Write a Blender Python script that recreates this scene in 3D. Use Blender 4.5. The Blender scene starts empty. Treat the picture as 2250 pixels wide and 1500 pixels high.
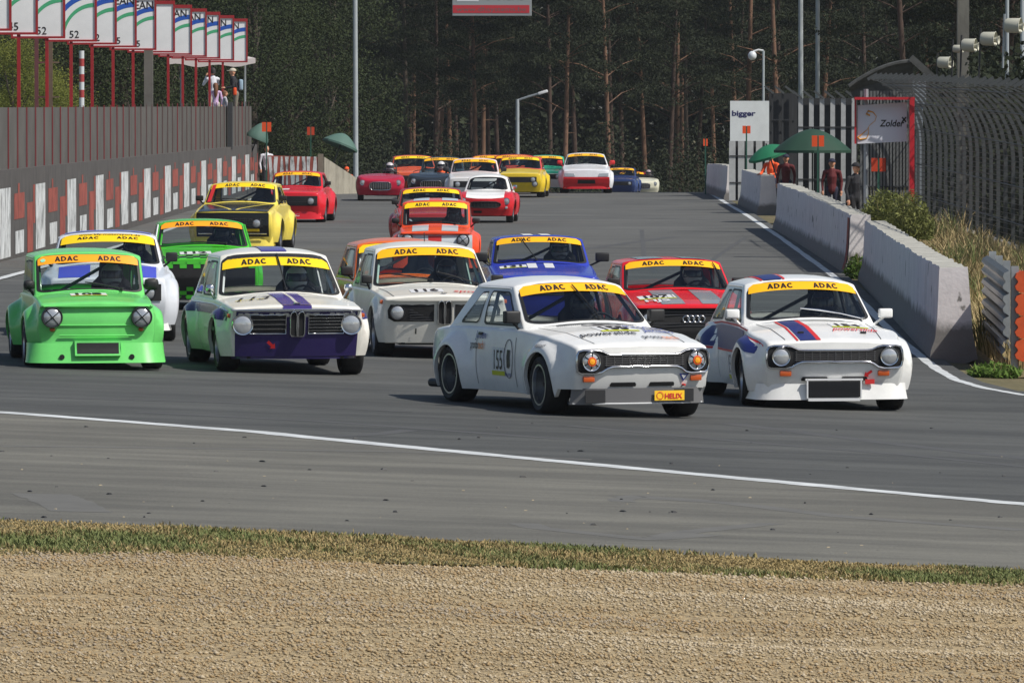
import bpy, bmesh, math, random
import numpy as np
from mathutils import Vector, Matrix

random.seed(7)
np.random.seed(7)
SC = bpy.context.scene
COL = SC.collection

# ------------------------------------------------------------------ camera, sky, sun, exposure
F_PX, HORIZON, CAM_H = 16000.0, 205.0, 3.4        # focal length in photo pixels, horizon row, eye height
cam_d = bpy.data.cameras.new("camera")
cam_d.sensor_width = 36.0
cam_d.lens = F_PX / 2250.0 * 36.0
cam_d.clip_start = 1.0
cam_d.clip_end = 3000.0
cam = bpy.data.objects.new("camera", cam_d)
COL.objects.link(cam)
cam.location = (0, 0, CAM_H)
cam.rotation_euler = (math.radians(90) - math.atan((750 - HORIZON) / F_PX), 0, 0)
SC.camera = cam

SUN_EL, SUN_TO = 50.0, (0.88, -0.475)              # elevation, horizontal direction towards the sun
world = bpy.data.worlds.new("World")
SC.world = world
world.use_nodes = True
wn = world.node_tree
sky = wn.nodes.new("ShaderNodeTexSky")
sky.sky_type = 'NISHITA'
sky.sun_disc = False
sky.sun_elevation = math.radians(SUN_EL)
sky.sun_rotation = math.atan2(SUN_TO[0], SUN_TO[1])
sky.air_density = 1.0
sky.dust_density = 1.5
bg = wn.nodes["Background"]
wn.links.new(sky.outputs[0], bg.inputs[0])
bg.inputs[1].default_value = 0.078
sun_d = bpy.data.lights.new("sun", 'SUN')
sun_d.energy = 3.9
sun_d.angle = math.radians(0.6)
sun_d.color = (1.0, 0.955, 0.88)
sun = bpy.data.objects.new("sun", sun_d)
COL.objects.link(sun)
ce = math.cos(math.radians(SUN_EL))
sdir = Vector((SUN_TO[0] * ce, SUN_TO[1] * ce, math.sin(math.radians(SUN_EL))))
sun.rotation_euler = sdir.to_track_quat('Z', 'Y').to_euler()
sun.location = (60, 40, 80)
SC.view_settings.view_transform = 'Standard'
SC.view_settings.look = 'None'
SC.view_settings.exposure = 0.17
SC.view_settings.gamma = 1.0
SC.view_settings.use_curve_mapping = False
SC.render.engine = 'CYCLES'
SC.cycles.max_bounces = 8
SC.cycles.transparent_max_bounces = 16
SC.cycles.caustics_reflective = False
SC.cycles.caustics_refractive = False

# ------------------------------------------------------------------ ground shape and pixel helpers
def smooth(a, b, x):
    t = min(1.0, max(0.0, (x - a) / (b - a)))
    return t * t * (3 - 2 * t)

def ground(x, y):
    fade = 1 - smooth(95, 180, y)
    xc = max(-9.0, min(9.0, x))
    z = -0.035 * xc * fade
    if y > 240:
        z -= 2.2 * (1 - math.exp(-((y - 240) ** 2 / 3000.0) / 2.2))
    return z

def spot(px, py):
    """ground point seen at a photo pixel"""
    D = 90.0
    for _ in range(60):
        x = (px - 1125) * D / F_PX
        Dn = F_PX * (CAM_H - ground(x, D)) / (py - HORIZON)
        D = 0.5 * D + 0.5 * min(Dn, 600)
    x = (px - 1125) * D / F_PX
    return Vector((x, D, ground(x, D)))

def at(px, py, D):
    return Vector(((px - 1125) * D / F_PX, D, CAM_H - (py - HORIZON) * D / F_PX))

# ------------------------------------------------------------------ materials
def srgb(r, g, b):
    def f(c):
        c /= 255.0
        return c / 12.92 if c <= 0.04045 else ((c + 0.055) / 1.055) ** 2.4
    return (f(r), f(g), f(b))

MATS = {}

def mat(name, col, rough=0.5, metal=0.0, coat=0.0, vary=0.0, scale=3.0, spec=0.5, bump=0.0, bscale=40.0):
    if name in MATS:
        return MATS[name]
    m = bpy.data.materials.new(name)
    m.use_nodes = True
    nt = m.node_tree
    b = nt.nodes["Principled BSDF"]
    b.inputs["Base Color"].default_value = (*col, 1)
    b.inputs["Roughness"].default_value = rough
    b.inputs["Metallic"].default_value = metal
    b.inputs["Specular IOR Level"].default_value = spec
    b.inputs["Coat Weight"].default_value = coat
    b.inputs["Coat Roughness"].default_value = 0.08
    if vary > 0 or bump > 0:
        g = nt.nodes.new("ShaderNodeTexCoord")
    if vary > 0:
        n = nt.nodes.new("ShaderNodeTexNoise")
        n.inputs["Scale"].default_value = scale
        n.inputs["Detail"].default_value = 6
        n.inputs["Roughness"].default_value = 0.65
        nt.links.new(g.outputs["Object"], n.inputs["Vector"])
        r = nt.nodes.new("ShaderNodeValToRGB")
        r.color_ramp.elements[0].position = 0.3
        r.color_ramp.elements[1].position = 0.7
        r.color_ramp.elements[0].color = (*[c * (1 - vary) for c in col], 1)
        r.color_ramp.elements[1].color = (*[min(1, c * (1 + vary)) for c in col], 1)
        nt.links.new(n.outputs["Fac"], r.inputs["Fac"])
        nt.links.new(r.outputs["Color"], b.inputs["Base Color"])
    if bump > 0:
        n2 = nt.nodes.new("ShaderNodeTexNoise")
        n2.inputs["Scale"].default_value = bscale
        n2.inputs["Detail"].default_value = 4
        nt.links.new(g.outputs["Object"], n2.inputs["Vector"])
        bp = nt.nodes.new("ShaderNodeBump")
        bp.inputs["Strength"].default_value = bump
        bp.inputs["Distance"].default_value = 0.02
        nt.links.new(n2.outputs["Fac"], bp.inputs["Height"])
        nt.links.new(bp.outputs["Normal"], b.inputs["Normal"])
    MATS[name] = m
    return m

def paint(r, g, b, rough=0.22):
    """car paint: faint road grime and orange peel over a glossy coat"""
    key = "paint_%d_%d_%d" % (r, g, b)
    return mat(key, srgb(r, g, b), rough=rough, coat=0.25, vary=0.08, scale=3.0, bump=0.008, bscale=5, spec=0.32)

def glass_mat(name, tint, fac=0.10):
    if name in MATS:
        return MATS[name]
    m = bpy.data.materials.new(name)
    m.use_nodes = True
    nt = m.node_tree
    nt.nodes.remove(nt.nodes["Principled BSDF"])
    out = nt.nodes["Material Output"]
    tr = nt.nodes.new("ShaderNodeBsdfTransparent")
    tr.inputs[0].default_value = (*tint, 1)
    gl = nt.nodes.new("ShaderNodeBsdfGlossy")
    gl.inputs["Roughness"].default_value = 0.04
    gl.inputs["Color"].default_value = (0.9, 0.95, 1, 1)
    # thin pane: the same reflectance from both faces, 1 - |N.I| to the fifth
    geo = nt.nodes.new("ShaderNodeNewGeometry")
    dt = nt.nodes.new("ShaderNodeVectorMath")
    dt.operation = 'DOT_PRODUCT'
    nt.links.new(geo.outputs["Normal"], dt.inputs[0])
    nt.links.new(geo.outputs["Incoming"], dt.inputs[1])
    prev = dt.outputs["Value"]
    for op, val in (('ABSOLUTE', None), ('SUBTRACT', 1.0), ('POWER', 5.0), ('MULTIPLY', 0.9)):
        nd = nt.nodes.new("ShaderNodeMath")
        nd.operation = op
        if op == 'SUBTRACT':
            nd.inputs[0].default_value = val
            nt.links.new(prev, nd.inputs[1])
        else:
            nt.links.new(prev, nd.inputs[0])
            if val is not None:
                nd.inputs[1].default_value = val
        prev = nd.outputs[0]
    mx = nt.nodes.new("ShaderNodeMixShader")
    ad = nt.nodes.new("ShaderNodeMath")
    ad.operation = 'ADD'
    ad.inputs[1].default_value = fac
    nt.links.new(prev, ad.inputs[0])
    nt.links.new(ad.outputs[0], mx.inputs[0])
    nt.links.new(tr.outputs[0], mx.inputs[1])
    nt.links.new(gl.outputs[0], mx.inputs[2])
    nt.links.new(mx.outputs[0], out.inputs["Surface"])
    MATS[name] = m
    return m

GLASS = glass_mat("screen_glass", (0.84, 0.88, 0.88), 0.045)
BLACK = mat("black_rubber", (0.012, 0.012, 0.013), 0.55)
DARK = mat("dark_trim", (0.022, 0.022, 0.024), 0.45)
UNDER = mat("underbody_black", (0.010, 0.010, 0.011), 0.8)
TYRE = mat("tyre_rubber", (0.017, 0.017, 0.018), 0.72, vary=0.35, scale=14)
CHROME = mat("chrome", (0.72, 0.73, 0.75), 0.12, metal=1.0)
ALLOY = mat("polished_alloy", (0.55, 0.56, 0.58), 0.28, metal=1.0)
GUNMETAL = mat("dark_alloy", (0.10, 0.10, 0.11), 0.4, metal=0.7)
LENS = mat("lamp_lens", (0.50, 0.52, 0.54), 0.12, metal=0.45, coat=1.0, vary=0.12, scale=9)
AMBER = mat("amber_lens", srgb(190, 84, 28), 0.25, coat=0.6)
STRIP_A = mat("sun_strip_amber", srgb(255, 186, 20), 0.4)
STRIP_Y = mat("sun_strip_yellow", srgb(250, 208, 24), 0.4)
STRIP_O = mat("sun_strip_orange", srgb(255, 165, 30), 0.4)
INK = mat("black_lettering", (0.02, 0.014, 0.012), 0.5)
WHITE_D = mat("white_decal", (0.72, 0.73, 0.74), 0.4)
STEEL = mat("galvanised_steel", (0.34, 0.37, 0.39), 0.45, metal=0.35, vary=0.15, scale=4)

# ------------------------------------------------------------------ mesh helpers
class MB:
    def __init__(s):
        s.v, s.f, s.m = [], [], []

    def add(s, vs, fs, mi=0):
        o = len(s.v)
        s.v.extend([tuple(p) for p in vs])
        for f in fs:
            s.f.append(tuple(i + o for i in f))
            s.m.append(mi)
        return s

    def grid(s, rows, mi=0, close=False, flip=False):
        n, k = len(rows), len(rows[0])
        vs = [p for r in rows for p in r]
        fs = []
        for i in range(n - 1):
            for j in range(k if close else k - 1):
                a, b = i * k + j, i * k + (j + 1) % k
                q = (a, b, b + k, a + k)
                fs.append(q[::-1] if flip else q)
        return s.add(vs, fs, mi)

    def box(s, c, d, mi=0, M=None, taper=1.0):
        x, y, z = d[0] / 2, d[1] / 2, d[2] / 2
        vs = [(-x, -y, -z), (x, -y, -z), (x, y, -z), (-x, y, -z),
              (-x * taper, -y * taper, z), (x * taper, -y * taper, z), (x * taper, y * taper, z), (-x * taper, y * taper, z)]
        vs = [Vector(v) for v in vs]
        if M is not None:
            vs = [M @ v for v in vs]
        vs = [v + Vector(c) for v in vs]
        return s.add(vs, [(0, 3, 2, 1), (4, 5, 6, 7), (0, 1, 5, 4), (1, 2, 6, 5), (2, 3, 7, 6), (3, 0, 4, 7)], mi)

    def rbox(s, c, d, r=0.01, mi=0, M=None):
        """box with chamfered edges"""
        bm = bmesh.new()
        bmesh.ops.create_cube(bm, size=1.0)
        for v in bm.verts:
            v.co = Vector((v.co.x * d[0], v.co.y * d[1], v.co.z * d[2]))
        bmesh.ops.bevel(bm, geom=bm.edges[:], offset=min(r, min(d) * 0.45), segments=2, affect='EDGES', profile=0.6)
        vs = [v.co.copy() for v in bm.verts]
        bm.verts.index_update()
        fs = [tuple(v.index for v in f.verts) for f in bm.faces]
        bm.free()
        if M is not None:
            vs = [M @ v for v in vs]
        return s.add([v + Vector(c) for v in vs], fs, mi)

    def tube(s, pts, rad, n=8, mi=0, close=False, caps=True):
        pts = [Vector(p) for p in pts]
        k = len(pts)
        rads = rad if isinstance(rad, (list, tuple)) else [rad] * k
        rows = []
        up = None
        for i, p in enumerate(pts):
            a = pts[(i - 1) % k] if (close or i > 0) else p
            b = pts[(i + 1) % k] if (close or i < k - 1) else p
            t = (b - a)
            t = t.normalized() if t.length > 1e-9 else Vector((0, 0, 1))
            if up is None:
                up = Vector((0, 0, 1)) if abs(t.z) < 0.9 else Vector((1, 0, 0))
            u = (up - t * up.dot(t))
            u = u.normalized() if u.length > 1e-6 else t.orthogonal().normalized()
            w = t.cross(u)
            up = u
            rows.append([p + (u * math.cos(2 * math.pi * j / n) + w * math.sin(2 * math.pi * j / n)) * rads[i] for j in range(n)])
        if close:
            rows.append(rows[0])
        s.grid(rows, mi, close=True)
        if caps and not close:
            s.add(rows[0], [tuple(range(n))[::-1]], mi)
            s.add(rows[-1], [tuple(range(n))], mi)
        return s

    def lathe(s, prof, origin, axis='x', n=24, mi=0, sgn=1):
        """prof: (radius, along); turned about an axis through origin"""
        o = Vector(origin)
        rows = []
        for r, a in prof:
            row = []
            for j in range(n):
                c, q = math.cos(2 * math.pi * j / n) * r, math.sin(2 * math.pi * j / n) * r
                row.append(o + (Vector((a * sgn, c, q)) if axis == 'x' else Vector((c, a * sgn, q)) if axis == 'y' else Vector((c, q, a * sgn))))
            rows.append(row)
        return s.grid(rows, mi, close=True)

    def data(s, name, mats, ang=35):
        me = bpy.data.meshes.new(name)
        me.from_pydata(s.v, [], s.f)
        for m in (mats if isinstance(mats, (list, tuple)) else [mats]):
            me.materials.append(m)
        if isinstance(mats, (list, tuple)) and len(mats) > 1:
            me.polygons.foreach_set("material_index", s.m)
        if ang:
            bm = bmesh.new()
            bm.from_mesh(me)
            bmesh.ops.remove_doubles(bm, verts=bm.verts, dist=1e-5)
            bmesh.ops.recalc_face_normals(bm, faces=bm.faces)
            bm.to_mesh(me)
            bm.free()
            me.polygons.foreach_set("use_smooth", [True] * len(me.polygons))
            me.set_sharp_from_angle(angle=math.radians(ang))
        me.update()
        return me

    def build(s, name, mats, parent=None, ang=35):
        o = link(name, s.data(name, mats, ang), parent)
        if parent is not None and name in ('grille_bar', 'chequer_pattern', 'radiator_fin', 'cowl_vents'):
            o['kind'] = 'stuff'           # too fine to pick apart singly in the photograph
        return o

def link(name, me, parent=None):
    o = bpy.data.objects.new(name, me)
    COL.objects.link(o)
    if parent is not None:
        o.parent = parent
    return o

def empty(name, loc=(0, 0, 0), rz=0.0):
    o = bpy.data.objects.new(name, None)
    o.empty_display_size = 0.1
    COL.objects.link(o)
    o.location = loc
    o.rotation_euler = (0, 0, rz)
    return o

def tag(o, label, cat, group=None):
    o["label"] = label
    o["category"] = cat
    if group:
        o["group"] = group
    return o

def struct(o, kind="structure"):
    o["kind"] = kind
    return o

def interp(L, x):
    if x <= L[0][0]:
        return L[0][1]
    for (a, p), (b, q) in zip(L, L[1:]):
        if x <= b:
            t = (x - a) / (b - a)
            return p + (q - p) * t
    return L[-1][1]

_TXT = {}
def adac_geo():
    """the four heavy block letters of the sun strips"""
    vs, fs = [], []
    def poly(pts, dx):
        o = len(vs)
        vs.extend([(x + dx, y - 0.5) for x, y in pts])
        fs.append(tuple(range(o, o + len(pts))))
    def A(dx):
        L = [[(0, 0), (.25, 0), (.31, .2), (.064, .2)], [(.064, .2), (.435, .2), (.435, .4), (.128, .4)], [(.128, .4), (.37, .4), (.435, .68), (.435, 1), (.32, 1)]]
        for q in L:
            poly(q, dx)
            poly([(.87 - x, y) for x, y in reversed(q)], dx)
    def ring(a0, a1, cx, rx0, ry0, rx1, ry1, dx, n=10):
        for i in range(n):
            a, b = [math.radians(a0 + (a1 - a0) * k / n) for k in (i, i + 1)]
            poly([(cx + rx0 * math.cos(a), .5 + ry0 * math.sin(a)), (cx + rx1 * math.cos(a), .5 + ry1 * math.sin(a)), (cx + rx1 * math.cos(b), .5 + ry1 * math.sin(b)), (cx + rx0 * math.cos(b), .5 + ry0 * math.sin(b))], dx)
    A(0)
    poly([(0, 0), (.23, 0), (.23, 1), (0, 1)], 0.98)
    ring(-90, 90, .23, .36, .30, .60, .50, 0.98)
    A(1.90)
    ring(42, 318, .46, .22, .29, .46, .51, 2.86, 14)
    v = np.array(vs)
    v[:, 0] -= (v[:, 0].max() + v[:, 0].min()) / 2
    return v, fs

def text_geo(t, bold=0.012):
    """flat letters: cap height 1, centred"""
    k = (t, bold)
    if k in _TXT:
        return _TXT[k]
    if t == 'ADAC':
        _TXT[k] = adac_geo()
        return _TXT[k]
    cu = bpy.data.curves.new("lettering", 'FONT')
    cu.body = t
    cu.offset = bold
    cu.resolution_u = 3
    cu.align_x = 'CENTER'
    o = bpy.data.objects.new("lettering_tmp", cu)
    me = bpy.data.meshes.new_from_object(o)
    vs = np.array([v.co[:2] for v in me.vertices])
    fs = [tuple(p.vertices) for p in me.polygons]
    bpy.data.objects.remove(o)
    bpy.data.curves.remove(cu)
    bpy.data.meshes.remove(me)
    cap = 0.69
    vs[:, 1] -= cap / 2
    vs /= cap
    vs[:, 0] -= (vs[:, 0].max() + vs[:, 0].min()) / 2
    _TXT[k] = (vs, fs)
    return _TXT[k]

def text_on(mb, t, fn, cx, cy, h, wscale=1.0, slant=0.0, bold=0.012, mi=0, flip=1, fit=None):
    """lay letters on a surface: fn(u, v) -> point; text runs along +u*flip, height h along v"""
    vs, fs = text_geo(t, bold)
    ws = wscale * h
    if fit:
        ws = fit / (vs[:, 0].max() - vs[:, 0].min())
    pts = [fn(cx + flip * (x * ws + slant * y * h), cy + y * h) for x, y in vs]
    mb.add(pts, fs, mi)
    return mb

# ------------------------------------------------------------------ car builder (x forward, y to the car's left, z up)
BASE = dict(wb=2.40, xf=1.90, xr=-2.05, W=0.785, sill=0.20, r=0.075, R=0.29, tw=0.225, ty=0.70, Ra=0.335, fF=0.075, fR=0.085, flen=0.20,
            zw=0.50, tumble=0.035, under=0.05, bulge=0.05, nose=[(0.2, -0.06), (0.45, 0.0), (0.75, 0.0)], nb=0.22, edge=0.03,
            zc=[(-2.05, 0.84), (-1.0, 0.93), (0.55, 0.955), (1.6, 0.80), (1.9, 0.755)],
            zs=[(-2.05, 0.82), (-1.0, 0.88), (0.55, 0.90), (1.6, 0.775), (1.9, 0.735)],
            plan=[(-2.05, 0.90), (-1.6, 0.985), (-0.5, 1.0), (0.9, 1.0), (1.6, 0.975), (1.9, 0.94)],
            xa0=0.55, xa1=-0.02, xc1=-1.02, xc0=-1.52, ze=1.27, wt=0.555, crown=0.085, ch=0.045, bb=0.16, bt=0.08,
            pill=0.055, wvb=0.05, wvt=0.06, wr=0.16, rim='dish', full=True, roof=True)

SH = 0.16
def rsq(n_side=6, rho=0.16, k=4):
    """matching points round a sharp and a rounded unit square"""
    sharp, rnd = [], []
    cs = [(0, 0), (1, 0), (1, 1), (0, 1)]
    for i in range(4):
        c, nx, pv = cs[i], cs[(i + 1) % 4], cs[(i - 1) % 4]
        dn = (nx[0] - c[0], nx[1] - c[1])
        dp = (pv[0] - c[0], pv[1] - c[1])
        cc = (c[0] + rho * (dn[0] + dp[0]), c[1] + rho * (dn[1] + dp[1]))
        for j in range(2 * k + 1):
            t = j / k - 1
            d = dp if t < 0 else dn
            sharp.append((c[0] + d[0] * SH * abs(t), c[1] + d[1] * SH * abs(t)))
            a = (j / (2 * k)) * math.pi / 2
            rnd.append((cc[0] - rho * (dn[0] * math.cos(a) + dp[0] * math.sin(a)), cc[1] - rho * (dn[1] * math.cos(a) + dp[1] * math.sin(a))))
        for j in range(1, n_side):
            t = rho + (1 - 2 * rho) * j / n_side
            q = SH + (1 - 2 * SH) * j / n_side
            sharp.append((c[0] + dn[0] * q, c[1] + dn[1] * q))
            rnd.append((c[0] + dn[0] * t, c[1] + dn[1] * t))
    # rotate the corner order so each corner list starts on the incoming side
    return sharp, rnd

def bil(q, a, b):
    (x0, y0), (x1, y1), (x2, y2), (x3, y3) = q
    return ((1 - a) * (1 - b) * x0 + a * (1 - b) * x1 + a * b * x2 + (1 - a) * b * x3,
            (1 - a) * (1 - b) * y0 + a * (1 - b) * y1 + a * b * y2 + (1 - a) * b * y3)

def offset_fn(fn, d):
    def g(u, v):
        p = Vector(fn(u, v))
        e = 1e-3
        n = (Vector(fn(u + e, v)) - p).cross(Vector(fn(u, v + e)) - p)
        return p + (n.normalized() * d if n.length > 1e-12 else Vector((0, 0, 0)))
    return g

_WHEELS = {}
def wheel_data(R, tw, style):
    k = (round(R, 3), round(tw, 3), style)
    if k in _WHEELS:
        return _WHEELS[k]
    h = tw / 2
    rr = R * 0.71
    t = MB()
    t.lathe([(rr, -h * 0.86), (R * 0.86, -h), (R * 0.97, -h * 0.86), (R, -h * 0.6), (R, h * 0.6), (R * 0.97, h * 0.86), (R * 0.86, h), (rr, h * 0.86), (rr * 0.97, h * 0.6)],
            (0, 0, 0), 'y', 36)
    tyre = t.data("tyre", TYRE, 50)
    m = MB()
    lip = h * 0.9
    m.lathe([(rr * 1.0, lip * 0.93), (rr * 1.01, lip), (rr * 0.93, lip), (rr * 0.91, lip * 0.72)], (0, 0, 0), 'y', 36, 0)
    m.lathe([(rr * 0.91, lip * 0.72), (rr * 0.90, lip * 0.45), (rr * 0.80, -0.01), (rr * 0.74, -0.012)], (0, 0, 0), 'y', 36, 2)
    m.lathe([(rr * 0.80, -0.03), (rr * 0.2, 0.0), (0.001, 0.0)], (0, 0, 0), 'y', 24, 1)
    nsp = 8
    for i in range(nsp):
        a = 2 * math.pi * i / nsp
        M = Matrix.Rotation(-a, 3, 'Y')
        m.box(M @ Vector((rr * 0.45, 0.004, 0)), (rr * 0.72, 0.03, rr * (0.17 if style == 'dish' else 0.24)), 0 if style == 'spoke' else 1, M)
    m.lathe([(rr * 0.24, -0.02), (rr * 0.24, 0.02), (rr * 0.18, 0.03), (0.001, 0.03)], (0, 0, 0), 'y', 16, 0)
    rim = m.data("rim", [ALLOY, GUNMETAL, mat("dull_alloy", (0.22, 0.225, 0.23), 0.4, metal=0.8)], 40)
    _WHEELS[k] = (tyre, rim)
    return _WHEELS[k]

class Car:
    def __init__(s, name, pos, theta, body, scale=1.0, pitch=0.0, roll=0.0, **over):
        P = dict(BASE)
        P.update(over)
        s.P = P
        s.__dict__.update(P)
        s.body_m = body
        s.scale = scale
        s.root = empty(name, pos, math.radians(theta - 90))
        s.root.scale = (scale,) * 3
        s.root.rotation_euler = (math.radians(roll), math.radians(pitch), math.radians(theta - 90))
        s.pos, s.theta = Vector(pos), theta
        s.shell()
        if s.roof:
            s.greenhouse()
        s.wheels()

    # ---- analytic surfaces
    def Wx(s, x):
        return s.W * interp(s.plan, x)

    def flare(s, x, z):
        f = 0
        for xw, fl in ((s.wb / 2, s.fF), (-s.wb / 2, s.fR)):
            d = math.hypot(x - xw, z - s.R)
            f = max(f, fl * (1 - smooth(s.Ra + 0.03, s.Ra + s.flen, d)))
        return f

    def side(s, x, z, off=0.0):
        zs = interp(s.zs, x)
        w = s.Wx(x)
        if z > s.zw:
            w -= s.tumble * min(1.3, ((z - s.zw) / max(0.05, zs - s.zw))) ** 2
        else:
            w -= s.under * ((s.zw - z) / (s.zw - s.sill)) ** 2
        return w + s.flare(x, z) * (1 - smooth(zs - 0.10, zs, z) * 0.8) + off

    def bottom(s, x):
        for xw in (s.wb / 2, -s.wb / 2):
            d = abs(x - xw)
            if d < s.Ra - 1e-4:
                return max(s.sill, s.R + math.sqrt(s.Ra ** 2 - d * d))
        xe = s.wb / 2 + s.Ra
        return s.sill + (s.P.get('zf', s.sill) - s.sill) * smooth(xe, xe + 0.04, x)

    def yt(s, x):
        return s.side(x, interp(s.zs, x) - s.r) - s.r

    def top(s, x, y, off=0.0):
        zs, zc, yt = interp(s.zs, x), interp(s.zc, x), s.yt(x)
        t = min(1, abs(y) / yt)
        return zs + (zc - zs) * (1 - t * t) + off

    def push(s, x, y, z):
        b = smooth(s.xf - s.nb, s.xf, x)
        w = max(0.2, s.Wx(s.xf))
        return x + b * (interp(s.nose, z) + s.bulge * max(0.0, 1 - (y / w) ** 2))

    def front(s, y, z, off=0.0):
        return s.push(s.xf, y, z) + off

    def F(s, off=0.004):
        return lambda y, z: (s.front(y, z, off), y, z)

    def T(s, x0, off=0.004):
        """hood surface as read from ahead: u = y, v towards the screen from x0"""
        def g(u, v):
            x = x0 - v
            z = s.top(x, u)
            return (s.push(x, u, z), u, z + off)
        return g

    def S(s, sg=-1, off=0.004):
        return lambda x, z: (x, sg * s.side(x, z, off), z)

    # ---- shell
    def section(s, x, sh=0.0):
        zs, zc = interp(s.zs, x) - sh * 0.8, interp(s.zc, x) - sh * 0.8
        zb = s.bottom(x)
        r = s.r
        pts = []
        for i in range(8):
            t = i / 7
            z = zb + (zs - r - zb) * t
            pts.append((s.side(x, z) - sh, z))
        yc = pts[-1][0] - r
        for a in (22.5, 45, 67.5, 90):
            a = math.radians(a)
            pts.append((yc + r * math.cos(a), zs - r + r * math.sin(a)))
        for i in range(1, 6):
            t = 1 - i / 5
            pts.append((yc * t, zs + (zc - zs) * (1 - t * t)))
        return pts

    def shell(s):
        xs = [s.xr + (s.xf - s.xr) * i / 30 for i in range(31)] + [s.xf - s.edge, s.xf - s.edge * 0.4]
        arch = []
        for xw in (s.wb / 2, -s.wb / 2):
            for a in range(0, 181, 12):
                arch.append(xw + s.Ra * math.cos(math.radians(a)))
            arch += [xw + s.Ra + 0.002, xw - s.Ra - 0.002]
        if s.roof:
            xs += [s.xa0, s.xc0]
        elif 'open' in s.P:
            xs += list(s.open)
        xs = [x for x in xs if all(abs(x - a) > 0.012 for a in arch)] + [a for a in arch if s.xr < a < s.xf]
        xs = sorted(set(round(x, 5) for x in xs))
        secs = []
        for x in xs:
            sh = 0.0
            if x > s.xf - s.edge:
                t = (x - (s.xf - s.edge)) / s.edge
                sh = s.edge * 0.8 * t * t
            if x < s.xr + 0.02:
                sh = 0.02
            secs.append(s.section(x, sh))
        hole = (s.xc0, s.xa0) if s.roof else s.P.get('open', (9, -9))
        mb = MB()
        for sg in (1, -1):
            for i in range(len(xs) - 1):
                inside = xs[i] >= hole[0] - 1e-4 and xs[i + 1] <= hole[1] + 1e-4
                a = [(s.push(xs[i], y, z), sg * y, z) for y, z in secs[i]]
                b = [(s.push(xs[i + 1], y, z), sg * y, z) for y, z in secs[i + 1]]
                if inside:
                    a, b = a[:12], b[:12]
                mb.grid([a, b])
                # turned-in lower lip
                mb.grid([[a[0], b[0]], [(a[0][0], a[0][1] - sg * 0.04, a[0][2] + 0.004), (b[0][0], b[0][1] - sg * 0.04, b[0][2] + 0.004)]])
        for sec, x in ((secs[-1], xs[-1]), (secs[0], xs[0])):
            rows = []
            for y, z in sec:
                rows.append([(s.push(x, y * t, z), y * t, z) for t in (-1, -0.8, -0.55, -0.28, 0, 0.28, 0.55, 0.8, 1)])
            mb.grid(rows)
        s.body = mb.build("body", s.body_m, s.root, 40)
        yi = s.ty - s.tw / 2 - 0.03
        zt = min(0.60, min(z for x, z in s.zs) - 0.10)
        u = MB()
        u.box(((s.xf + s.xr) / 2 - 0.02, 0, (0.17 + zt) / 2), (s.xf - s.xr - 0.22, 2 * yi, zt - 0.17))
        u.box((0, 0, 0.33), (s.wb - 2 * s.Ra - 0.03, 2 * (s.W - 0.07), 0.26))
        u.box((s.wb / 2, 0, s.R * 0.8), (0.09, 2 * s.ty, 0.07))
        u.box((-s.wb / 2, 0, s.R * 0.9), (0.11, 2 * s.ty, 0.09))
        u.build("underbody", UNDER, s.root, 0)

    # ---- cabin
    def ws(s, u, v, rear=False):
        """screen surface, u -1..1 across, v 0..1 up"""
        x0, x1 = (s.xc0, s.xc1) if rear else (s.xa0, s.xa1)
        sg = -1 if rear else 1
        bb, bt = (s.bb * 0.5, s.bt * 0.5) if rear else (s.bb, s.bt)
        zb = interp(s.zs, x0) - 0.012
        zcb = interp(s.zc, x0) + 0.003
        k = 1 - u * u
        y0 = (s.yt(x0) + 0.012) * u
        B = Vector((x0 + sg * bb * k, y0, zb + (zcb - zb) * k))
        Tt = Vector((x1 + sg * bt * k, s.wt * u, s.ze + s.ch * (1 - abs(u) ** 2.6) ** 0.8))
        p = B.lerp(Tt, v)
        p.x += sg * 0.02 * math.sin(math.pi * v) * k
        return p

    def sp(s, u, v, sg):
        """side panel, u 0 rear .. 1 front"""
        x0 = s.xc0 + (s.xa0 - s.xc0) * u
        x1 = s.xc1 + (s.xa1 - s.xc1) * u
        B = Vector((x0, s.yt(x0) + 0.012, interp(s.zs, x0) - 0.012))
        wt = s.wt * (1 - 0.03 * abs(2 * u - 1) ** 3 * 0)
        Tt = Vector((x1, wt, s.ze))
        p = B.lerp(Tt, v)
        p.y += 0.025 * math.sin(math.pi * v) * math.sin(math.pi * min(1, max(0, u))) ** 0.5
        p.y *= sg
        return p

    def window(s, fr, sl, fn, panel, win, rho, sgn=1, seal=0.035, rings=True, glass=GLASS, gname="window", parent=None):
        """frame ring, rubber seal and pane for one opening"""
        sharp, rnd = rsq(6, rho)
        outer = [fn(*bil(panel, *p)) for p in sharp]
        inner = [fn(*bil(win, *p)) for p in rnd]
        if fr is not None:
            fr.grid([outer, inner], close=True)
        fo = offset_fn(fn, 0.006 * sgn)
        c = 0.5
        sc = lambda p, k: (c + (p[0] - c) * k, c + (p[1] - c) * k)
        if sl is not None:
            sl.grid([[fo(*bil(win, *sc(p, 1.012))) for p in rnd], [fo(*bil(win, *sc(p, 1 - seal * 2))) for p in rnd]], close=True)
        g = MB()
        rows = [[fn(*bil(win, *sc(p, k))) for p in rnd] for k in (1.0, 0.7, 0.4, 0.15)]
        g.grid(rows, close=True)
        g.add(rows[-1], [tuple(range(len(rnd)))])
        return g.build(gname, glass, parent or s.root, 60)

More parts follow.
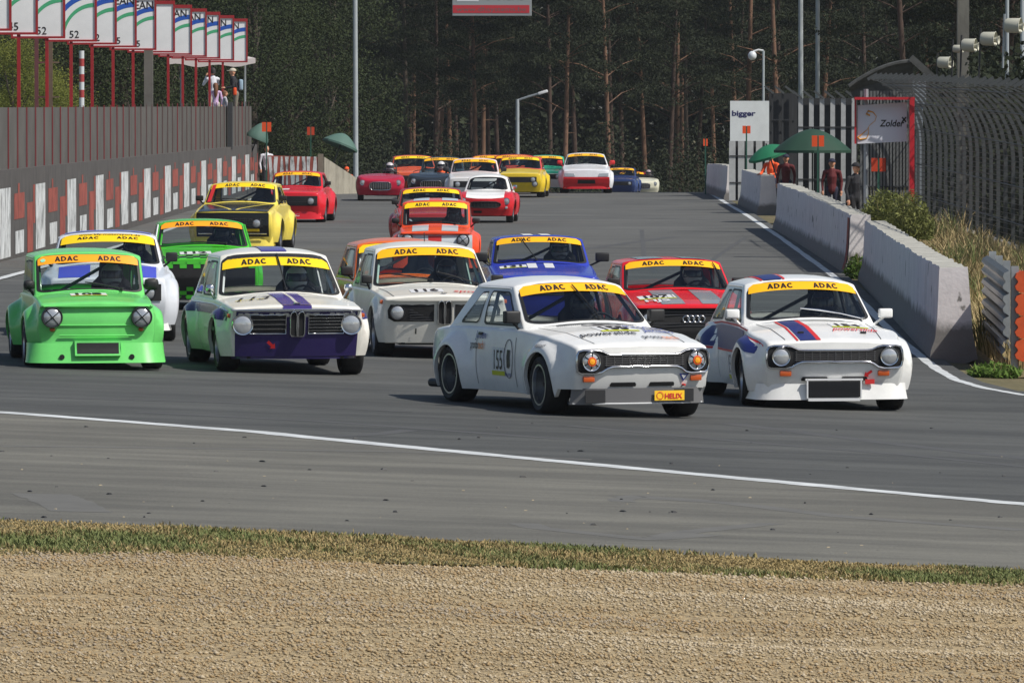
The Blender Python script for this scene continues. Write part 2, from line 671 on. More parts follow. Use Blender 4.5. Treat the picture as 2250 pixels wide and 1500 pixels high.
    def greenhouse(s):
        fr, sl = MB(), MB()
        pl = s.pill
        s.win = [(-1 + pl * 2, s.wvb), (1 - pl * 2, s.wvb), (1 - pl * 2.0, 1 - s.wvt), (-1 + pl * 2.0, 1 - s.wvt)]
        full = [(-1, 0), (1, 0), (1, 1), (-1, 1)]
        s.screen = s.window(fr, sl, lambda u, v: s.ws(u, v), full, s.win, s.wr, 1, 0.020, gname="windscreen")
        rwin = [(-0.86, 0.12), (0.86, 0.12), (0.86, 0.90), (-0.86, 0.90)]
        s.window(fr, sl, lambda u, v: s.ws(u, v, True), full, rwin, 0.14, -1, 0.02, gname="rear_window")
        quad = s.P.get('quarter', [(0.13, 0.10), (0.40, 0.10), (0.42, 0.86), (0.27, 0.84)])
        door = s.P.get('doorwin', [(0.475, 0.08), (0.945, 0.08), (0.915, 0.88), (0.485, 0.88)])
        um = 0.44
        for sg in (1, -1):
            fn = lambda u, v, g=sg: s.sp(u, v, g)
            s.window(fr, sl, fn, [(um, 0), (1, 0), (1, 1), (um, 1)], door, 0.10, -sg, 0.045, gname="door_window")
            s.window(fr, sl, fn, [(0, 0), (um, 0), (um, 1), (0, 1)], quad, 0.16, -sg, 0.05, gname="quarter_window")
        sl.build("window_seal", BLACK, s.root, 40)
        tl = sorted(set(round(v, 6) for v in [SH * i / 4 for i in range(5)] + [SH + (1 - 2 * SH) * i / 6 for i in range(7)] + [1 - SH * i / 4 for i in range(5)]))
        rf = fr
        rows = []
        for a in [um * t for t in tl] + [um + (1 - um) * t for t in tl[1:]]:
            xr_, xf_ = s.xc1, s.xa1
            row = []
            for t in tl:
                u = -1 + 2 * t
                k = 1 - u * u
                x = (xr_ - s.bt * 0.5 * k) * (1 - a) + (xf_ + s.bt * k) * a
                cr = s.ch + (s.crown - s.ch) * math.sin(math.pi * a) ** 0.6
                z = s.ze + cr * (1 - abs(u) ** 2.6) ** 0.8
                row.append((x, s.wt * u, z))
            rows.append(row)
        rf.grid(rows)
        me = rf.data("roof", s.P.get("roof_m") or s.body_m, 40)
        bm = bmesh.new()
        bm.from_mesh(me)
        bmesh.ops.remove_doubles(bm, verts=bm.verts, dist=4e-4)
        bmesh.ops.recalc_face_normals(bm, faces=bm.faces)
        ed = [e for e in bm.edges if len(e.link_faces) == 2 and e.calc_face_angle(0) > math.radians(24)]
        bmesh.ops.bevel(bm, geom=ed, offset=0.028, segments=3, profile=0.5, affect='EDGES', clamp_overlap=True)
        bm.to_mesh(me)
        bm.free()
        me.polygons.foreach_set("use_smooth", [True] * len(me.polygons))
        me.set_sharp_from_angle(angle=math.radians(50))
        s.roof_o = link("roof", me, s.root)
        if s.full:
            for sg in (1, -1):
                g = MB()
                pts = [s.sp(0.06 + 0.88 * i / 10, 0.95, sg) + Vector((0, sg * 0.004, 0.0)) for i in range(11)]
                g.tube(pts, [0.004] + [0.009] * 9 + [0.004], 6)
                g.build("rain_gutter", s.body_m, s.root)

    def roofpt(s, u, a, off=0.004):
        k = 1 - u * u
        x = (s.xc1 - s.bt * 0.5 * k) * (1 - a) + (s.xa1 + s.bt * k) * a
        cr = s.ch + (s.crown - s.ch) * math.sin(math.pi * a) ** 0.6
        return (x, s.wt * u, s.ze + cr * (1 - abs(u) ** 2.6) ** 0.8 + off)

    def wheels(s):
        ca, sa = math.cos(math.radians(s.theta - 90)), math.sin(math.radians(s.theta - 90))
        tyre, rim = wheel_data(s.R, s.tw, s.rim)
        steer = s.P.get('steer', 0)
        for fx in (1, -1):
            for sg in (-1, 1):
                lx, ly = fx * s.wb / 2, sg * s.ty
                gx = s.pos.x + s.scale * (ca * lx - sa * ly)
                gy = s.pos.y + s.scale * (sa * lx + ca * ly)
                dz = (ground(gx, gy) - s.pos.z) / s.scale if not s.P.get('nodz') else 0
                w = empty("wheel")
                w.parent = s.root
                w.location = (lx, ly, s.R + dz)
                w.rotation_euler = (0, 0, (0 if sg > 0 else math.pi) + (math.radians(steer) if fx > 0 else 0))
                t = link("tyre", tyre, w)
                r = link("rim", rim, w)

    # ---- decoration helpers
    def part(s, name, mb, m, ang=35, parent=None):
        return mb.build(name, m, parent or s.root, ang)

    def hood_patch(s, name, x0, x1, y0, y1, m, off=0.004, nx=14, ny=4, y0b=None, y1b=None):
        mb = MB()
        y0b = y0 if y0b is None else y0b
        y1b = y1 if y1b is None else y1b
        rows = []
        for i in range(nx + 1):
            t = i / nx
            x = x0 + (x1 - x0) * t
            row = []
            for j in range(ny + 1):
                q = j / ny
                y = (y0 + (y0b - y0) * t) * (1 - q) + (y1 + (y1b - y1) * t) * q
                z = s.top(x, y)
                row.append((s.push(x, y, z), y, z + off))
            rows.append(row)
        mb.grid(rows)
        return mb.build(name, m, s.root, 50)

    def roof_patch(s, name, u0, u1, m, a0=0.02, a1=0.99):
        mb = MB()
        nu = max(6, int((u1 - u0) * 16))
        mb.grid([[s.roofpt(u0 + (u1 - u0) * j / nu, a0 + (a1 - a0) * (0.5 - 0.5 * math.cos(math.pi * i / 26)), 0.007) for j in range(nu + 1)] for i in range(27)])
        return mb.build(name, m, s.root, 50)

    def side_patch(s, name, pts, m, sg=-1, off=0.005):
        """pts: (x, z_low, z_high) columns"""
        mb = MB()
        cols = []
        for (x0, a0, b0), (x1, a1, b1) in zip(pts, pts[1:]):
            n = max(1, int(abs(x1 - x0) / 0.035))
            cols += [(x0 + (x1 - x0) * i / n, a0 + (a1 - a0) * i / n, b0 + (b1 - b0) * i / n) for i in range(n)]
        cols.append(pts[-1])
        rows = [[(x, sg * s.side(x, a + (b - a) * k / 8, off), a + (b - a) * k / 8) for k in range(9)] for x, a, b in cols]
        mb.grid(rows)
        return mb.build(name, m, s.root, 50)

    def front_poly(s, name, pts, m, off=0.006, depth=0.0, parent=None):
        mb = MB()
        bm = bmesh.new()
        vs = [bm.verts.new((s.front(y, z, off), y, z)) for y, z in pts]
        bm.faces.new(vs)
        bm.normal_update()
        bmesh.ops.triangulate(bm, faces=bm.faces[:])
        for _ in range(5):
            ed = [e for e in bm.edges if e.calc_length() > 0.085]
            if not ed:
                break
            bmesh.ops.subdivide_edges(bm, edges=ed, cuts=1)
            bmesh.ops.triangulate(bm, faces=bm.faces[:])
        for v in bm.verts:
            v.co.x = s.front(v.co.y, v.co.z, off)
        bm.verts.index_update()
        mb.add([v.co.copy() for v in bm.verts], [tuple(v.index for v in f.verts) for f in bm.faces])
        bm.free()
        if depth:
            a = [(s.front(y, z, off), y, z) for y, z in pts]
            b = [(s.front(y, z, off - depth), y, z) for y, z in pts]
            mb.grid([a, b], close=True)
        return mb.build(name, m, parent or s.root, 35)

    def front_tube(s, name, pts, rad, m, off=0.012, closed=True, parent=None):
        mb = MB()
        P = []
        L = list(pts) + ([pts[0]] if closed else [])
        for (a, b), (c_, d) in zip(L, L[1:]):
            n = max(1, int(math.hypot(c_ - a, d - b) / 0.09))
            P += [(a + (c_ - a) * i / n, b + (d - b) * i / n) for i in range(n)]
        if not closed:
            P.append(pts[-1])
        mb.tube([(s.front(y, z, off), y, z) for y, z in P], rad, 6, close=closed)
        return mb.build(name, m, parent or s.root, 60)

    def lamp(s, y, z, r, x=None, ring=CHROME, cross=None, dome=0.02, amber=False, depth=0.05, lens=LENS):
        x = s.front(y, z, 0.02) if x is None else x
        mb = MB()
        mb.lathe([(r * 0.93, 0), (r * 0.75, dome * 0.6), (r * 0.4, dome), (0.001, dome * 1.1)], (x, y, z), 'x', 24)
        h = mb.build("headlight", lens, s.root, 60)
        rg = MB()
        rg.lathe([(r * 0.9, -0.005), (r * 0.92, 0.014), (r * 1.0, 0.016), (r * 1.06, 0.0), (r * 1.06, -depth)], (x, y, z), 'x', 24)
        rg.build("headlight_ring", ring, h, 60)
        if cross is not None:
            t = MB()
            for a in cross:
                c, q = math.cos(math.radians(a)), math.sin(math.radians(a))
                t.tube([(x + 0.012 + dome * (1 - abs(k)), y + c * r * 0.95 * k, z + q * r * 0.95 * k) for k in (-1, -0.5, 0, 0.5, 1)], r * 0.055, 4)
            t.build("tape_cross", BLACK, h, 0)
        if amber:
            b = MB()
            b.lathe([(r * 0.36, dome * 0.9), (r * 0.3, dome + 0.014), (0.001, dome + 0.018)], (x, y, z), 'x', 16)
            b.build("amber_centre", mat("bright_amber", srgb(255, 170, 40), 0.3), h, 60)  # bright amber disc at the middle of the lens
            b = MB()
            b.lathe([(r * 0.5, dome * 0.8), (r * 0.48, dome + 0.008), (r * 0.36, dome + 0.01)], (x, y, z), 'x', 16)
            b.build("amber_ring", mat("orange_tape", srgb(235, 95, 40), 0.4), h, 60)
        return h

    def strip(s, m=STRIP_A, b0=0.765, b1=0.985, txt="ADAC", h=0.62, pos=(0.29, 0.71), extra=None, ink=INK, full=True, tw=0.115):
        """sun strip across the head of the screen with its lettering"""
        fo = offset_fn(lambda u, v: s.ws(u, v), 0.009)
        fo2 = offset_fn(lambda u, v: s.ws(u, v), 0.013)
        W = s.win
        def uv(a, b):
            cut = max(0.0, abs(a - 0.5) * 2 - 0.93) / 0.07
            return bil(W, a, b)
        mb = MB()
        rows = []
        for i in range(5):
            row = []
            for j in range(25):
                a = 0.008 + 0.984 * j / 24
                e = abs(a - 0.5) * 2
                top_ = b1 - (0.10 * max(0, (e - 0.90) / 0.10) ** 2)
                bot_ = b0 - 0.015 * e ** 2
                row.append(fo(*uv(a, bot_ + (top_ - bot_) * i / 4)))
            rows.append(row)
        mb.grid(rows)
        st = mb.build("sun_strip", m, s.root, 60)
        if txt:
            bm_ = (b0 + b1) / 2
            for p in pos:
                t = MB()
                text_on(t, txt, lambda a, b: fo2(*uv(a, b)), p, bm_, (b1 - b0) * h, fit=tw * 2, bold=0.03)
                t.build("lettering", ink, st, 0)
        return st

    def wiper(s, a0, b0, a1, b1, m=BLACK, w=0.010):
        fo = offset_fn(lambda u, v: s.ws(u, v), 0.028)
        p = [fo(*bil(s.win, a0 + (a1 - a0) * t, b0 + (b1 - b0) * t)) for t in (0, 0.35, 0.7, 1)]
        mb = MB()
        mb.tube(p[:3], [w * 0.8, w * 0.7, w * 0.5], 5)
        mb.tube([p[1].lerp(p[2], 0.2), p[2], p[3]], [w * 0.7, w * 1.15, w * 0.7], 5)
        mb.lathe([(0.02, -0.015), (0.02, 0.01), (0.001, 0.015)], p[0], 'z', 8)
        return mb.build("wiper", m, s.root)

    def mirror(s, sg, m=BLACK, x=None, z=None, size=(0.07, 0.15, 0.10), out=0.09, rnd=0.02):
        x = s.xa0 - 0.12 if x is None else x
        zb = interp(s.zs, x)
        z = zb + 0.12 if z is None else z
        y = sg * (s.yt(x) + out)
        mb = MB()
        mb.rbox((x, y, z), size, rnd)
        mb.tube([(x - 0.01, sg * (s.yt(x) + 0.01), zb - 0.01), (x, y, z - size[2] * 0.3)], 0.014, 6)
        o = mb.build("door_mirror", m, s.root, 60)
        g = MB()
        g.box((x - size[0] / 2 - 0.002, y, z), (0.004, size[1] * 0.8, size[2] * 0.78))
        g.build("mirror_glass", CHROME, o, 0)
        return o

    def cabin(s, cage=None, seat=DARK, diag=True, wheel=True, left=0.34):
        zs = interp(s.zs, 0)
        cage = cage or DARK
        xb = (s.xa1 + s.xc1) / 2 - 0.05
        d = MB()
        d.rbox((s.xa0 - 0.16, 0, zs - 0.07), (0.30, 2 * (s.yt(s.xa0) - 0.03), 0.12), 0.03)
        d.build("dashboard", DARK, s.root)
        d = MB()
        d.box((s.xc0 + 0.30, 0, zs - 0.09), (0.5, 2 * (s.yt(s.xc0) - 0.03), 0.03))
        d.build("parcel_shelf", DARK, s.root, 0)
        q = MB()
        xs_ = xb + 0.02
        rows = []
        for z, hw, dx in ((zs - 0.35, 0.25, 0.10), (zs - 0.05, 0.26, 0.02), (zs + 0.12, 0.23, -0.02), (zs + 0.20, 0.15, -0.03), (zs + 0.36, 0.13, -0.04), (zs + 0.40, 0.09, -0.04)):
            rows.append([(xs_ + dx + 0.10 * math.sin(math.pi / 2 * abs(t)) * (1 if z < zs + 0.3 else 0.4), left + hw * t, z) for t in (-1, -0.8, -0.4, 0, 0.4, 0.8, 1)])
        q.grid(rows)
        q.grid([[(x - 0.07, y, z) for x, y, z in r] for r in rows])
        q.build("seat", seat, s.root, 60)
        c = MB()
        yb, yt_ = s.yt(xb) - 0.07, s.wt - 0.05
        zt = s.ze - 0.005
        c.tube([(xb, yb, 0.5), (xb, yb, zs), (xb, yt_, zt - 0.08), (xb, yt_ - 0.08, zt), (xb, -yt_ + 0.08, zt), (xb, -yt_, zt - 0.08), (xb, -yb, zs), (xb, -yb, 0.5)], 0.02, 6)
        for sg in (1, -1):
            c.tube([(s.xa0 - 0.10, sg * (s.yt(s.xa0) - 0.07), 0.5), (s.xa0 - 0.12, sg * (s.yt(s.xa0) - 0.07), zs), (s.xa1 - 0.04, sg * (s.wt - 0.06), zt - 0.03), (xb, sg * (yt_ - 0.04), zt)], 0.02, 6)
        if diag:
            c.tube([(xb, -yb, zs - 0.15), (xb, yt_ - 0.1, zt)], 0.02, 6)
        c.build("roll_cage", cage, s.root, 60)
        if wheel:
            t = MB()
            n = 20
            cx, cz = s.xa0 - 0.42, zs - 0.02
            t.tube([(cx + 0.16 * math.sin(2 * math.pi * i / n) * -0.35, left + 0.17 * math.cos(2 * math.pi * i / n), cz + 0.16 * math.sin(2 * math.pi * i / n)) for i in range(n)], 0.014, 6, close=True)
            t.tube([(cx, left - 0.16, cz), (cx + 0.02, left, cz), (cx, left + 0.16, cz)], 0.012, 5)
            t.tube([(cx + 0.02, left, cz), (s.xa0 - 0.2, left, cz - 0.06)], 0.02, 6)
            t.build("steering_wheel", DARK, s.root, 60)
        s.seat_pos = (xs_ + 0.10, left, zs)

    def dam(s, z0, z1, dx0, dx1, w, m, name="front_spoiler", side_back=0.35, lip=None, yb=0.0):
        """air dam under the nose, wrapping round the corners"""
        mb = MB()
        path = []
        for i in range(13):
            t = -1 + i / 6
            path.append((t * w, 0.0))
        rows = []
        for z, dx, ex in ((z0, dx0, 0.02), ((z0 + z1) / 2, (dx0 + dx1) / 2, 0.006), (z1, dx1, 0.0)):
            row = [(s.front(w, s.sill) + dx - side_back, -(w + ex + yb), z)]
            row += [(s.front(y, s.sill) + dx - 0.10 * max(0, abs(y) / w - 0.8) / 0.2, y * (1 + ex / w), z) for y, _ in path]
            row += [(s.front(w, s.sill) + dx - side_back, (w + ex + yb), z)]
            rows.append(row)
        mb.grid(rows)
        back = [(x - 0.05, y, z + 0.02) for x, y, z in rows[0]]
        mb.grid([rows[0], back])
        return mb.build(name, m, s.root, 50)

def race_label(car, txt, cx, cy, h, fn, name="race_number", plate=True, bold=0.03, yellow=True, pw=1.0):
    """white number panel with black figures; u right, v up on surface fn(off)"""
    vs, _ = text_geo(txt, bold)
    w = (vs[:, 0].max() - vs[:, 0].min()) * h * pw
    p = None
    if plate:
        mb = MB()
        a, b = w / 2 + h * 0.3, h * 0.72
        g = fn(0.004)
        mb.grid([[g(cx + a * (j / 4 - 1), cy + b * (i / 2 - 1)) for j in range(9)] for i in range(5)])
        p = mb.build("number_panel", WHITE_D, car.root, 60)
        if yellow:
            mb = MB()
            g = fn(0.007)
            mb.grid([[g(cx + a * (j / 4 - 1), cy - b + b * 0.32 * i) for j in range(9)] for i in range(2)])
            mb.build("yellow_bar", mat("yellow_green_tape", srgb(200, 205, 30), 0.5), p, 60)
    t = MB()
    text_on(t, txt, fn(0.009), cx, cy + (h * 0.1 if yellow else 0), h, wscale=pw, bold=bold)
    t.build(name, INK, p or car.root, 0)

# ------------------------------------------------------------------ people
SKIN = mat("skin", srgb(205, 150, 120), 0.55)
def ball(mb, c, r, n=14, mi=0):
    rows = []
    for i in range(n + 1):
        a = math.pi * i / n
        rows.append([(c[0] + r[0] * math.sin(a) * math.cos(2 * math.pi * j / n), c[1] + r[1] * math.sin(a) * math.sin(2 * math.pi * j / n), c[2] - r[2] * math.cos(a)) for j in range(n)])
    mb.grid(rows, mi, close=True)

def body_mesh(name, limbs, balls, mats, voxel=0.014):
    """limbs: (points, radii, material index); balls: (centre, radii, material index) -> one continuous skin"""
    mb = MB()
    segs = []
    for pts, rad, mi in limbs:
        mb.tube(pts, rad, 10)
        for (a, ra), (b, rb) in zip(zip(pts, rad), list(zip(pts, rad))[1:]):
            segs.append((np.array(a), np.array(b), ra, rb, mi))
        for p, r in ((pts[0], rad[0]), (pts[-1], rad[-1])):
            ball(mb, p, (r, r, r), 8)
    for c, r, mi in balls:
        ball(mb, c, r, 14)
        segs.append((np.array(c), np.array(c) + 1e-4, min(r), min(r), mi))
    me = mb.data("figure_tmp", SKIN, 0)
    o = bpy.data.objects.new("figure_tmp", me)
    COL.objects.link(o)
    md = o.modifiers.new("r", 'REMESH')
    md.mode = 'VOXEL'
    md.voxel_size = voxel
    sm = o.modifiers.new("s", 'SMOOTH')
    sm.factor = 0.5
    sm.iterations = 2
    dg = bpy.context.evaluated_depsgraph_get()
    out = bpy.data.meshes.new_from_object(o.evaluated_get(dg))
    bpy.data.objects.remove(o)
    bpy.data.meshes.remove(me)
    out.name = name
    out.materials.clear()
    for m in mats:
        out.materials.append(m)
    n = len(out.polygons)
    C = np.zeros(n * 3)
    out.polygons.foreach_get("center", C)
    C = C.reshape(-1, 3)
    best = np.full(n, 1e9)
    idx = np.zeros(n, dtype=np.int32)
    for a, b, ra, rb, mi in segs:
        d = b - a
        t = np.clip(((C - a) @ d) / max(1e-9, d @ d), 0, 1)
        q = np.linalg.norm(C - (a + t[:, None] * d), axis=1) - (ra + (rb - ra) * t)
        k = q < best
        best[k] = q[k]
        idx[k] = mi
    out.polygons.foreach_set("material_index", idx)
    out.polygons.foreach_set("use_smooth", [True] * n)
    return out

def hand(limbs, wrist, d, side, mi, k=1.0):
    """palm, four unequal bent fingers and a thumb from the wrist, pointing along d"""
    w, d = Vector(wrist), Vector(d).normalized()
    s_ = d.cross(Vector((0, 0, 1)))
    s_ = (s_.normalized() if s_.length > 0.1 else Vector((1, 0, 0))) * side
    n_ = s_.cross(d)
    palm = w + d * 0.05 * k
    limbs.append(([tuple(w), tuple(palm), tuple(w + d * 0.085 * k)], [0.026 * k, 0.036 * k, 0.032 * k], mi))
    for i, L in enumerate((0.062, 0.074, 0.070, 0.055)):
        b = w + d * 0.085 * k + s_ * (0.030 - 0.020 * i) * k
        m_ = b + d * L * 0.55 * k
        e = m_ + (d * 0.7 - n_ * 0.7) * L * 0.5 * k
        limbs.append(([tuple(b), tuple(m_), tuple(e)], [0.010 * k, 0.0095 * k, 0.008 * k], mi))
    t0 = w + d * 0.03 * k + s_ * 0.03 * k
    limbs.append(([tuple(t0), tuple(t0 + (d * 0.6 + s_ * 0.8) * 0.04 * k), tuple(t0 + (d * 0.9 + s_ * 0.5) * 0.07 * k)], [0.012 * k, 0.011 * k, 0.009 * k], mi))

def helmet(parent, c, m, vis=None, tilt=0.0, rs=(0.145, 0.132, 0.148)):
    """full-face helmet: shell with eye port, visor set into it; faces +x"""
    vis = vis or mat("helmet_visor", (0.02, 0.022, 0.03), 0.15)
    sh, vz = MB(), MB()
    n = 24
    def P(i, j, k=1.0):
        a, b = math.pi * i / n, 2 * math.pi * j / n
        x, y, z = math.sin(a) * math.cos(b), math.sin(a) * math.sin(b), -math.cos(a)
        kk = k * (1 + 0.10 * max(0, x) * max(0, -z) * 2)
        return (c[0] + rs[0] * x * kk, c[1] + rs[1] * y * kk, c[2] + rs[2] * z * kk)
    for i in range(n):
        for j in range(n):
            a, b = math.pi * (i + 0.5) / n, 2 * math.pi * (j + 0.5) / n
            x, y, z = math.sin(a) * math.cos(b), math.sin(a) * math.sin(b), -math.cos(a)
            port = x > 0.35 and -0.28 < z < 0.40
            k = 0.965 if port else 1.0
            (vz if port else sh).add([P(i, j, k), P(i, j + 1, k), P(i + 1, j + 1, k), P(i + 1, j, k)], [(0, 1, 2, 3)])
    h = sh.build("helmet", m, parent, 50)
    vz.build("visor", vis, h, 50)
    return h

_DRV = {}
def driver(car, label, suit, helm, head_m=None, lean=0.0, open_face=False):
    k = id(suit)
    if k not in _DRV:
        L = [([(0.0, 0, -0.42), (-0.03, 0, -0.22), (-0.05, 0, -0.04)], [0.165, 0.17, 0.15], 0),
             ([(-0.05, -0.17, -0.05), (-0.05, 0.17, -0.05)], [0.085, 0.085], 0),
             ([(-0.04, 0, 0.0), (-0.01, 0, 0.14)], [0.065, 0.06], 1)]
        for sg in (1, -1):
            L.append(([(0.02, sg * 0.09, -0.44), (0.42, sg * 0.13, -0.36), (0.78, sg * 0.10, -0.52)], [0.095, 0.075, 0.05], 0))
            L.append(([(-0.05, sg * 0.20, -0.05), (0.18, sg * 0.27, -0.20), (0.45, sg * 0.17, -0.02)], [0.065, 0.05, 0.035], 0))
            hand(L, (0.45, sg * 0.17, -0.02), (0.5, -sg * 0.1, 0.6), -sg, 2)
        B = [((0.0, 0, 0.22), (0.095, 0.08, 0.115), 1), ((0.095, 0, 0.20), (0.02, 0.013, 0.02), 1)]
        _DRV[k] = body_mesh("driver_body", L, B, [suit, SKIN, mat("driving_gloves", (0.03, 0.03, 0.03), 0.7)], 0.02)
    p = link("person", _DRV[k])
    M = Matrix.LocRotScale(car.root.location, car.root.rotation_euler, car.root.scale)
    p.matrix_world = M @ Matrix.Translation(Vector(car.seat_pos))
    loc, rot, sc = p.matrix_world.decompose()
    p.location, p.rotation_euler, p.scale = loc, rot.to_euler(), sc
    tag(p, label, "person", "race drivers")
    helmet(p, (0.01, 0, 0.215), helm)
    return p

def standing(label, pos, face, shirt, legs, hair=None, h=1.75, arms='down', child=False, cap=None, group=None, hairlong=False, bare=False, lean=0.0):
    """standing figure facing direction `face` (degrees, 0 = towards +x)"""
    s = h / 1.75
    hk = 1.15 if child else 1.0
    L = []
    L.append(([(0, 0, 0.93), (0.0, 0, 1.08), (0.01 + lean * 0.5, 0, 1.28), (0.0 + lean, 0, 1.42)], [0.135, 0.12, 0.145, 0.11], 0))
    L.append(([(lean, -0.15, 1.41), (lean, 0.15, 1.41)], [0.065, 0.065], 0))
    L.append(([(lean, 0, 1.45), (0.02 + lean, 0, 1.56)], [0.055, 0.05], 2))
    for sg in (1, -1):
        L.append(([(0, sg * 0.09, 0.93), (0.02, sg * 0.10, 0.50), (-0.01, sg * 0.10, 0.10)], [0.095, 0.062, 0.045], 1))
        L.append(([(-0.03, sg * 0.10, 0.05), (0.14, sg * 0.115, 0.035)], [0.045, 0.035], 3))
        if arms == 'down':
            a = [(lean, sg * 0.20, 1.40), (-0.02, sg * 0.26, 1.13), (0.08, sg * 0.25, 0.90)]
            d = (0.15, 0, -1)
        elif arms == 'up':
            a = [(lean, sg * 0.20, 1.40), (0.16, sg * 0.27, 1.22), (0.24, sg * 0.12, 1.48)]
            d = (0.1, -sg * 0.4, 0.8)
        else:
            a = [(lean, sg * 0.20, 1.40), (0.10, sg * 0.27, 1.16), (0.36, sg * 0.20, 1.12)]
            d = (1, 0, 0)
        mid = ((a[1][0] + a[2][0]) / 2, (a[1][1] + a[2][1]) / 2, (a[1][2] + a[2][2]) / 2)
        L.append((a[:2], [0.058, 0.046], 0))
        L.append(([a[1], mid, a[2]], [0.044, 0.038, 0.03], 2 if bare else 0))
        hand(L, a[2], d, -sg, 2)
    hz = 1.645
    B = [((0.02 + lean, 0, hz), (0.10 * hk, 0.08 * hk, 0.12 * hk), 2), ((0.12 * hk + lean, 0, hz - 0.015), (0.02, 0.014, 0.022), 2),
         ((0.01 + lean, 0.085 * hk, hz - 0.01), (0.018, 0.012, 0.03), 2), ((0.01 + lean, -0.085 * hk, hz - 0.01), (0.018, 0.012, 0.03), 2)]
    me = body_mesh("person_body", L, B, [shirt, legs, SKIN, DARK], 0.014)
    p = link("person", me)
    p.location = pos
    p.rotation_euler = (0, 0, math.radians(face))
    p.scale = (s, s, s)
    tag(p, label, "person", group)
    if hair is not None:
        mb = MB()
        rows = []
        n = 14
        for i in range(8):
            a = math.pi * 0.5 * i / 7 + (0.0)
            rows.append([(0.0 + lean + 0.122 * hk * math.cos(a) * math.cos(b) * (0.75 if math.cos(b) > 0.3 else 1), 0.096 * hk * math.cos(a) * math.sin(b), hz + 0.025 + 0.115 * hk * math.sin(a) - (0.09 if math.cos(b) < 0.2 and i == 0 else 0))
                         for b in [2 * math.pi * j / n for j in range(n)]])
        mb.grid(rows, close=True)
        if hairlong:
            mb.tube([(lean - 0.08, 0, hz + 0.04), (lean - 0.13, 0, hz - 0.12), (lean - 0.14, 0.01, hz - 0.34), (lean - 0.12, 0.02, hz - 0.46)], [0.085, 0.095, 0.075, 0.03], 8)
        mb.build("hair", hair, p, 60)
    if cap is not None:
        mb = MB()
        rows = []
        n = 14
        for i in range(7):
            a = math.pi * 0.5 * i / 6
            rows.append([(0.01 + lean + 0.122 * hk * math.cos(a) * math.cos(2 * math.pi * j / n), 0.1 * hk * math.cos(a) * math.sin(2 * math.pi * j / n), hz + 0.035 + 0.10 * hk * math.sin(a)) for j in range(n)])
        mb.grid(rows, close=True)
        mb.rbox((0.15 + lean, 0, hz + 0.045), (0.12, 0.15, 0.015), 0.006)
        mb.build("cap", cap, p, 60)
    return p

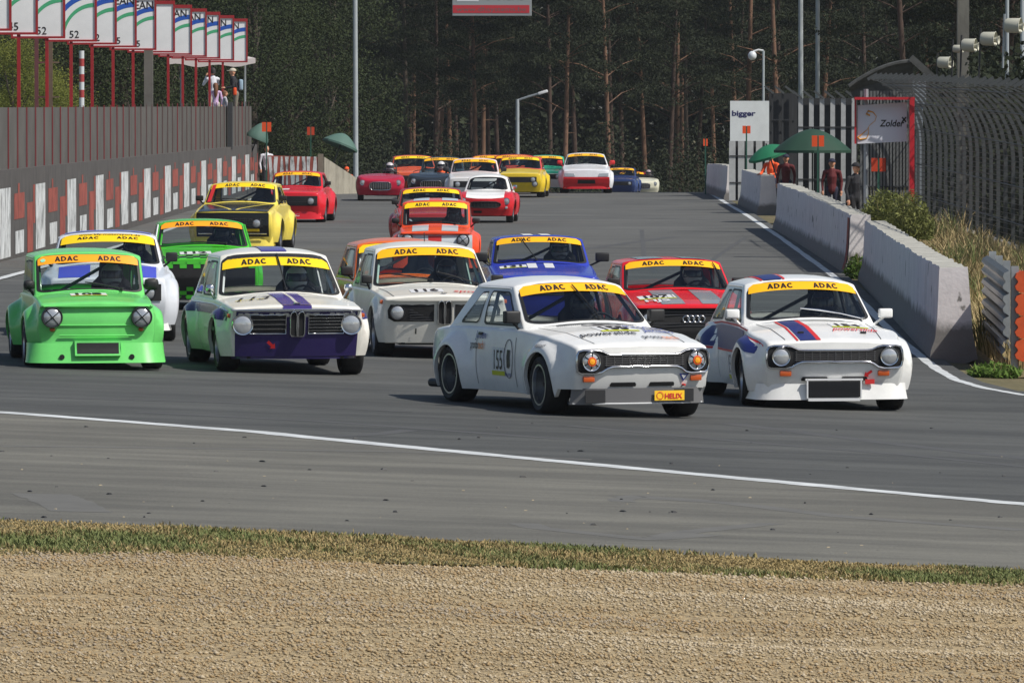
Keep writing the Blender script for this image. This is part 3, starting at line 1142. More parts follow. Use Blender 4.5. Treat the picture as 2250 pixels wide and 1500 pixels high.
# ------------------------------------------------------------------ surfaces
def surface_mat(name, base, alt, kind):
    m = bpy.data.materials.new(name)
    m.use_nodes = True
    nt = m.node_tree
    b = nt.nodes["Principled BSDF"]
    geo = nt.nodes.new("ShaderNodeNewGeometry")
    def noise(scale, sc=(1, 1, 1), detail=8, rough=0.65, rz=0.0):
        mp = nt.nodes.new("ShaderNodeMapping")
        mp.inputs["Scale"].default_value = sc
        mp.inputs["Rotation"].default_value = (0, 0, rz)
        n = nt.nodes.new("ShaderNodeTexNoise")
        n.inputs["Scale"].default_value = scale
        n.inputs["Detail"].default_value = detail
        n.inputs["Roughness"].default_value = rough
        nt.links.new(geo.outputs["Position"], mp.inputs["Vector"])
        nt.links.new(mp.outputs[0], n.inputs["Vector"])
        return n.outputs["Fac"]
    def ramp(f, p0, c0, p1, c1):
        r = nt.nodes.new("ShaderNodeValToRGB")
        r.color_ramp.elements[0].position, r.color_ramp.elements[1].position = p0, p1
        r.color_ramp.elements[0].color, r.color_ramp.elements[1].color = (*c0, 1), (*c1, 1)
        nt.links.new(f, r.inputs[0])
        return r.outputs[0]
    def mix(a, bb, f, mode='MIX'):
        x = nt.nodes.new("ShaderNodeMix")
        x.data_type = 'RGBA'
        x.blend_type = mode
        if isinstance(f, float):
            x.inputs[0].default_value = f
        else:
            nt.links.new(f, x.inputs[0])
        nt.links.new(a, x.inputs[6])
        nt.links.new(bb, x.inputs[7])
        return x.outputs[2]
    big = ramp(noise(0.22, (1, 0.35, 1)), 0.35, base, 0.68, alt)
    if kind == 'asphalt':
        grain = ramp(noise(55, detail=3), 0.3, (0.72, 0.72, 0.72), 0.72, (1.25, 1.25, 1.25))
        c = mix(big, grain, 1.0, 'MULTIPLY')
        streak = ramp(noise(0.9, (0.16, 0.9, 1), 5, 0.7, rz=0.16), 0.42, (0.74, 0.74, 0.75), 0.62, (1.08, 1.08, 1.07))
        c = mix(c, streak, 1.0, 'MULTIPLY')
        spk = ramp(noise(16, (1, 0.4, 1), 2, 0.5), 0.76, (1, 1, 1), 0.80, (0.45, 0.45, 0.45))
        c = mix(c, spk, 1.0, 'MULTIPLY')
        # rubber laid down through the corner, cleaner tarmac up the straight
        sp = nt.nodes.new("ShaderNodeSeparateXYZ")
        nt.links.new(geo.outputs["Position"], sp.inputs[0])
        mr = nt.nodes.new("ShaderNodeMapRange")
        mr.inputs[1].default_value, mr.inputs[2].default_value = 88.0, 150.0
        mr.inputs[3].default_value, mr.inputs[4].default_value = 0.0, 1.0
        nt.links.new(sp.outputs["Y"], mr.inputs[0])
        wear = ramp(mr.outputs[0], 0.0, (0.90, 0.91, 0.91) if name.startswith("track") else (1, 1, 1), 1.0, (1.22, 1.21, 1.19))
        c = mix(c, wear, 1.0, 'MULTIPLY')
        b.inputs["Roughness"].default_value = 0.82
        hs, bs, bd = 60, 0.35, 0.01
    elif kind == 'gravel':
        vr = nt.nodes.new("ShaderNodeTexVoronoi")
        vr.inputs["Scale"].default_value = 26
        nt.links.new(geo.outputs["Position"], vr.inputs["Vector"])
        cell = ramp(vr.outputs["Color"], 0.1, (0.62, 0.62, 0.62), 0.9, (1.3, 1.28, 1.2))
        c = mix(big, cell, 1.0, 'MULTIPLY')
        b.inputs["Roughness"].default_value = 0.9
        hs, bs, bd = 24, 0.8, 0.03
    else:
        grain = ramp(noise(9, detail=6), 0.3, (0.6, 0.6, 0.6), 0.72, (1.35, 1.35, 1.35))
        c = mix(big, grain, 1.0, 'MULTIPLY')
        b.inputs["Roughness"].default_value = 0.95
        hs, bs, bd = 12, 0.5, 0.03
    b.inputs["Specular IOR Level"].default_value = 0.25
    nt.links.new(c, b.inputs["Base Color"])
    bp = nt.nodes.new("ShaderNodeBump")
    bp.inputs["Strength"].default_value = bs
    bp.inputs["Distance"].default_value = bd
    nt.links.new(noise(hs, detail=3), bp.inputs["Height"])
    nt.links.new(bp.outputs[0], b.inputs["Normal"])
    return m

ASPHALT = surface_mat("track_asphalt", (0.088, 0.0895, 0.086), (0.114, 0.115, 0.110), 'asphalt')
APRON = surface_mat("run_off_asphalt", (0.142, 0.138, 0.120), (0.178, 0.172, 0.148), 'asphalt')
SOIL = surface_mat("dry_verge", (0.16, 0.13, 0.075), (0.10, 0.11, 0.045), 'soil')
GRAVEL = surface_mat("tan_gravel", (0.32, 0.245, 0.145), (0.39, 0.31, 0.19), 'gravel')
LINE = mat("line_paint", (0.55, 0.57, 0.57), 0.6, vary=0.28, scale=2.4)

def sheet(name, m, rows, dz=0.0):
    """rows of (x, y) laid on the ground shape"""
    mb = MB()
    mb.grid([[(x, y, ground(x, y) + dz) for x, y in r] for r in rows])
    o = mb.build(name, m, None, 60)
    return struct(o)

ys = [-30, 0, 20, 30] + list(np.arange(36, 340, 3.0)) + [350, 380, 420, 480, 560, 700, 1000]
xs = [-400, -120, -60, -30, -20, -14] + list(np.arange(-12, 12.1, 1.0)) + [14, 20, 30, 60, 120, 400]
sheet("ground", SOIL, [[(x, y) for x in xs] for y in ys], -0.05)

def curve_pts(px_list):
    return [spot(*p) for p in px_list]

def resample(pts, n, key):
    """interpolate (x, y) along one coordinate"""
    pts = sorted(pts, key=lambda p: p[key])
    return pts

# outer white line, run-off edge and grass edge as x -> y curves read off the photograph
edge_line = curve_pts([(-150, 897), (0, 906), (280, 927), (560, 949), (840, 977), (1125, 1004), (1400, 1030), (1700, 1058), (1980, 1084), (2250, 1108), (2420, 1125)])
grass_top = curve_pts([(-150, 1140), (0, 1148), (300, 1160), (560, 1175), (840, 1187), (1125, 1203), (1400, 1218), (1700, 1236), (1980, 1251), (2250, 1264), (2420, 1272)])
grass_bot = curve_pts([(-150, 1226), (0, 1226), (300, 1230), (560, 1238), (840, 1242), (1125, 1250), (1400, 1262), (1700, 1273), (1980, 1282), (2250, 1290), (2420, 1296)])
def cy(curve, x):
    L = [(p.x, p.y) for p in curve]
    if x < L[0][0]:
        (a, b), (c, d) = L[0], L[1]
        return b + (d - b) / (c - a) * (x - a)
    if x > L[-1][0]:
        (a, b), (c, d) = L[-2], L[-1]
        return d + (d - b) / (c - a) * (x - c)
    return interp(L, x)

inner_px = [(1556, 424), (1600, 449), (1640, 472), (1700, 512), (1762, 556), (1829, 604), (1900, 668), (1965, 735), (2022, 782), (2060, 811), (2099, 834), (2160, 852), (2250, 868), (2400, 884)]
inner = curve_pts(inner_px)
def inner_x(y):
    L = sorted((p.y, p.x) for p in inner)
    if y > L[-1][0]:
        return L[-1][1] + (y - L[-1][0]) * 0.004
    return interp(L, y)

gx = [-60, -30, -20, -14] + list(np.arange(-12, 12.1, 0.75)) + [14, 20, 30, 60]
# track: one sheet from the outer white line up the straight; edges follow the walls
rows = []
tyv = list(np.arange(76, 330, 2.5)) + [340, 360, 400]
for y in tyv:
    xl = -60 if y < 138 else -9.9
    xr = inner_x(y) + 0.28 if y > 86 else 40
    xr = 40 - (40 - (inner_x(88) + 0.28)) * smooth(80, 88, y) if y <= 88 else xr
    rows.append([(xl + (xr - xl) * t, y) for t in [i / 24 for i in range(25)]])
near = []
for k in range(5):
    near.append([(x, cy(edge_line, max(-9, min(9, x))) * (1 - k / 4) + 76.001 * (k / 4)) for x in gx])
tr = MB()
def gz(r, dz):
    return [(x, y, ground(x, y) + dz) for x, y in r]
tr.grid([gz(r, 0) for r in rows])
tr.grid([gz(r, 0) for r in near])
struct(tr.build("track", ASPHALT, None, 60))
ap = []
for k in range(6):
    ap.append([(x, cy(grass_top, max(-9, min(9, x))) * (1 - k / 5) + cy(edge_line, max(-9, min(9, x))) * (k / 5)) for x in gx])
struct(MB().grid([gz(r, 0.0) for r in ap]).build("run_off_apron", APRON, None, 60))

def line(name, pts, w, m=LINE, dz=0.004, jit=0.0):
    mb = MB()
    a, b = [], []
    P = []
    for p, q in zip(pts, pts[1:]):
        for i in range(8):
            P.append(p.lerp(q, i / 8))
    P.append(pts[-1])
    for i, p in enumerate(P):
        t = (P[min(i + 1, len(P) - 1)] - P[max(i - 1, 0)])
        n = Vector((-t.y, t.x, 0)).normalized()
        for L, s_ in ((a, 1), (b, -1)):
            q = p + n * s_ * (w / 2 + random.uniform(-jit, jit))
            L.append((q.x, q.y, ground(q.x, q.y) + dz))
    mb.grid([a, b])
    return struct(mb.build(name, m, None, 0))
line("white_edge_line", edge_line, 0.34, jit=0.025)
line("white_inner_line", inner, 0.14, dz=0.004, jit=0.01)
left_line = [Vector((-8.9 + 0.004 * (y - 100), y, 0)) for y in np.arange(90, 250, 6)]
line("white_pit_line", left_line, 0.16, dz=0.004, jit=0.01)

# rubber marks on the tarmac
RUB = mat("tyre_rubber_marks", (0.074, 0.074, 0.072), 0.75, vary=0.12, scale=2)
RUB2 = mat("faint_rubber_marks", (0.122, 0.119, 0.108), 0.8, vary=0.12, scale=2)
def arcpx(pts):
    return [spot(*p) for p in pts]
marks = [([(1600, 930), (1800, 955), (2050, 985), (2300, 1012)], 0.30, RUB), ([(300, 905), (700, 925), (1200, 962), (1700, 992)], 0.22, RUB), ([(1250, 935), (1650, 972), (2000, 1000), (2300, 1030)], 0.20, RUB),
         ([(1365, 1090), (1400, 1093), (1600, 1105), (1850, 1135), (2250, 1165)], 0.16, RUB2), ([(1370, 1103), (1362, 1098), (1400, 1090), (1560, 1100)], 0.12, RUB2), ([(1150, 1150), (1180, 1160), (1420, 1185), (1560, 1175)], 0.14, RUB2),
         ([(1450, 1180), (1520, 1168), (1700, 1150)], 0.12, RUB2), ([(0, 980), (400, 985), (900, 993), (1300, 1010)], 0.10, RUB2), ([(90, 1085), (130, 1100), (180, 1125)], 0.5, RUB2),
         ([(1410, 505), (1415, 560), (1440, 600)], 0.10, RUB), ([(700, 466), (1100, 474), (1420, 480), (1680, 486)], 0.35, RUB), ([(1180, 560), (1300, 545), (1480, 520)], 0.3, RUB), ([(1500, 620), (1580, 560), (1640, 520)], 0.12, RUB),
         ([(700, 960), (820, 955), (900, 945)], 0.2, RUB), ([(0, 870), (500, 885), (900, 905)], 0.16, RUB)]
for i, (p, w, m) in enumerate(marks):
    line("skid_mark", arcpx(p), w * (1.8 if m is RUB2 and w < 0.4 else 1), m, dz=0.0012 + 0.00005 * i, jit=w * 0.04)

# crumbs of rubber and pebbles lying on the run-off
def crumbs(name, n, m, size, box):
    mb = MB()
    for _ in range(n):
        px, py = random.uniform(*box[0]), random.uniform(*box[1])
        p = spot(px, py)
        s_ = random.uniform(*size)
        M = Matrix.Rotation(random.uniform(0, 6.28), 3, 'Z')
        mb.box(p + Vector((0, 0, s_ * 0.25)), (s_ * random.uniform(0.7, 2.4), s_ * random.uniform(0.7, 1.5), s_ * 0.4), 0, M, 0.5)
    return struct(mb.build(name, m, None, 0), "stuff")
crumbs("rubber_crumbs", 60, BLACK, (0.012, 0.034), ((0, 2250), (925, 1180)))
crumbs("loose_pebbles", 40, mat("pale_pebble", (0.36, 0.30, 0.20), 0.8), (0.008, 0.018), ((0, 2250), (1000, 1230)))

# ------------------------------------------------------------------ grass strip and gravel trap
gs = []
for k in range(7):
    gs.append([(x, cy(grass_bot, max(-9, min(9, x))) * (1 - k / 6) + cy(grass_top, max(-9, min(9, x))) * (k / 6)) for x in gx])
struct(MB().grid([gz(r, 0.02) for r in gs]).build("grass_verge", SOIL, None, 60))
gv = []
for k in range(12):
    gv.append([(x, 20 * (1 - k / 11) + cy(grass_bot, max(-9, min(9, x))) * (k / 11)) for x in gx])
def bumpy(x, y):
    return 0.012 * math.sin(x * 1.7 + y * 0.6) + 0.014 * math.sin(y * 1.3 + 0.8 * math.sin(x * 0.6)) + 0.008 * math.sin(y * 3.1 + x * 0.9) + sum(d * (-math.exp(-((y - y0 - 0.05 * x - 0.15 * math.sin(x * 0.5 + y0)) / w) ** 2) + 0.6 * math.exp(-((y - y0 - 0.05 * x - 2.2 * w) / w) ** 2)) for y0, w, d in ((43.2, 0.16, 0.008), (45.1, 0.22, 0.014), (46.0, 0.15, 0.008), (47.6, 0.2, 0.011), (49.6, 0.22, 0.01)))
gvm = MB()
fine = []
for k in range(70):
    fine.append([(x, 30 * (1 - k / 69) + cy(grass_bot, max(-9, min(9, x))) * (k / 69)) for x in np.arange(-9, 9.1, 0.4)])
gvm.grid([[(x, y, ground(x, y) + 0.03 + bumpy(x, y)) for x, y in r] for r in fine])
struct(gvm.build("gravel_bed", GRAVEL, None, 60))

def stones(n):
    base = np.array([(1, 0, 0), (0, 1, 0), (-1, 0, 0), (0, -1, 0), (0, 0, 0.8), (0, 0, -0.5)], float)
    tri = np.array([(0, 1, 4), (1, 2, 4), (2, 3, 4), (3, 0, 4), (1, 0, 5), (2, 1, 5), (3, 2, 5), (0, 3, 5)])
    y = 40 + (np.random.rand(n) ** 0.8) * 14.5
    x = (np.random.rand(n) - 0.5) * 2 * (y * 0.075)
    yb = np.array([cy(grass_bot, a) for a in x])
    keep = y < yb + np.random.rand(n) ** 4 * 0.6
    x, y = x[keep], y[keep]
    n = len(x)
    z = np.array([ground(a, b) + 0.03 + bumpy(a, b) for a, b in zip(x, y)])
    s_ = 0.006 + 0.014 * np.random.rand(n) ** 3.0
    ang = np.random.rand(n) * 6.28
    jit = 0.6 + 0.8 * np.random.rand(n, 6, 1)
    V = base[None] * jit * s_[:, None, None]
    c, q = np.cos(ang)[:, None], np.sin(ang)[:, None]
    X = V[:, :, 0] * c - V[:, :, 1] * q
    Y = V[:, :, 0] * q + V[:, :, 1] * c
    P = np.stack([X + x[:, None], Y + y[:, None], V[:, :, 2] * 0.8 + z[:, None] + s_[:, None] * 0.3], -1).reshape(-1, 3)
    Fc = (tri[None] + (np.arange(n) * 6)[:, None, None]).reshape(-1, 3)
    me = bpy.data.meshes.new("gravel_stones")
    me.vertices.add(len(P))
    me.vertices.foreach_set("co", P.ravel())
    me.loops.add(Fc.size)
    me.loops.foreach_set("vertex_index", Fc.ravel().astype(np.int32))
    me.polygons.add(len(Fc))
    me.polygons.foreach_set("loop_start", np.arange(0, Fc.size, 3, dtype=np.int32))
    band = np.sin(x * 0.8 + 1.3 * np.sin(y * 0.9)) + np.sin(y * 1.7 + 0.6 * np.sin(x)) + np.random.randn(n) * 1.1
    mi = np.repeat(np.where(band > 1.2, 1, np.where(band > -0.6, 0, np.where(band > -1.9, 2, 3))), 8).astype(np.int32)
    for nm, col in (("stone_tan", (0.37, 0.285, 0.165)), ("stone_cream", (0.46, 0.38, 0.26)), ("stone_ochre", (0.33, 0.23, 0.115)), ("stone_grey", (0.34, 0.28, 0.20))):
        me.materials.append(mat(nm, col, 0.85))
    me.polygons.foreach_set("material_index", mi)
    me.update()
    me.validate()
    o = link("gravel_stones", me)
    return struct(o, "stuff")
stones(95000)

def blades(name, n, place, h, mats, lean=0.5, w=0.006):
    """tufts of grass: one bent two-segment blade each"""
    V, Fc, mi = [], [], []
    k = 0
    while k < n:
        p, sc, m = place()
        if p is None:
            continue
        a = random.uniform(0, 6.28)
        hh = h * sc * random.uniform(0.5, 1.25)
        dx, dy = math.cos(a), math.sin(a)
        l = hh * lean * random.uniform(0.1, 1)
        b = random.uniform(0, 6.28)
        wx, wy = math.cos(b) * w, math.sin(b) * w
        o = len(V)
        V += [(p[0] - wx, p[1] - wy, p[2]), (p[0] + wx, p[1] + wy, p[2]), (p[0] + dx * l * 0.35 + wx * 0.8, p[1] + dy * l * 0.35 + wy * 0.8, p[2] + hh * 0.6),
              (p[0] + dx * l * 0.35 - wx * 0.8, p[1] + dy * l * 0.35 - wy * 0.8, p[2] + hh * 0.6), (p[0] + dx * l, p[1] + dy * l, p[2] + hh)]
        Fc += [(o, o + 1, o + 2, o + 3), (o + 3, o + 2, o + 4)]
        mi += [m, m]
        k += 1
    me = bpy.data.meshes.new(name)
    me.from_pydata(V, [], Fc)
    for m in mats:
        me.materials.append(m)
    me.polygons.foreach_set("material_index", mi)
    return struct(link(name, me), "stuff")
G1 = mat("grass_green", (0.15, 0.175, 0.055), 0.8)
G2 = mat("grass_dry", (0.36, 0.27, 0.12), 0.85)
G3 = mat("grass_olive", (0.21, 0.19, 0.07), 0.8)
def place_strip():
    x = random.uniform(-4.6, 4.6)
    y0, y1 = cy(grass_bot, x), cy(grass_top, x)
    t = random.random()
    y = y0 + (y1 - y0) * t + random.gauss(0, 0.12)
    n = math.sin(x * 1.9 + 1.3 * math.sin(y * 1.1)) + math.sin(x * 0.7 - y * 1.7) + 0.8 * math.sin(x * 5.1 + y * 3.0)
    g = n + (0.35 if t < 0.45 else -0.2) + random.gauss(0, 0.8)
    sc = 1.0 if n > -0.4 else 0.5
    return (x, y, ground(x, y) + 0.015), sc, (0 if g > 1.1 else 2 if g > 0.0 else 1)
blades("verge_grass", 60000, place_strip, 0.038, [G1, G2, G3], 0.9, 0.007)

# ------------------------------------------------------------------ pit wall on the left
def concrete(name, col, vary=0.16, streak=0.35, sc=(1.6, 1.6, 0.22), lo=0.33, hi=0.52):
    m = mat(name, col, 0.85, vary=vary, scale=2.2, bump=0.25, bscale=14)
    nt = m.node_tree
    b = nt.nodes["Principled BSDF"]
    src = b.inputs["Base Color"].links[0].from_socket
    geo = nt.nodes.new("ShaderNodeNewGeometry")
    mp = nt.nodes.new("ShaderNodeMapping")
    mp.inputs["Scale"].default_value = sc
    n = nt.nodes.new("ShaderNodeTexNoise")
    n.inputs["Scale"].default_value = 2.5
    n.inputs["Detail"].default_value = 7
    n.inputs["Roughness"].default_value = 0.7
    r = nt.nodes.new("ShaderNodeValToRGB")
    r.color_ramp.elements[0].position, r.color_ramp.elements[1].position = lo, hi
    k = 1 - streak
    r.color_ramp.elements[0].color = (k, k, k, 1)
    r.color_ramp.elements[1].color = (1, 1, 1, 1)
    x = nt.nodes.new("ShaderNodeMix")
    x.data_type = 'RGBA'
    x.blend_type = 'MULTIPLY'
    x.inputs[0].default_value = 1
    nt.links.new(geo.outputs["Position"], mp.inputs["Vector"])
    nt.links.new(mp.outputs[0], n.inputs["Vector"])
    nt.links.new(n.outputs["Fac"], r.inputs[0])
    nt.links.new(src, x.inputs[6])
    nt.links.new(r.outputs[0], x.inputs[7])
    nt.links.new(x.outputs[2], b.inputs["Base Color"])
    return m

def wx(D):
    return -10.05 + (D - 143) * 0.0105
def wtop(D):
    return 1.88 + (D - 143) * (1.62 - 1.88) / 110
WALLC = concrete("pit_wall_concrete", (0.085, 0.078, 0.073), 0.2, 0.4)
PW = concrete("worn_white_wall_paint", (0.58, 0.60, 0.60), 0.25, 0.75, (1.2, 1.2, 0.6), 0.36, 0.50)
PR = concrete("worn_red_wall_paint", (0.30, 0.07, 0.05), 0.25, 0.55, (1.2, 1.2, 0.6), 0.33, 0.50)
RED = mat("red_post_paint", (0.33, 0.018, 0.022), 0.45, vary=0.15, scale=3)
w = empty("pit_wall", (wx(143), 143, 0))
w0 = Vector(w.location)
tag(w, "long dark concrete pit wall painted with worn white and red bars", "wall")
wb_ = MB()
Ds = list(np.arange(128, 254.1, 3.0))
rows = []
for dx, zf in ((0, -0.3), (0.0, 0.0), (0.0, 1.0), (-0.35, 1.0), (-0.35, -0.3)):
    rows.append([(wx(D) + dx - w0.x, D - w0.y, (wtop(D) * zf if zf >= 0 else zf)) for D in Ds])
wb_.grid(rows)
wb_.add([r[-1] for r in rows], [(0, 1, 2, 3, 4)])
wb_.build("wall_body", WALLC, w, 20)
def paint_on_wall(name, D0, D1, z0, z1, m, off=0.006):
    mb = MB()
    n = 3
    mb.grid([[(wx(D0 + (D1 - D0) * i / n) + off - w0.x, D0 + (D1 - D0) * i / n - w0.y, z) for i in range(n + 1)] for z in (z0, (z0 + z1) / 2, z1)])
    mb.build(name, m, w, 0)
D = 133.5
while D < 249:
    k = wtop(D) / 1.88
    paint_on_wall("white_bar", D, D + 2.7, 0.14, 1.52 * k, PW)
    paint_on_wall("red_block", D + 3.6, D + 6.3, 0.86 * k, 1.38 * k, PR)
    paint_on_wall("red_tab", D + 4.6, D + 5.0, 1.38 * k, 1.58 * k, PR, 0.007)
    paint_on_wall("short_white_bar", D + 3.9, D + 6.1, 0.16, 0.62, PW, 0.008)
    paint_on_wall("red_bar", D + 7.0, D + 8.6, 0.12, 1.15 * k, PR)
    paint_on_wall("thin_red_bar", D + 8.65, D + 9.15, 0.7 * k, 1.5 * k, PR, 0.007)
    D += 9.3
# screen fence standing on the wall
FENCE = mat("smoked_fence_panel", (0.105, 0.098, 0.088), 0.6, vary=0.25, scale=0.8)
fz = 3.12
fn_ = empty("wall_fence", (wx(143), 143, wtop(143)))
f0 = Vector(fn_.location)
tag(fn_, "grey brown panel fence with thin red posts on top of the pit wall", "fence")
D = 130.0
i = 0
while D < 251:
    mb = MB()
    e = D + 2.38
    x0, x1 = wx(D) - 0.17, wx(e) - 0.17
    a = [(x0, D, wtop(D)), (x1, e, wtop(e)), (x1, e, fz - (e - 143) * 0.0016), (x0, D, fz - (D - 143) * 0.0016)]
    a = [Vector(p) - f0 for p in a]
    b = [p + Vector((-0.03, 0, 0)) for p in a]
    mb.add(a + b, [(0, 1, 2, 3), (7, 6, 5, 4), (3, 2, 6, 7), (0, 3, 7, 4), (1, 5, 6, 2)])
    mb.build("fence_panel", FENCE, fn_, 0)
    mb = MB()
    mb.box(Vector((x0 + 0.02, D, (wtop(D) + fz) / 2 - 0.01)) - f0, (0.024, 0.024, fz - wtop(D)))
    mb.build("fence_post", mat("dark_red_post", (0.22, 0.025, 0.03), 0.6) if D < 185 or i % 4 == 0 else mat("far_dull_red_post", (0.12, 0.07, 0.065), 0.6), fn_, 0)  # duller red on most far posts, so the row fades with distance
    D += 2.42
    i += 1
# light pillar flakes and dark gap at the far end
mb = MB()
mb.box((wx(236) - 0.05, 236, 2.35), (0.14, 0.8, 1.5))
tag(mb.build("fence_pillar", mat("dark_steel", (0.04, 0.042, 0.045), 0.6), None, 0), "dark pillar breaking the pit wall fence near its far end", "pillar")

# pit boards on red posts
BOARD = mat("board_white", (0.86, 0.86, 0.86), 0.5, vary=0.06, scale=1.5)
ARCB = mat("board_blue_arc", srgb(40, 90, 185), 0.5)
ARCG = mat("board_green_arc", srgb(75, 175, 125), 0.5)
board_x = [(-18, '45'), (42, '45'), (104, '52'), (157, '52'), (203, '52'), (249, '45'), (293, '45'), (333, None), (370, '52'), (402, '45'), (431, '52'), (461, '45'), (490, '45')]
ordinal = ["nearest", "second", "third", "fourth", "fifth", "sixth", "seventh", "eighth", "ninth", "tenth", "eleventh", "twelfth", "last"]
for i, (px, num) in enumerate(board_x):
    D = 150.0
    for _ in range(30):
        D = 16000 * (wx(D) - 0.9) / (px - 1125)
    x = wx(D) - 0.9
    bx = -0.20 if i < 3 else 0.0
    z0, z1 = 4.74 - (D - 154) * 0.0026, 6.06 - (D - 154) * 0.0024
    p = empty("pit_board", (x, D, 0))
    tag(p, ("blank white pit board, eighth from the left edge along the wall" if num is None else
            "%s white pit board from the left edge, red post, number %s and arcs" % (ordinal[i], num)), "sign", "pit boards along the wall")
    mb = MB()
    mb.box((-bx, 0, (1.9 + z0) / 2), (0.075, 0.075, z0 - 1.9))
    mb.build("post", RED, p, 0)
    p.location.x += bx
    hw = 0.575 if D < 195 else 0.575 + (D - 195) * 0.0042
    mb = MB()
    mb.box((0, 0, (z0 + z1) / 2), (2 * hw, 0.06, z1 - z0))
    mb.build("board", BOARD, p, 0)
    mb = MB()
    t = 0.05
    for c, d in (((0, -0.035, z0 - t / 2), (2 * hw + 2 * t, 0.05, t)), ((0, -0.035, z1 + t), (2 * hw + 2 * t, 0.05, 2 * t)), ((-hw - t / 2, -0.035, (z0 + z1) / 2), (t, 0.05, z1 - z0)), ((hw + t / 2, -0.035, (z0 + z1) / 2), (t, 0.05, z1 - z0))):
        mb.box(c, d)
    mb.build("red_frame", RED, p, 0)
    if num:
        for m, r0, r1, nm in ((ARCB, 0.78, 0.90, "blue_arc"), (ARCG, 0.58, 0.67, "green_arc")):
            mb = MB()
            cx, cz = hw - 0.02, z0 + 0.02
            rows = [[], []]
            for k in range(15):
                a = math.radians(90 + 76 * k / 14)
                for q, r in enumerate((r0 + 0.10, r1 + 0.10)):
                    rr = r - 0.03 * (k / 14 if q else 0)
                    rows[q].append((max(-hw, cx + rr * math.cos(a) * 1.05), -0.034, cz + rr * math.sin(a) * 1.12))
            mb.grid(rows)
            mb.build(nm, m, p, 0)
        mb = MB()
        text_on(mb, "OCEAN", lambda u, v: (u, -0.036, v), 0.09, z1 - 0.15, 0.21, fit=0.92, bold=0.01)
        mb.build("lettering", INK, p, 0)
        mb = MB()
        text_on(mb, num, lambda u, v: (u, -0.037, v), 0.08, z0 + 0.13, 0.17, bold=0.005)
        mb.build("board_number", INK, p, 0)
mb = MB()
aw = [(-0.4 + 0, 0), (1.9, 0)]
rows = []
for i in range(13):
    t = i / 12
    q = 0.05 * math.sin(t * 14) - 0.05 * math.sin(math.pi * t)
    rows.append([(-1.5 + 3.0 * t, 0, 4.50 + q), (-1.5 + 3.0 * t, 0.02, 4.70 + 0.4 * q), (-1.2 + 2.4 * t, 1.2, 4.78)])
mb.grid(rows)
aw_o = empty("awning", (-10.3, 250, -0.12))
mb.build("awning_cloth", mat("awning_pale_pink", (0.60, 0.54, 0.52), 0.7), aw_o)
for xx in (-1.1, 1.1):
    MB().tube([(xx, 1.0, 2.0), (xx, 1.0, 4.75)], 0.04, 6).build("awning_pole", STEEL, aw_o)
tag(aw_o, "pale pink awning over the spectators at the far end of the pit wall", "awning")

def pole_stripes(px, py0, py1, D, rad):
    a, b = at(px, py0, D), at(px, py1, D)
    p = empty("striped_pole", (a.x, D, b.z - 1.2))
    tag(p, "red and white banded pole behind the pit wall", "pole")
    n = 7
    H = a.z - b.z
    mb = MB()
    mb.tube([(0, 0, 0), (0, 0, 1.2)], rad, 8)
    mb.build("pole_foot", mat("pole_white", (0.6, 0.63, 0.65), 0.5), p)
    for i in range(n):
        mb = MB()
        mb.tube([(0, 0, 1.2 + H * i / n), (0, 0, 1.2 + H * (i + 1) / n)], rad, 10)
        mb.build("pole_band", mat("pole_white", (0.6, 0.63, 0.65), 0.5) if i % 2 == 0 else mat("pole_red", (0.38, 0.05, 0.05), 0.5), p)
pole_stripes(180, 112, 232, 170, 0.06)
for px, D_, nm, col, rr in ((327, 200, "grey_pillar", (0.15, 0.14, 0.125), 0.12), (81, 190, "lattice_mast", (0.13, 0.04, 0.045), 0.05), (112, 190, "lattice_mast", (0.14, 0.09, 0.06), 0.05)):
    a = at(px, 232, D_)
    mb = MB()
    mb.box((0, 0, 4.5), (rr * 2, rr * 2, 9.0))
    if nm == "lattice_mast":
        for k in range(10):
            mb.box((rr * 2, 0, 0.6 + k * 0.9), (rr * 5, 0.04, 0.04))
    o = mb.build(nm, mat(nm + "_%d" % px, col, 0.7, vary=0.2, scale=2), None, 0)
    o.location = (a.x, D_, 0)
    tag(o, {327: "broad grey concrete pillar behind the pit boards", 81: "dark red lattice mast in front of the yellow green bush", 112: "brown lattice mast in front of the yellow green bush"}[px], "pillar")

# striped barrier end and concrete wedge beyond the pit wall
def solid(mb, foot, h0, h1, t=0.3):
    (x0, y0), (x1, y1) = foot
    d = Vector((x1 - x0, y1 - y0, 0)).normalized()
    n = Vector((-d.y, d.x, 0)) * t
    P = []
    for (x, y), h in (((x0, y0), h0), ((x1, y1), h1)):
        z = ground(x, y) - 0.2
        P += [Vector((x, y, z)), Vector((x, y, z + h + 0.2)), Vector((x, y, z + h + 0.2)) + n, Vector((x, y, z)) + n]
    mb.add(P, [(0, 4, 5, 1), (1, 5, 6, 2), (2, 6, 7, 3), (0, 1, 2, 3), (4, 7, 6, 5)])
D_ = 246.0
xa, xb = (588 - 1125) * D_ / 16000, (697 - 1125) * D_ / 16000
st = empty("striped_barrier", (xa, D_, 0))
tag(st, "red and white striped barrier end behind the red car", "barrier")
mb = MB()
solid(mb, ((0, 0), (xb - xa, 0)), 1.3, 1.3)
mb.build("barrier_block", PR, st, 0)
n = 9
for i in range(n):
    mb = MB()
    x = (xb - xa) * (i + 0.25) / n
    wv = (xb - xa) / n * 0.55
    mb.grid([[(x + 0.03 * math.sin(i * 2 + k), -0.008, 1.26 * k / 4), (x + wv + 0.03 * math.sin(i * 3 + k), -0.008, 1.26 * k / 4)] for k in range(5)])
    mb.build("white_stripe", PW, st, 0)
mb = MB()
solid(mb, ((xb + 0.02, D_ + 0.1), (xb + 0.20, D_ + 0.1)), 1.36, 1.36)
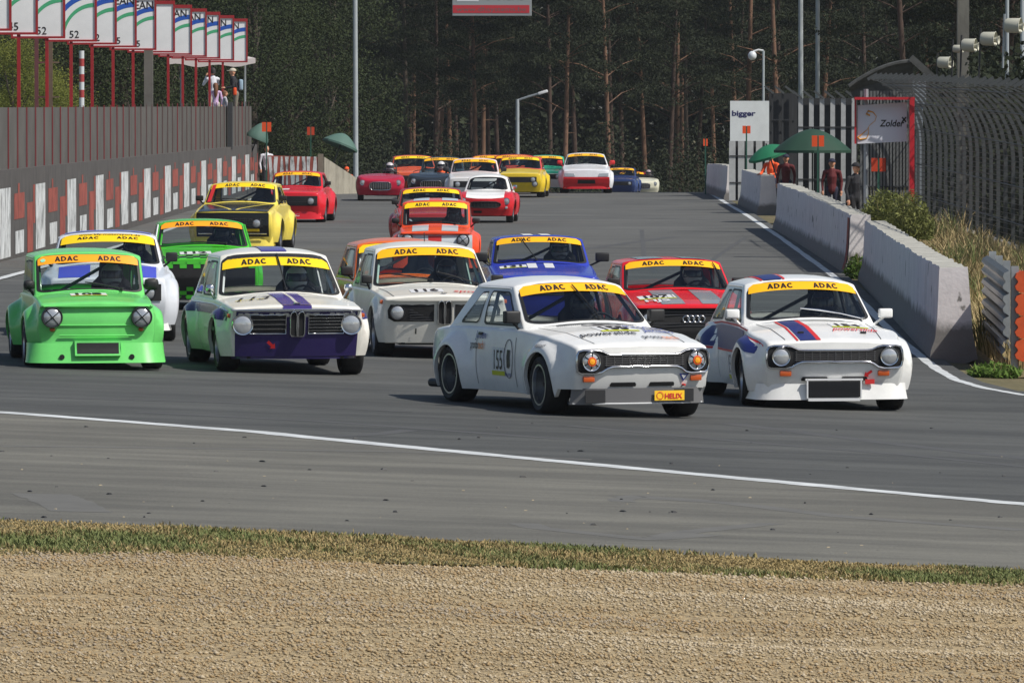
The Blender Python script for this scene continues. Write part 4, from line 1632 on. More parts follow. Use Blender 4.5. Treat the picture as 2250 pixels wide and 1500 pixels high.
tag(mb.build("concrete_post", concrete("post_concrete", (0.20, 0.17, 0.13)), None, 0), "grey brown concrete post between striped barrier and pale wedge", "post")
mb = MB()
solid(mb, ((xb + 0.24, D_ + 0.2), ((790 - 1125) * D_ / 16000, D_ + 3)), 1.26, 0.42)
tag(mb.build("concrete_wedge", concrete("pale_concrete", (0.36, 0.335, 0.27)), None, 0), "pale concrete wedge wall sloping down to the track", "wall")

# ------------------------------------------------------------------ barriers on the right
BARR = concrete("barrier_concrete", (0.76, 0.715, 0.70), 0.10, 0.45, (0.9, 0.9, 0.35), 0.22, 0.40)
BARR_T = concrete("barrier_top", (0.42, 0.41, 0.36), 0.2, 0.3)
def barrier(label, p0, p1, h0, h1, seed, red_end=False):
    rnd = random.Random(seed)
    b = empty("concrete_barrier", (p0[0], p0[1], 0))
    tag(b, label, "barrier", "concrete barriers along the inside of the track")
    o = Vector((p0[0], p0[1], 0))
    a_, b_ = Vector((p0[0], p0[1], 0)), Vector((p1[0], p1[1], 0))
    d = (b_ - a_).normalized()
    nrm = Vector((d.y, -d.x, 0))          # away from the track
    n = max(8, int((b_ - a_).length / 0.7))
    prof = [(-0.10, -0.2), (-0.10, 0.0), (-0.085, 0.09), (-0.03, 0.22), (0.0, 0.45), (0.025, 0.97), (0.04, 1.0), (0.40, 1.0), (0.415, 0.97), (0.48, 0.3), (0.55, 0.0)]
    rows, rowsT = [], []
    for i in range(n + 1):
        t = i / n
        p = a_.lerp(b_, t)
        g = ground(p.x, p.y)
        h = h0 + (h1 - h0) * t
        row = []
        for k, (u, v) in enumerate(prof):
            j = rnd.uniform(-0.014, 0.014) if k in (6, 7) else 0.0
            q = p + nrm * (u + j)
            row.append(Vector((q.x, q.y, g + v * h + (j * 0.9 if k in (5, 6, 7) else 0))) - o)
        rows.append(row)
    mb = MB()
    mb.grid([r[:7] for r in rows])
    mb.grid([r[7:] for r in rows])
    mb.add(rows[0], [tuple(range(len(prof)))[::-1]])
    mb.add(rows[-1], [tuple(range(len(prof)))])
    mb.build("barrier_body", BARR, b, 30)
    mt = MB()
    mt.grid([r[6:8] for r in rows])
    mt.build("barrier_cap", BARR_T, b, 30)
    L = (b_ - a_).length
    for s_ in ((0.12, 0.31) if L > 25 else (0.5,)):
        p = a_.lerp(b_, s_)
        g = ground(p.x, p.y)
        j = MB()
        h = h0 + (h1 - h0) * s_
        q = p - nrm * 0.004
        j.grid([[q + nrm * interp([(v, u) for u, v in prof[1:6]], v) + Vector((0, 0, g + v * h)) - o + d * (0.012 * math.sin(v * 9) + e) - nrm * 0.012 for e in (0, 0.05)] for v in [0.05 + 0.92 * k / 10 for k in range(11)]])
        j.build("joint_crack", DARK, b, 0)
    if red_end:
        j = MB()
        q = a_ + d * 0.1
        g = ground(q.x, q.y)
        j.grid([[q + nrm * (interp([(v, u) for u, v in prof[1:6]], v) - 0.015) + Vector((0, 0, g + v * h0)) - o + d * e for e in (0, 0.9)] for v in [0.05 + 0.9 * k / 6 for k in range(7)]])
        j.build("red_edge_stripe", PR, b, 0)
    return b
# grime along the foot of the barriers and scattered scuffs
def add_grime(m):
    nt = m.node_tree
    b = nt.nodes["Principled BSDF"]
    src = b.inputs["Base Color"].links[0].from_socket
    geo = nt.nodes.new("ShaderNodeNewGeometry")
    sep = nt.nodes.new("ShaderNodeSeparateXYZ")
    nt.links.new(geo.outputs["Position"], sep.inputs[0])
    n = nt.nodes.new("ShaderNodeTexNoise")
    n.inputs["Scale"].default_value = 1.7
    n.inputs["Detail"].default_value = 8
    n.inputs["Roughness"].default_value = 0.75
    nt.links.new(geo.outputs["Position"], n.inputs["Vector"])
    ma = nt.nodes.new("ShaderNodeMath"); ma.operation = 'MULTIPLY_ADD'
    ma.inputs[1].default_value = -0.40
    nt.links.new(n.outputs["Fac"], ma.inputs[0]); nt.links.new(sep.outputs["Z"], ma.inputs[2])
    r = nt.nodes.new("ShaderNodeValToRGB")
    r.color_ramp.elements[0].position, r.color_ramp.elements[1].position = 0.0, 0.13
    r.color_ramp.elements[0].color, r.color_ramp.elements[1].color = (1, 1, 1, 1), (0, 0, 0, 1)
    nt.links.new(ma.outputs[0], r.inputs[0])
    n2 = nt.nodes.new("ShaderNodeTexNoise")
    n2.inputs["Scale"].default_value = 3.2
    n2.inputs["Detail"].default_value = 5
    mp = nt.nodes.new("ShaderNodeMapping")
    mp.inputs["Scale"].default_value = (1, 0.55, 0.75)
    nt.links.new(geo.outputs["Position"], mp.inputs["Vector"]); nt.links.new(mp.outputs[0], n2.inputs["Vector"])
    r2 = nt.nodes.new("ShaderNodeValToRGB")
    r2.color_ramp.elements[0].position, r2.color_ramp.elements[1].position = 0.66, 0.70
    nt.links.new(n2.outputs["Fac"], r2.inputs[0])
    mx0 = nt.nodes.new("ShaderNodeMath"); mx0.operation = 'MAXIMUM'
    nt.links.new(r.outputs[0], mx0.inputs[0]); nt.links.new(r2.outputs[0], mx0.inputs[1])
    mx1 = nt.nodes.new("ShaderNodeMath"); mx1.operation = 'MULTIPLY'; mx1.inputs[1].default_value = 0.8
    nt.links.new(mx0.outputs[0], mx1.inputs[0])
    x = nt.nodes.new("ShaderNodeMix")
    x.data_type = 'RGBA'
    nt.links.new(mx1.outputs[0], x.inputs[0])
    nt.links.new(src, x.inputs[6])
    x.inputs[7].default_value = (0.075, 0.07, 0.055, 1)
    nt.links.new(x.outputs[2], b.inputs["Base Color"])
add_grime(BARR)
nA = at(2060, 790, 98.8)
fA = at(1897, 603, 138.5)
barrier("nearest pale concrete barrier with a lit end, beside the white car", (nA.x, nA.y), (fA.x, fA.y), 1.24, 1.10, 1)
nB, fB = at(1866, 598, 141.5), at(1706, 503, 183)
barrier("second concrete barrier with a red stripe on its near end", (nB.x, nB.y), (fB.x, fB.y), 1.13, 1.14, 2, True)
nC, fC = at(1670, 470, 206), at(1628, 448, 224)
barrier("third grey concrete barrier, below the green umbrella", (nC.x, nC.y), (fC.x, fC.y), 1.08, 1.05, 3)
nD, fD = at(1597, 440, 233), at(1552, 420, 252)
barrier("farthest concrete barrier on the right, with a white lit end", (nD.x, nD.y), (fD.x, fD.y), 1.08, 1.0, 4)

# stacked guard rail with orange end
gr = empty("guard_rail", (at(2218, 700, 96).x, 96, 0))
tag(gr, "stack of dark corrugated guard rails with an orange end plate", "guard rail")
gz_ = ground(6.6, 96)
for k in range(4):
    mb = MB()
    z = gz_ + 0.10 + 0.30 * k
    prof = [(0, 0), (-0.07, 0.04), (-0.09, 0.09), (-0.05, 0.14), (-0.05, 0.16), (-0.09, 0.21), (-0.07, 0.26), (0, 0.295)]
    rows = [[(u + 0.30 * t, 9.0 * t, z + v) for u, v in prof] for t in (0, 0.25, 0.5, 0.75, 1)]
    mb.grid(rows)
    mb.build("rail", mat("dark_galvanised", (0.10, 0.105, 0.105), 0.5, metal=0.4, vary=0.25, scale=3), gr, 40)
mb = MB()
prof = [(0.16, 0), (0.09, 0.04), (0.07, 0.09), (0.11, 0.14), (0.11, 0.16), (0.07, 0.21), (0.09, 0.26), (0.16, 0.295)]
for k in range(4):
    z = gz_ + 0.10 + 0.30 * k
    mb.grid([[(u + e, -0.10, z + v) for u, v in prof] for e in (0, 0.45)])
    mb.grid([[(u, -0.10 + e, z + v) for u, v in prof] for e in (0, 0.4)])
mb.build("orange_end_plate", mat("orange_paint", srgb(205, 85, 40), 0.55, vary=0.2, scale=4), gr, 40)
for t in (0.0, 0.35, 0.7, 1.0):
    MB().box((0.08 + 0.3 * t, 9 * t + 0.1, gz_ + 0.65), (0.10, 0.10, 1.4)).build("rail_post", STEEL, gr, 0)

# ------------------------------------------------------------------ debris fence with curved posts
def wire_mat(name, col, cover, sx, sz, axis='y'):
    m = bpy.data.materials.new(name)
    m.use_nodes = True
    nt = m.node_tree
    b = nt.nodes["Principled BSDF"]
    b.inputs["Base Color"].default_value = (*col, 1)
    b.inputs["Roughness"].default_value = 0.55
    b.inputs["Metallic"].default_value = 0.3
    geo = nt.nodes.new("ShaderNodeNewGeometry")
    sep = nt.nodes.new("ShaderNodeSeparateXYZ")
    nt.links.new(geo.outputs["Position"], sep.inputs[0])
    outs = []
    for k, p in ((axis.upper(), sx), ('Z', sz)):
        mu = nt.nodes.new("ShaderNodeMath"); mu.operation = 'MULTIPLY'; mu.inputs[1].default_value = 1 / p
        fr = nt.nodes.new("ShaderNodeMath"); fr.operation = 'FRACT'
        lt = nt.nodes.new("ShaderNodeMath"); lt.operation = 'LESS_THAN'; lt.inputs[1].default_value = cover
        nt.links.new(sep.outputs[k], mu.inputs[0]); nt.links.new(mu.outputs[0], fr.inputs[0]); nt.links.new(fr.outputs[0], lt.inputs[0])
        outs.append(lt.outputs[0])
    mx = nt.nodes.new("ShaderNodeMath"); mx.operation = 'MAXIMUM'
    nt.links.new(outs[0], mx.inputs[0]); nt.links.new(outs[1], mx.inputs[1])
    tr = nt.nodes.new("ShaderNodeBsdfTransparent")
    ms = nt.nodes.new("ShaderNodeMixShader")
    nt.links.new(mx.outputs[0], ms.inputs[0]); nt.links.new(tr.outputs[0], ms.inputs[1]); nt.links.new(b.outputs[0], ms.inputs[2])
    nt.links.new(ms.outputs[0], nt.nodes["Material Output"].inputs["Surface"])
    return m
WIRE = wire_mat("chain_wire", (0.035, 0.038, 0.038), 0.12, 0.30, 0.10)
FPOST = mat("fence_post_grey", (0.062, 0.068, 0.07), 0.65, metal=0.0, vary=0.2, scale=3)
df = empty("debris_fence", (9.3, 140, 0))
tag(df, "tall dark wire debris fence whose posts curve in at the top", "fence")
def fence_prof(k):
    """height profile leaning over the track at the top: (dx, z)"""
    pts = []
    for i in range(15):
        t = i / 14
        if t < 0.5:
            pts.append((0, 1.8 * t / 0.5))
        else:
            a = (t - 0.5) / 0.5 * math.radians(78)
            pts.append((-1.35 * (1 - math.cos(a)), 1.8 + 1.48 * math.sin(a)))
    return pts
fp = fence_prof(0)
def fx(D):
    return 9.55 - (D - 140) * 0.008
fD0, fD1, step = 118.0, 168.0, 1.9
nP = int((fD1 - fD0) / step)
post_me = None
mbp = MB()
for off in (-0.03, 0.03):
    pass
rowsP = []
for dx, z in fp:
    rowsP.append([(dx - 0.036, -0.036, z), (dx + 0.036, -0.036, z), (dx + 0.036, 0.036, z), (dx - 0.036, 0.036, z)])
mbp.grid(rowsP, close=True)
mbp.add(rowsP[-1], [(0, 1, 2, 3)])
post_me = mbp.data("post", FPOST, 40)
arm_me = MB().box((0.02, 0, 0.05), (0.26, 0.06, 0.07), 0, Matrix.Rotation(math.radians(-30), 3, 'Y')).data("outrigger", FPOST, 0)
for i in range(nP + 1):
    D = fD0 + i * step
    o = link("post", post_me, df)
    o.location = (fx(D) - 9.3, D - 140, ground(fx(D), D) + 0.5)
    o2 = link("outrigger", arm_me, df)
    o2.location = (fx(D) - 9.3 + fp[-1][0], D - 140, ground(fx(D), D) + 0.5 + fp[-1][1])
mb = MB()
rows = []
for dx, z in fp:
    rows.append([(fx(D) - 9.3 + dx - 0.05, D - 140, z + 0.5 + ground(fx(D), D)) for D in np.arange(fD0, fD1 + 0.1, 5)])
mb.grid(rows)
mb.build("wire_mesh", WIRE, df, 0)
for z in (0.6, 1.3, 2.1, 2.7, 3.1):
    mb = MB()
    dx = interp([(b, a) for a, b in fp], z)
    mb.tube([(fx(D) - 9.3 + dx - 0.06, D - 140, z + 0.5 + ground(fx(D), D)) for D in np.arange(fD0, fD1 + 0.1, 5)], 0.012, 4)
    mb.build("cable", FPOST, df)
mb = MB()
rows = []
for z in (-0.3, 0.62):
    rows.append([(fx(D) - 9.3 - 0.03, D - 140, z + ground(fx(D), D)) for D in np.arange(fD0, fD1 + 0.1, 5)])
mb.grid(rows)
mb.grid([rows[1], [(x + 0.25, y, z) for x, y, z in rows[1]]])
mb.build("kerb_wall", concrete("fence_kerb", (0.30, 0.30, 0.29)), df, 0)
# end box of the fence and its return
mb = MB()
a = at(2000, 150, 168)
mb.box((at(2020, 0, 168.5).x, 168.6, 3.45), (0.30, 0.3, 0.62))
mb.box((at(2020, 0, 168.5).x, 168.6, 1.6), (0.16, 0.16, 3.2))
tag(mb.build("fence_end_box", mat("grey_sheet", (0.25, 0.28, 0.31), 0.5), None, 0), "grey sheet box closing the debris fence beside the red framed sign", "fence")

# slatted fence facing the track, farther up
SLAT = mat("pale_slat", (0.42, 0.43, 0.43), 0.6, vary=0.15, scale=5)
SLAT_D = mat("dark_fence_sheet", (0.028, 0.03, 0.033), 0.7)
def slat_fence(label, pxa, pxb, D, ytop, ybot, pitch, sw, slat_m, arms=True, arm_sg=-1):
    a, b = at(pxa, ytop, D), at(pxb, ybot, D)
    H, z0 = a.z - b.z, b.z
    s = empty("slat_fence", (a.x, D, z0))
    tag(s, label, "fence")
    W_ = b.x - a.x
    mb = MB()
    mb.box((W_ / 2, 0.12, H / 2), (W_, 0.03, H))
    mb.build("backing_sheet", SLAT_D, s, 0)
    n = int(W_ / pitch)
    me = MB().box((0, 0, H / 2), (sw, 0.06, H)).data("slat", slat_m, 0)
    am = MB().box((0.10 * arm_sg, -0.1, 0.10), (0.34, 0.05, 0.06), 0, Matrix.Rotation(math.radians(38 * -arm_sg), 3, 'Y')).data("outrigger", FPOST, 0)
    for i in range(n + 1):
        o = link("slat", me, s)
        o.location = ((i + 0.3) * pitch, 0, 0)
        if arms:
            o = link("outrigger", am, s)
            o.location = ((i + 0.3) * pitch, 0, H)
    for z in (H * 0.3, H * 0.75):
        mb = MB()
        mb.box((W_ / 2, -0.045, z), (W_, 0.02, 0.03))
        mb.build("rail", SLAT_D, s, 0)
    return s
slat_fence("fence of pale upright slats behind the dark green umbrella", 1752, 1884, 205, 216, 470, 0.30, 0.13, SLAT, True)
slat_fence("dark return of the slat fence behind the marshals", 1690, 1752, 212, 205, 440, 0.30, 0.05, SLAT_D, True)  # return built in the dark sheet colour
slat_fence("fine ribbed grey fence behind the red framed sign", 1890, 2010, 166, 200, 500, 0.075, 0.05, mat("grey_rib", (0.13, 0.135, 0.135), 0.6), False)
slat_fence("pale panel fence under the white advertising board", 1603, 1690, 228, 310, 440, 0.28, 0.20, SLAT, False)
# curved fence roof behind the sign
mb = MB()
rows = []
for i in range(12):
    t = i / 11
    p = at(1865 + 140 * t, 190 - 55 * math.sin(t * math.pi / 2) ** 0.9, 172)
    q = at(1875 + 135 * t, 215 - 8 * t, 172)
    rows.append([(p.x, p.y, p.z), ((p.x + q.x) / 2, p.y + 0.3, (p.z + q.z) / 2), (q.x, q.y + 0.3, q.z)])
mb.grid(rows)
mb.tube([r[0] for r in rows], 0.05, 6)
p = at(2000, 135, 172)
mb.box((p.x + 0.28, p.y, p.z - 0.16), (0.75, 0.12, 0.16), 0, Matrix.Rotation(math.radians(42), 3, 'Y'))
tag(mb.build("fence_canopy", mat("dark_net", (0.06, 0.062, 0.06), 0.8, vary=0.3, scale=6), None, 0), "dark curved top of the catch fence behind the red framed sign", "fence")

# ------------------------------------------------------------------ signs
SIGNW = mat("sign_white", (0.70, 0.71, 0.77), 0.5)
SRED = mat("sign_frame_red", (0.50, 0.02, 0.03), 0.4)
sg = empty("framed_sign", (at(1940, 0, 152).x, 152, 0))
tag(sg, "white sign in a red frame with the word Zolder and an ochre track outline", "sign")
D_ = 152.0
def loc(px, py):
    p = at(px, py, D_)
    return (p.x - sg.location.x, p.z)
(x0, zt), (x1, zb2) = loc(1884, 228), loc(1992, 313)
mb = MB()
mb.add([(x0, 0, loc(0, 232)[1]), (x1, 0, loc(0, 225)[1]), (x1, 0, loc(0, 311)[1]), (x0, 0, loc(0, 316)[1]), (x0, 0.04, loc(0, 232)[1]), (x1, 0.04, loc(0, 225)[1]), (x1, 0.04, loc(0, 311)[1]), (x0, 0.04, loc(0, 316)[1])],
       [(3, 2, 1, 0), (4, 5, 6, 7), (0, 1, 5, 4), (2, 3, 7, 6), (1, 2, 6, 5), (3, 0, 4, 7)])
mb.build("board", SIGNW, sg, 0)
mb = MB()
a, b = loc(1876, 219), loc(2008, 214)
mb.box(((a[0] + b[0]) / 2, -0.12, (a[1] + b[1]) / 2), (b[0] - a[0], 0.36, 0.055))
c = loc(2002, 460)
mb.box((c[0], -0.12, (a[1] + c[1]) / 2), (0.10, 0.36, a[1] - c[1]))
e = loc(1879, 316)
mb.box((e[0], -0.02, (a[1] + e[1]) / 2), (0.035, 0.10, a[1] - e[1]))
mb.build("red_frame", SRED, sg, 0)
mb = MB()
c = loc(1903, 196)
mb.tube([(c[0], 0.12, 0.0), (c[0], 0.12, c[1])], 0.05, 8)
mb.build("support_pole", STEEL, sg)
mb = MB()
c = loc(1960, 271)
text_on(mb, "Zolder", lambda u, v: (u, -0.006, v), c[0], c[1], 0.135, fit=0.50, slant=0.2, bold=0.02)
c = loc(1986, 263)
for a_ in (50, 130):
    mb.box((c[0], -0.006, c[1]), (0.13, 0.002, 0.03), 0, Matrix.Rotation(math.radians(a_), 3, 'Y'))
mb.build("lettering", INK, sg, 0)
mb = MB()
pts = [(1911, 254), (1903, 250), (1907, 244), (1918, 247), (1925, 256), (1922, 266), (1910, 276), (1905, 285), (1890, 298), (1884, 302), (1890, 307), (1904, 304), (1908, 294), (1908, 280)]
rr = [0.022, 0.024, 0.022, 0.014, 0.008, 0.007, 0.006, 0.007, 0.014, 0.02, 0.02, 0.012, 0.008, 0.006]
mb.tube([(loc(*p)[0], -0.004, loc(*p)[1]) for p in pts], rr, 5)
mb.build("track_outline", mat("ochre_print", srgb(215, 150, 40), 0.5), sg)
D_ = 231.0
bs = empty("advertising_board", (at(1647, 0, D_).x, D_, 0))
tag(bs, "white advertising board with dark blue lettering above the pale panel fence", "sign")
mb = MB()
p, q = at(1605, 222, D_), at(1691, 312, D_)
mb.box((0, 0, (p.z + q.z) / 2), (q.x - p.x, 0.08, p.z - q.z))
mb.build("board", mat("board_pale", (0.70, 0.73, 0.73), 0.5, vary=0.08, scale=2), bs, 0)
mb = MB()
c = at(1634, 249, D_)
text_on(mb, "bigger", lambda u, v: (u, -0.046, v), c.x - bs.location.x, c.z, 0.16, fit=0.75, bold=0.03)
mb.build("lettering", mat("navy_print", srgb(45, 45, 95), 0.5), bs, 0)
mb = MB()
mb.box((-0.4, 0.06, q.z / 2), (0.08, 0.08, q.z)); mb.box((0.4, 0.06, q.z / 2), (0.08, 0.08, q.z))
mb.build("support_pole", STEEL, bs, 0)
# overhead sign hung from a gantry carried by two tall masts
D_ = 268.0
ga = empty("overhead_gantry", (0, D_, 0))
tag(ga, "tall grey masts carrying an overhead beam above the track", "gantry")
for px, zb3 in ((782, -0.3), (1760, -0.3)):
    p = at(px, 0, D_)
    mb = MB()
    mb.tube([(p.x - 0.0, 0, zb3), (p.x - 0.03, 0, 9.5)], [0.095, 0.08], 10)
    mb.build("mast", mat("mast_grey", (0.40, 0.44, 0.46), 0.5, vary=0.12, scale=2), ga)
mb = MB()
x0, x1 = at(782, 0, D_).x, at(1760, 0, D_).x
mb.box(((x0 + x1) / 2, 0, 8.9), (x1 - x0, 0.2, 0.25))
mb.build("cross_beam", STEEL, ga, 0)
os_ = empty("overhead_sign", (at(1081, 0, D_).x, D_ - 0.2, 0))
tag(os_, "grey and red overhead sign hanging over the track", "sign", None)
mb = MB()
p, q = at(995, -70, D_), at(1169, 36, D_)
Wd = q.x - p.x
mb.rbox((0, 0, (p.z + q.z) / 2), (Wd, 0.12, p.z - q.z), 0.02)
mb.build("board", mat("sign_grey", (0.30, 0.325, 0.34), 0.5), os_, 0)
mb = MB()
c = at(1078, 21, D_)
mb.box((-0.03, -0.066, c.z), (Wd * 0.965, 0.006, 0.29))
mb.build("red_panel", mat("sign_red", srgb(190, 50, 60), 0.5), os_, 0)
mb = MB()
text_on(mb, "www.dhsystems.be", lambda u, v: (u, -0.072, v), -0.03, c.z, 0.16, fit=Wd * 0.88, bold=0.0)
mb.build("lettering", mat("sign_dark_grey", (0.14, 0.12, 0.12), 0.5), os_, 0)
mb = MB()
c = at(1028, -6, D_)
mb.rbox((c.x - os_.location.x, -0.066, c.z), (0.80, 0.006, 0.34), 0.05)
mb.build("white_panel", SIGNW, os_, 0)
mb = MB()
c = at(1110, -3, D_)
text_on(mb, "SYSTEMS", lambda u, v: (u, -0.068, v), c.x - os_.location.x, c.z, 0.13, fit=1.35, bold=0.0)
mb.build("small_lettering", mat("sign_dark_grey", (0.14, 0.12, 0.12), 0.5), os_, 0)
for xx in (-1.0, 1.0):
    MB().box((xx, 0, 8.3), (0.06, 0.06, 1.2)).build("hanger", STEEL, os_, 0)

# lamp posts and poles
def pole(name, label, px, D, y0, rad, lamp=None, zb=None, cat="pole"):
    p = at(px, y0, D)
    g = ground(p.x, D)
    o = empty(name, (p.x, D, g))
    tag(o, label, cat)
    mb = MB()
    mb.tube([(0, 0, -0.3), (0, 0, p.z - g)], [rad, rad * 0.85], 10)
    mb.build("shaft", mat("pole_grey", (0.36, 0.40, 0.42), 0.5, vary=0.12, scale=2), o)
    return o, p.z - g
pole("lamp_mast", "slim grey mast beside the gantry mast on the right", 1796, 262, -60, 0.085)
pole("lamp_mast", "dark slim mast behind the loudspeakers, left of the pair at the right edge", 2212, 175, -60, 0.05)
pole("lamp_mast", "dark slim mast at the right edge behind the debris fence", 2245, 175, -60, 0.05)
o, h = pole("street_lamp", "street lamp with a white head in front of the pines", 1137, 300, 218, 0.085, cat="street lamp")
mb = MB()
mb.tube([(0, 0, h - 0.05), (0.45, -0.05, h + 0.10), (1.0, -0.1, h + 0.26)], 0.045, 6)
mb.build("lamp_arm", STEEL, o)
mb = MB()
mb.rbox((1.05, -0.1, h + 0.28), (0.42, 0.16, 0.12), 0.04, 0, Matrix.Rotation(-0.3, 3, 'Y'))
mb.build("lamp_head", WHITE_D, o)
o, h = pole("camera_pole", "thin pale pole with a white dome camera above the advertising board", 1677, 236, 112, 0.045, cat="camera pole")
mb = MB()
mb.tube([(0, 0, h), (-0.16, 0, h + 0.03), (-0.32, 0, h - 0.02), (-0.36, 0, h - 0.09)], 0.03, 6)
mb.build("bracket", WHITE_D, o)
mb = MB()
ball(mb, (-0.36, 0, h - 0.16), (0.14, 0.14, 0.15), 14)
mb.build("dome_camera", mat("dome_white", (0.62, 0.66, 0.68), 0.4), o, 60)
# concrete pylon and loudspeakers
a = at(2115, 0, 176)
mb = MB()
mb.box((0, 0, 4.5), (0.28, 0.28, 9.4))
o = mb.build("concrete_pylon", concrete("pylon_concrete", (0.15, 0.145, 0.125)), None, 0)
o.location = (a.x, 176, 0)
tag(o, "square concrete pylon behind the loudspeakers", "pylon")
HORN = mat("horn_cream", (0.50, 0.49, 0.40), 0.5)
for px, py, D_, s_, lb in ((2229, 57, 128, 0.135, "largest cream horn loudspeaker, at the right edge above the debris fence"), (2175, 86, 137, 0.135, "second cream horn loudspeaker from the right above the fence"), (2132, 100, 146, 0.135, "cream horn loudspeaker in front of the concrete pylon"),
                        (2105, 108, 152, 0.085, "small round cream loudspeaker left of the pylon"), (2077, 138, 158, 0.13, "lowest and leftmost cream horn loudspeaker on the fence")):
    p = at(px, py, D_)
    o = empty("loudspeaker", (p.x, D_, p.z))
    tag(o, lb, "loudspeaker", "loudspeakers above the debris fence")
    mb = MB()
    k = s_
    mb.lathe([(0.001, -1.3 * k), (k * 0.75, -1.3 * k), (k * 0.95, -1.0 * k), (k * 1.0, 0.7 * k), (k * 1.06, 0.75 * k), (k * 1.0, 0.8 * k), (k * 0.7, 0.2 * k), (0.001, 0.1 * k)], (0, 0, 0), 'x', 18)
    mb.build("horn_bell", HORN, o, 40)
    mb = MB()
    mb.lathe([(k * 0.28, -0.2 * k), (k * 0.35, 0.9 * k), (k * 0.62, 1.3 * k), (k * 0.5, 1.3 * k), (0.001, 0.8 * k)], (0, -0.02, -0.02), 'x', 14)
    mb.build("horn_throat", HORN, o, 40)
    mb = MB()
    mb.tube([(-1.45 * k, 0, 0.2), (-1.45 * k, 0, -0.75)], 0.02, 6)
    mb.box((-1.38 * k, 0, 0), (0.06, 0.05, 0.10))
    mb.build("bracket", DARK if D_ > 130 else STEEL, o)
    o.rotation_euler = (0, 0.03, -0.35)

# ------------------------------------------------------------------ marshal posts: umbrellas, boards, people
def umbrella(label, pxc, py_top, py_rim, D, rad, m, tilt=(0, 0), drop=None, pole_to=0.0):
    top_, rim = at(pxc, py_top, D), at(pxc, py_rim, D)
    H = top_.z - rim.z
    o = empty("parasol", (top_.x, D, rim.z))
    tag(o, label, "umbrella", "green umbrellas at the marshal posts")
    n = 8
    mb = MB()
    R_ = Matrix.Rotation(math.radians(tilt[0]), 3, 'Y') @ Matrix.Rotation(math.radians(tilt[1]), 3, 'X')
    rows = []
    for i in range(7):
        t = i / 6
        row = []
        for j in range(n * 4):
            a = 2 * math.pi * j / (n * 4)
            sc = 1 - 0.035 * t * math.sin(math.pi * ((j % 4) / 4.0))
            r = rad * t * sc
            row.append(R_ @ Vector((r * math.cos(a), r * math.sin(a), H * (1 - t ** 1.7))))
        rows.append(row)
    mb.grid(rows, close=True)
    mb.grid([rows[-1], [p + R_ @ Vector((0, 0, -0.07)) for p in rows[-1]]], close=True)
    mb.build("canopy", m, o, 25)
    mb = MB()
    mb.tube([R_ @ Vector((0, 0, H + 0.05)), R_ @ Vector((0, 0, -1.3)), (R_ @ Vector((0, 0, -1.3)) + Vector((0, 0, -1.2)))], 0.022, 6)
    mb.build("shaft", DARK, o)
    return o
UG = mat("umbrella_dark_green", srgb(27, 62, 46), 0.75, vary=0.08, scale=2)
UG2 = mat("umbrella_bright_green", srgb(24, 112, 76), 0.7)
UG3 = mat("umbrella_grey_green", srgb(78, 108, 98), 0.75)
umbrella("wide dark green umbrella in front of the slat fence", 1785, 283, 330, 192, 1.02, UG)
umbrella("small bright green tilted umbrella beside the orange marshals", 1690, 318, 338, 207, 0.62, UG2, (-18, 8))
umbrella("grey green tilted umbrella beside the tall mast on the left", 748, 292, 318, 262, 0.66, UG3, (20, -8))
umbrella("grey green umbrella half hidden at the end of the pit wall", 566, 268, 302, 250, 0.40, UG3, (22, 0))
OB = mat("orange_board", srgb(225, 80, 28), 0.55)
OB2 = mat("deep_orange_board", srgb(190, 62, 28), 0.55)
GP = mat("green_post", srgb(30, 80, 65), 0.6)
def orange(label, px, py, D, w_, h_, split=False, m=OB):
    p = at(px, py, D)
    g = ground(p.x, D)
    o = empty("orange_marker", (p.x, D, g))
    tag(o, label, "marker board", "orange marker boards on green posts")
    mb = MB()
    mb.box((0, 0.02, (p.z - g) / 2), (0.045, 0.045, p.z - g + h_ * 0.9))
    mb.build("post", GP, o, 0)
    for sg_ in (-1, 1):
        mb = MB()
        mb.box((sg_ * (w_ / 4 + 0.012), -0.01 + sg_ * 0.02, p.z - g), (w_ / 2 - 0.012, 0.02, h_))
        mb.build("panel", m, o, 0)
orange("large orange board in front of the ribbed fence below the sign", 1930, 362, 152, 0.29, 0.28, m=OB2)
orange("orange board in front of the dark green umbrella", 1797, 310, 186, 0.30, 0.28)
orange("orange board in front of the white advertising board", 1640, 285, 226, 0.24, 0.24)
orange("small orange board standing alone before the dark trees on the right", 1550, 313, 246, 0.14, 0.24)
orange("orange board just right of the pit wall end", 586, 279, 246, 0.30, 0.32)
orange("orange red board standing alone before the dark trees on the left", 683, 288, 262, 0.25, 0.29, m=OB2)

HV = mat("hi_vis_orange", srgb(240, 90, 35), 0.7)
RDK = mat("dark_red_overall", srgb(92, 24, 28), 0.8)
NAVY = mat("navy_overall", (0.02, 0.022, 0.045), 0.85)
DKC = mat("black_clothes", (0.018, 0.018, 0.022), 0.85)
WHT = mat("white_shirt", (0.62, 0.63, 0.68), 0.75)
LIL = mat("lilac_shirt", srgb(200, 170, 205), 0.75)
PINK = mat("pale_trousers", (0.45, 0.42, 0.36), 0.8)
HRB = mat("brown_hair", srgb(112, 72, 46), 0.7)
HRD = mat("dark_hair", (0.02, 0.016, 0.014), 0.7)
def foot(px, D):
    x = (px - 1125) * D / F_PX
    return (x, D, ground(x, D))
standing("marshal in a bright orange vest under the small green umbrella", foot(1695, 208), -120, HV, NAVY, hair=HRD, h=1.70, arms='fwd', group="track marshals")
standing("marshal in dark red and navy overalls beside the orange marshal", foot(1727, 206), -100, RDK, NAVY, cap=NAVY, h=1.66, arms='down', group="track marshals")  # navy cap added to darken the head, standing in for umbrella shade
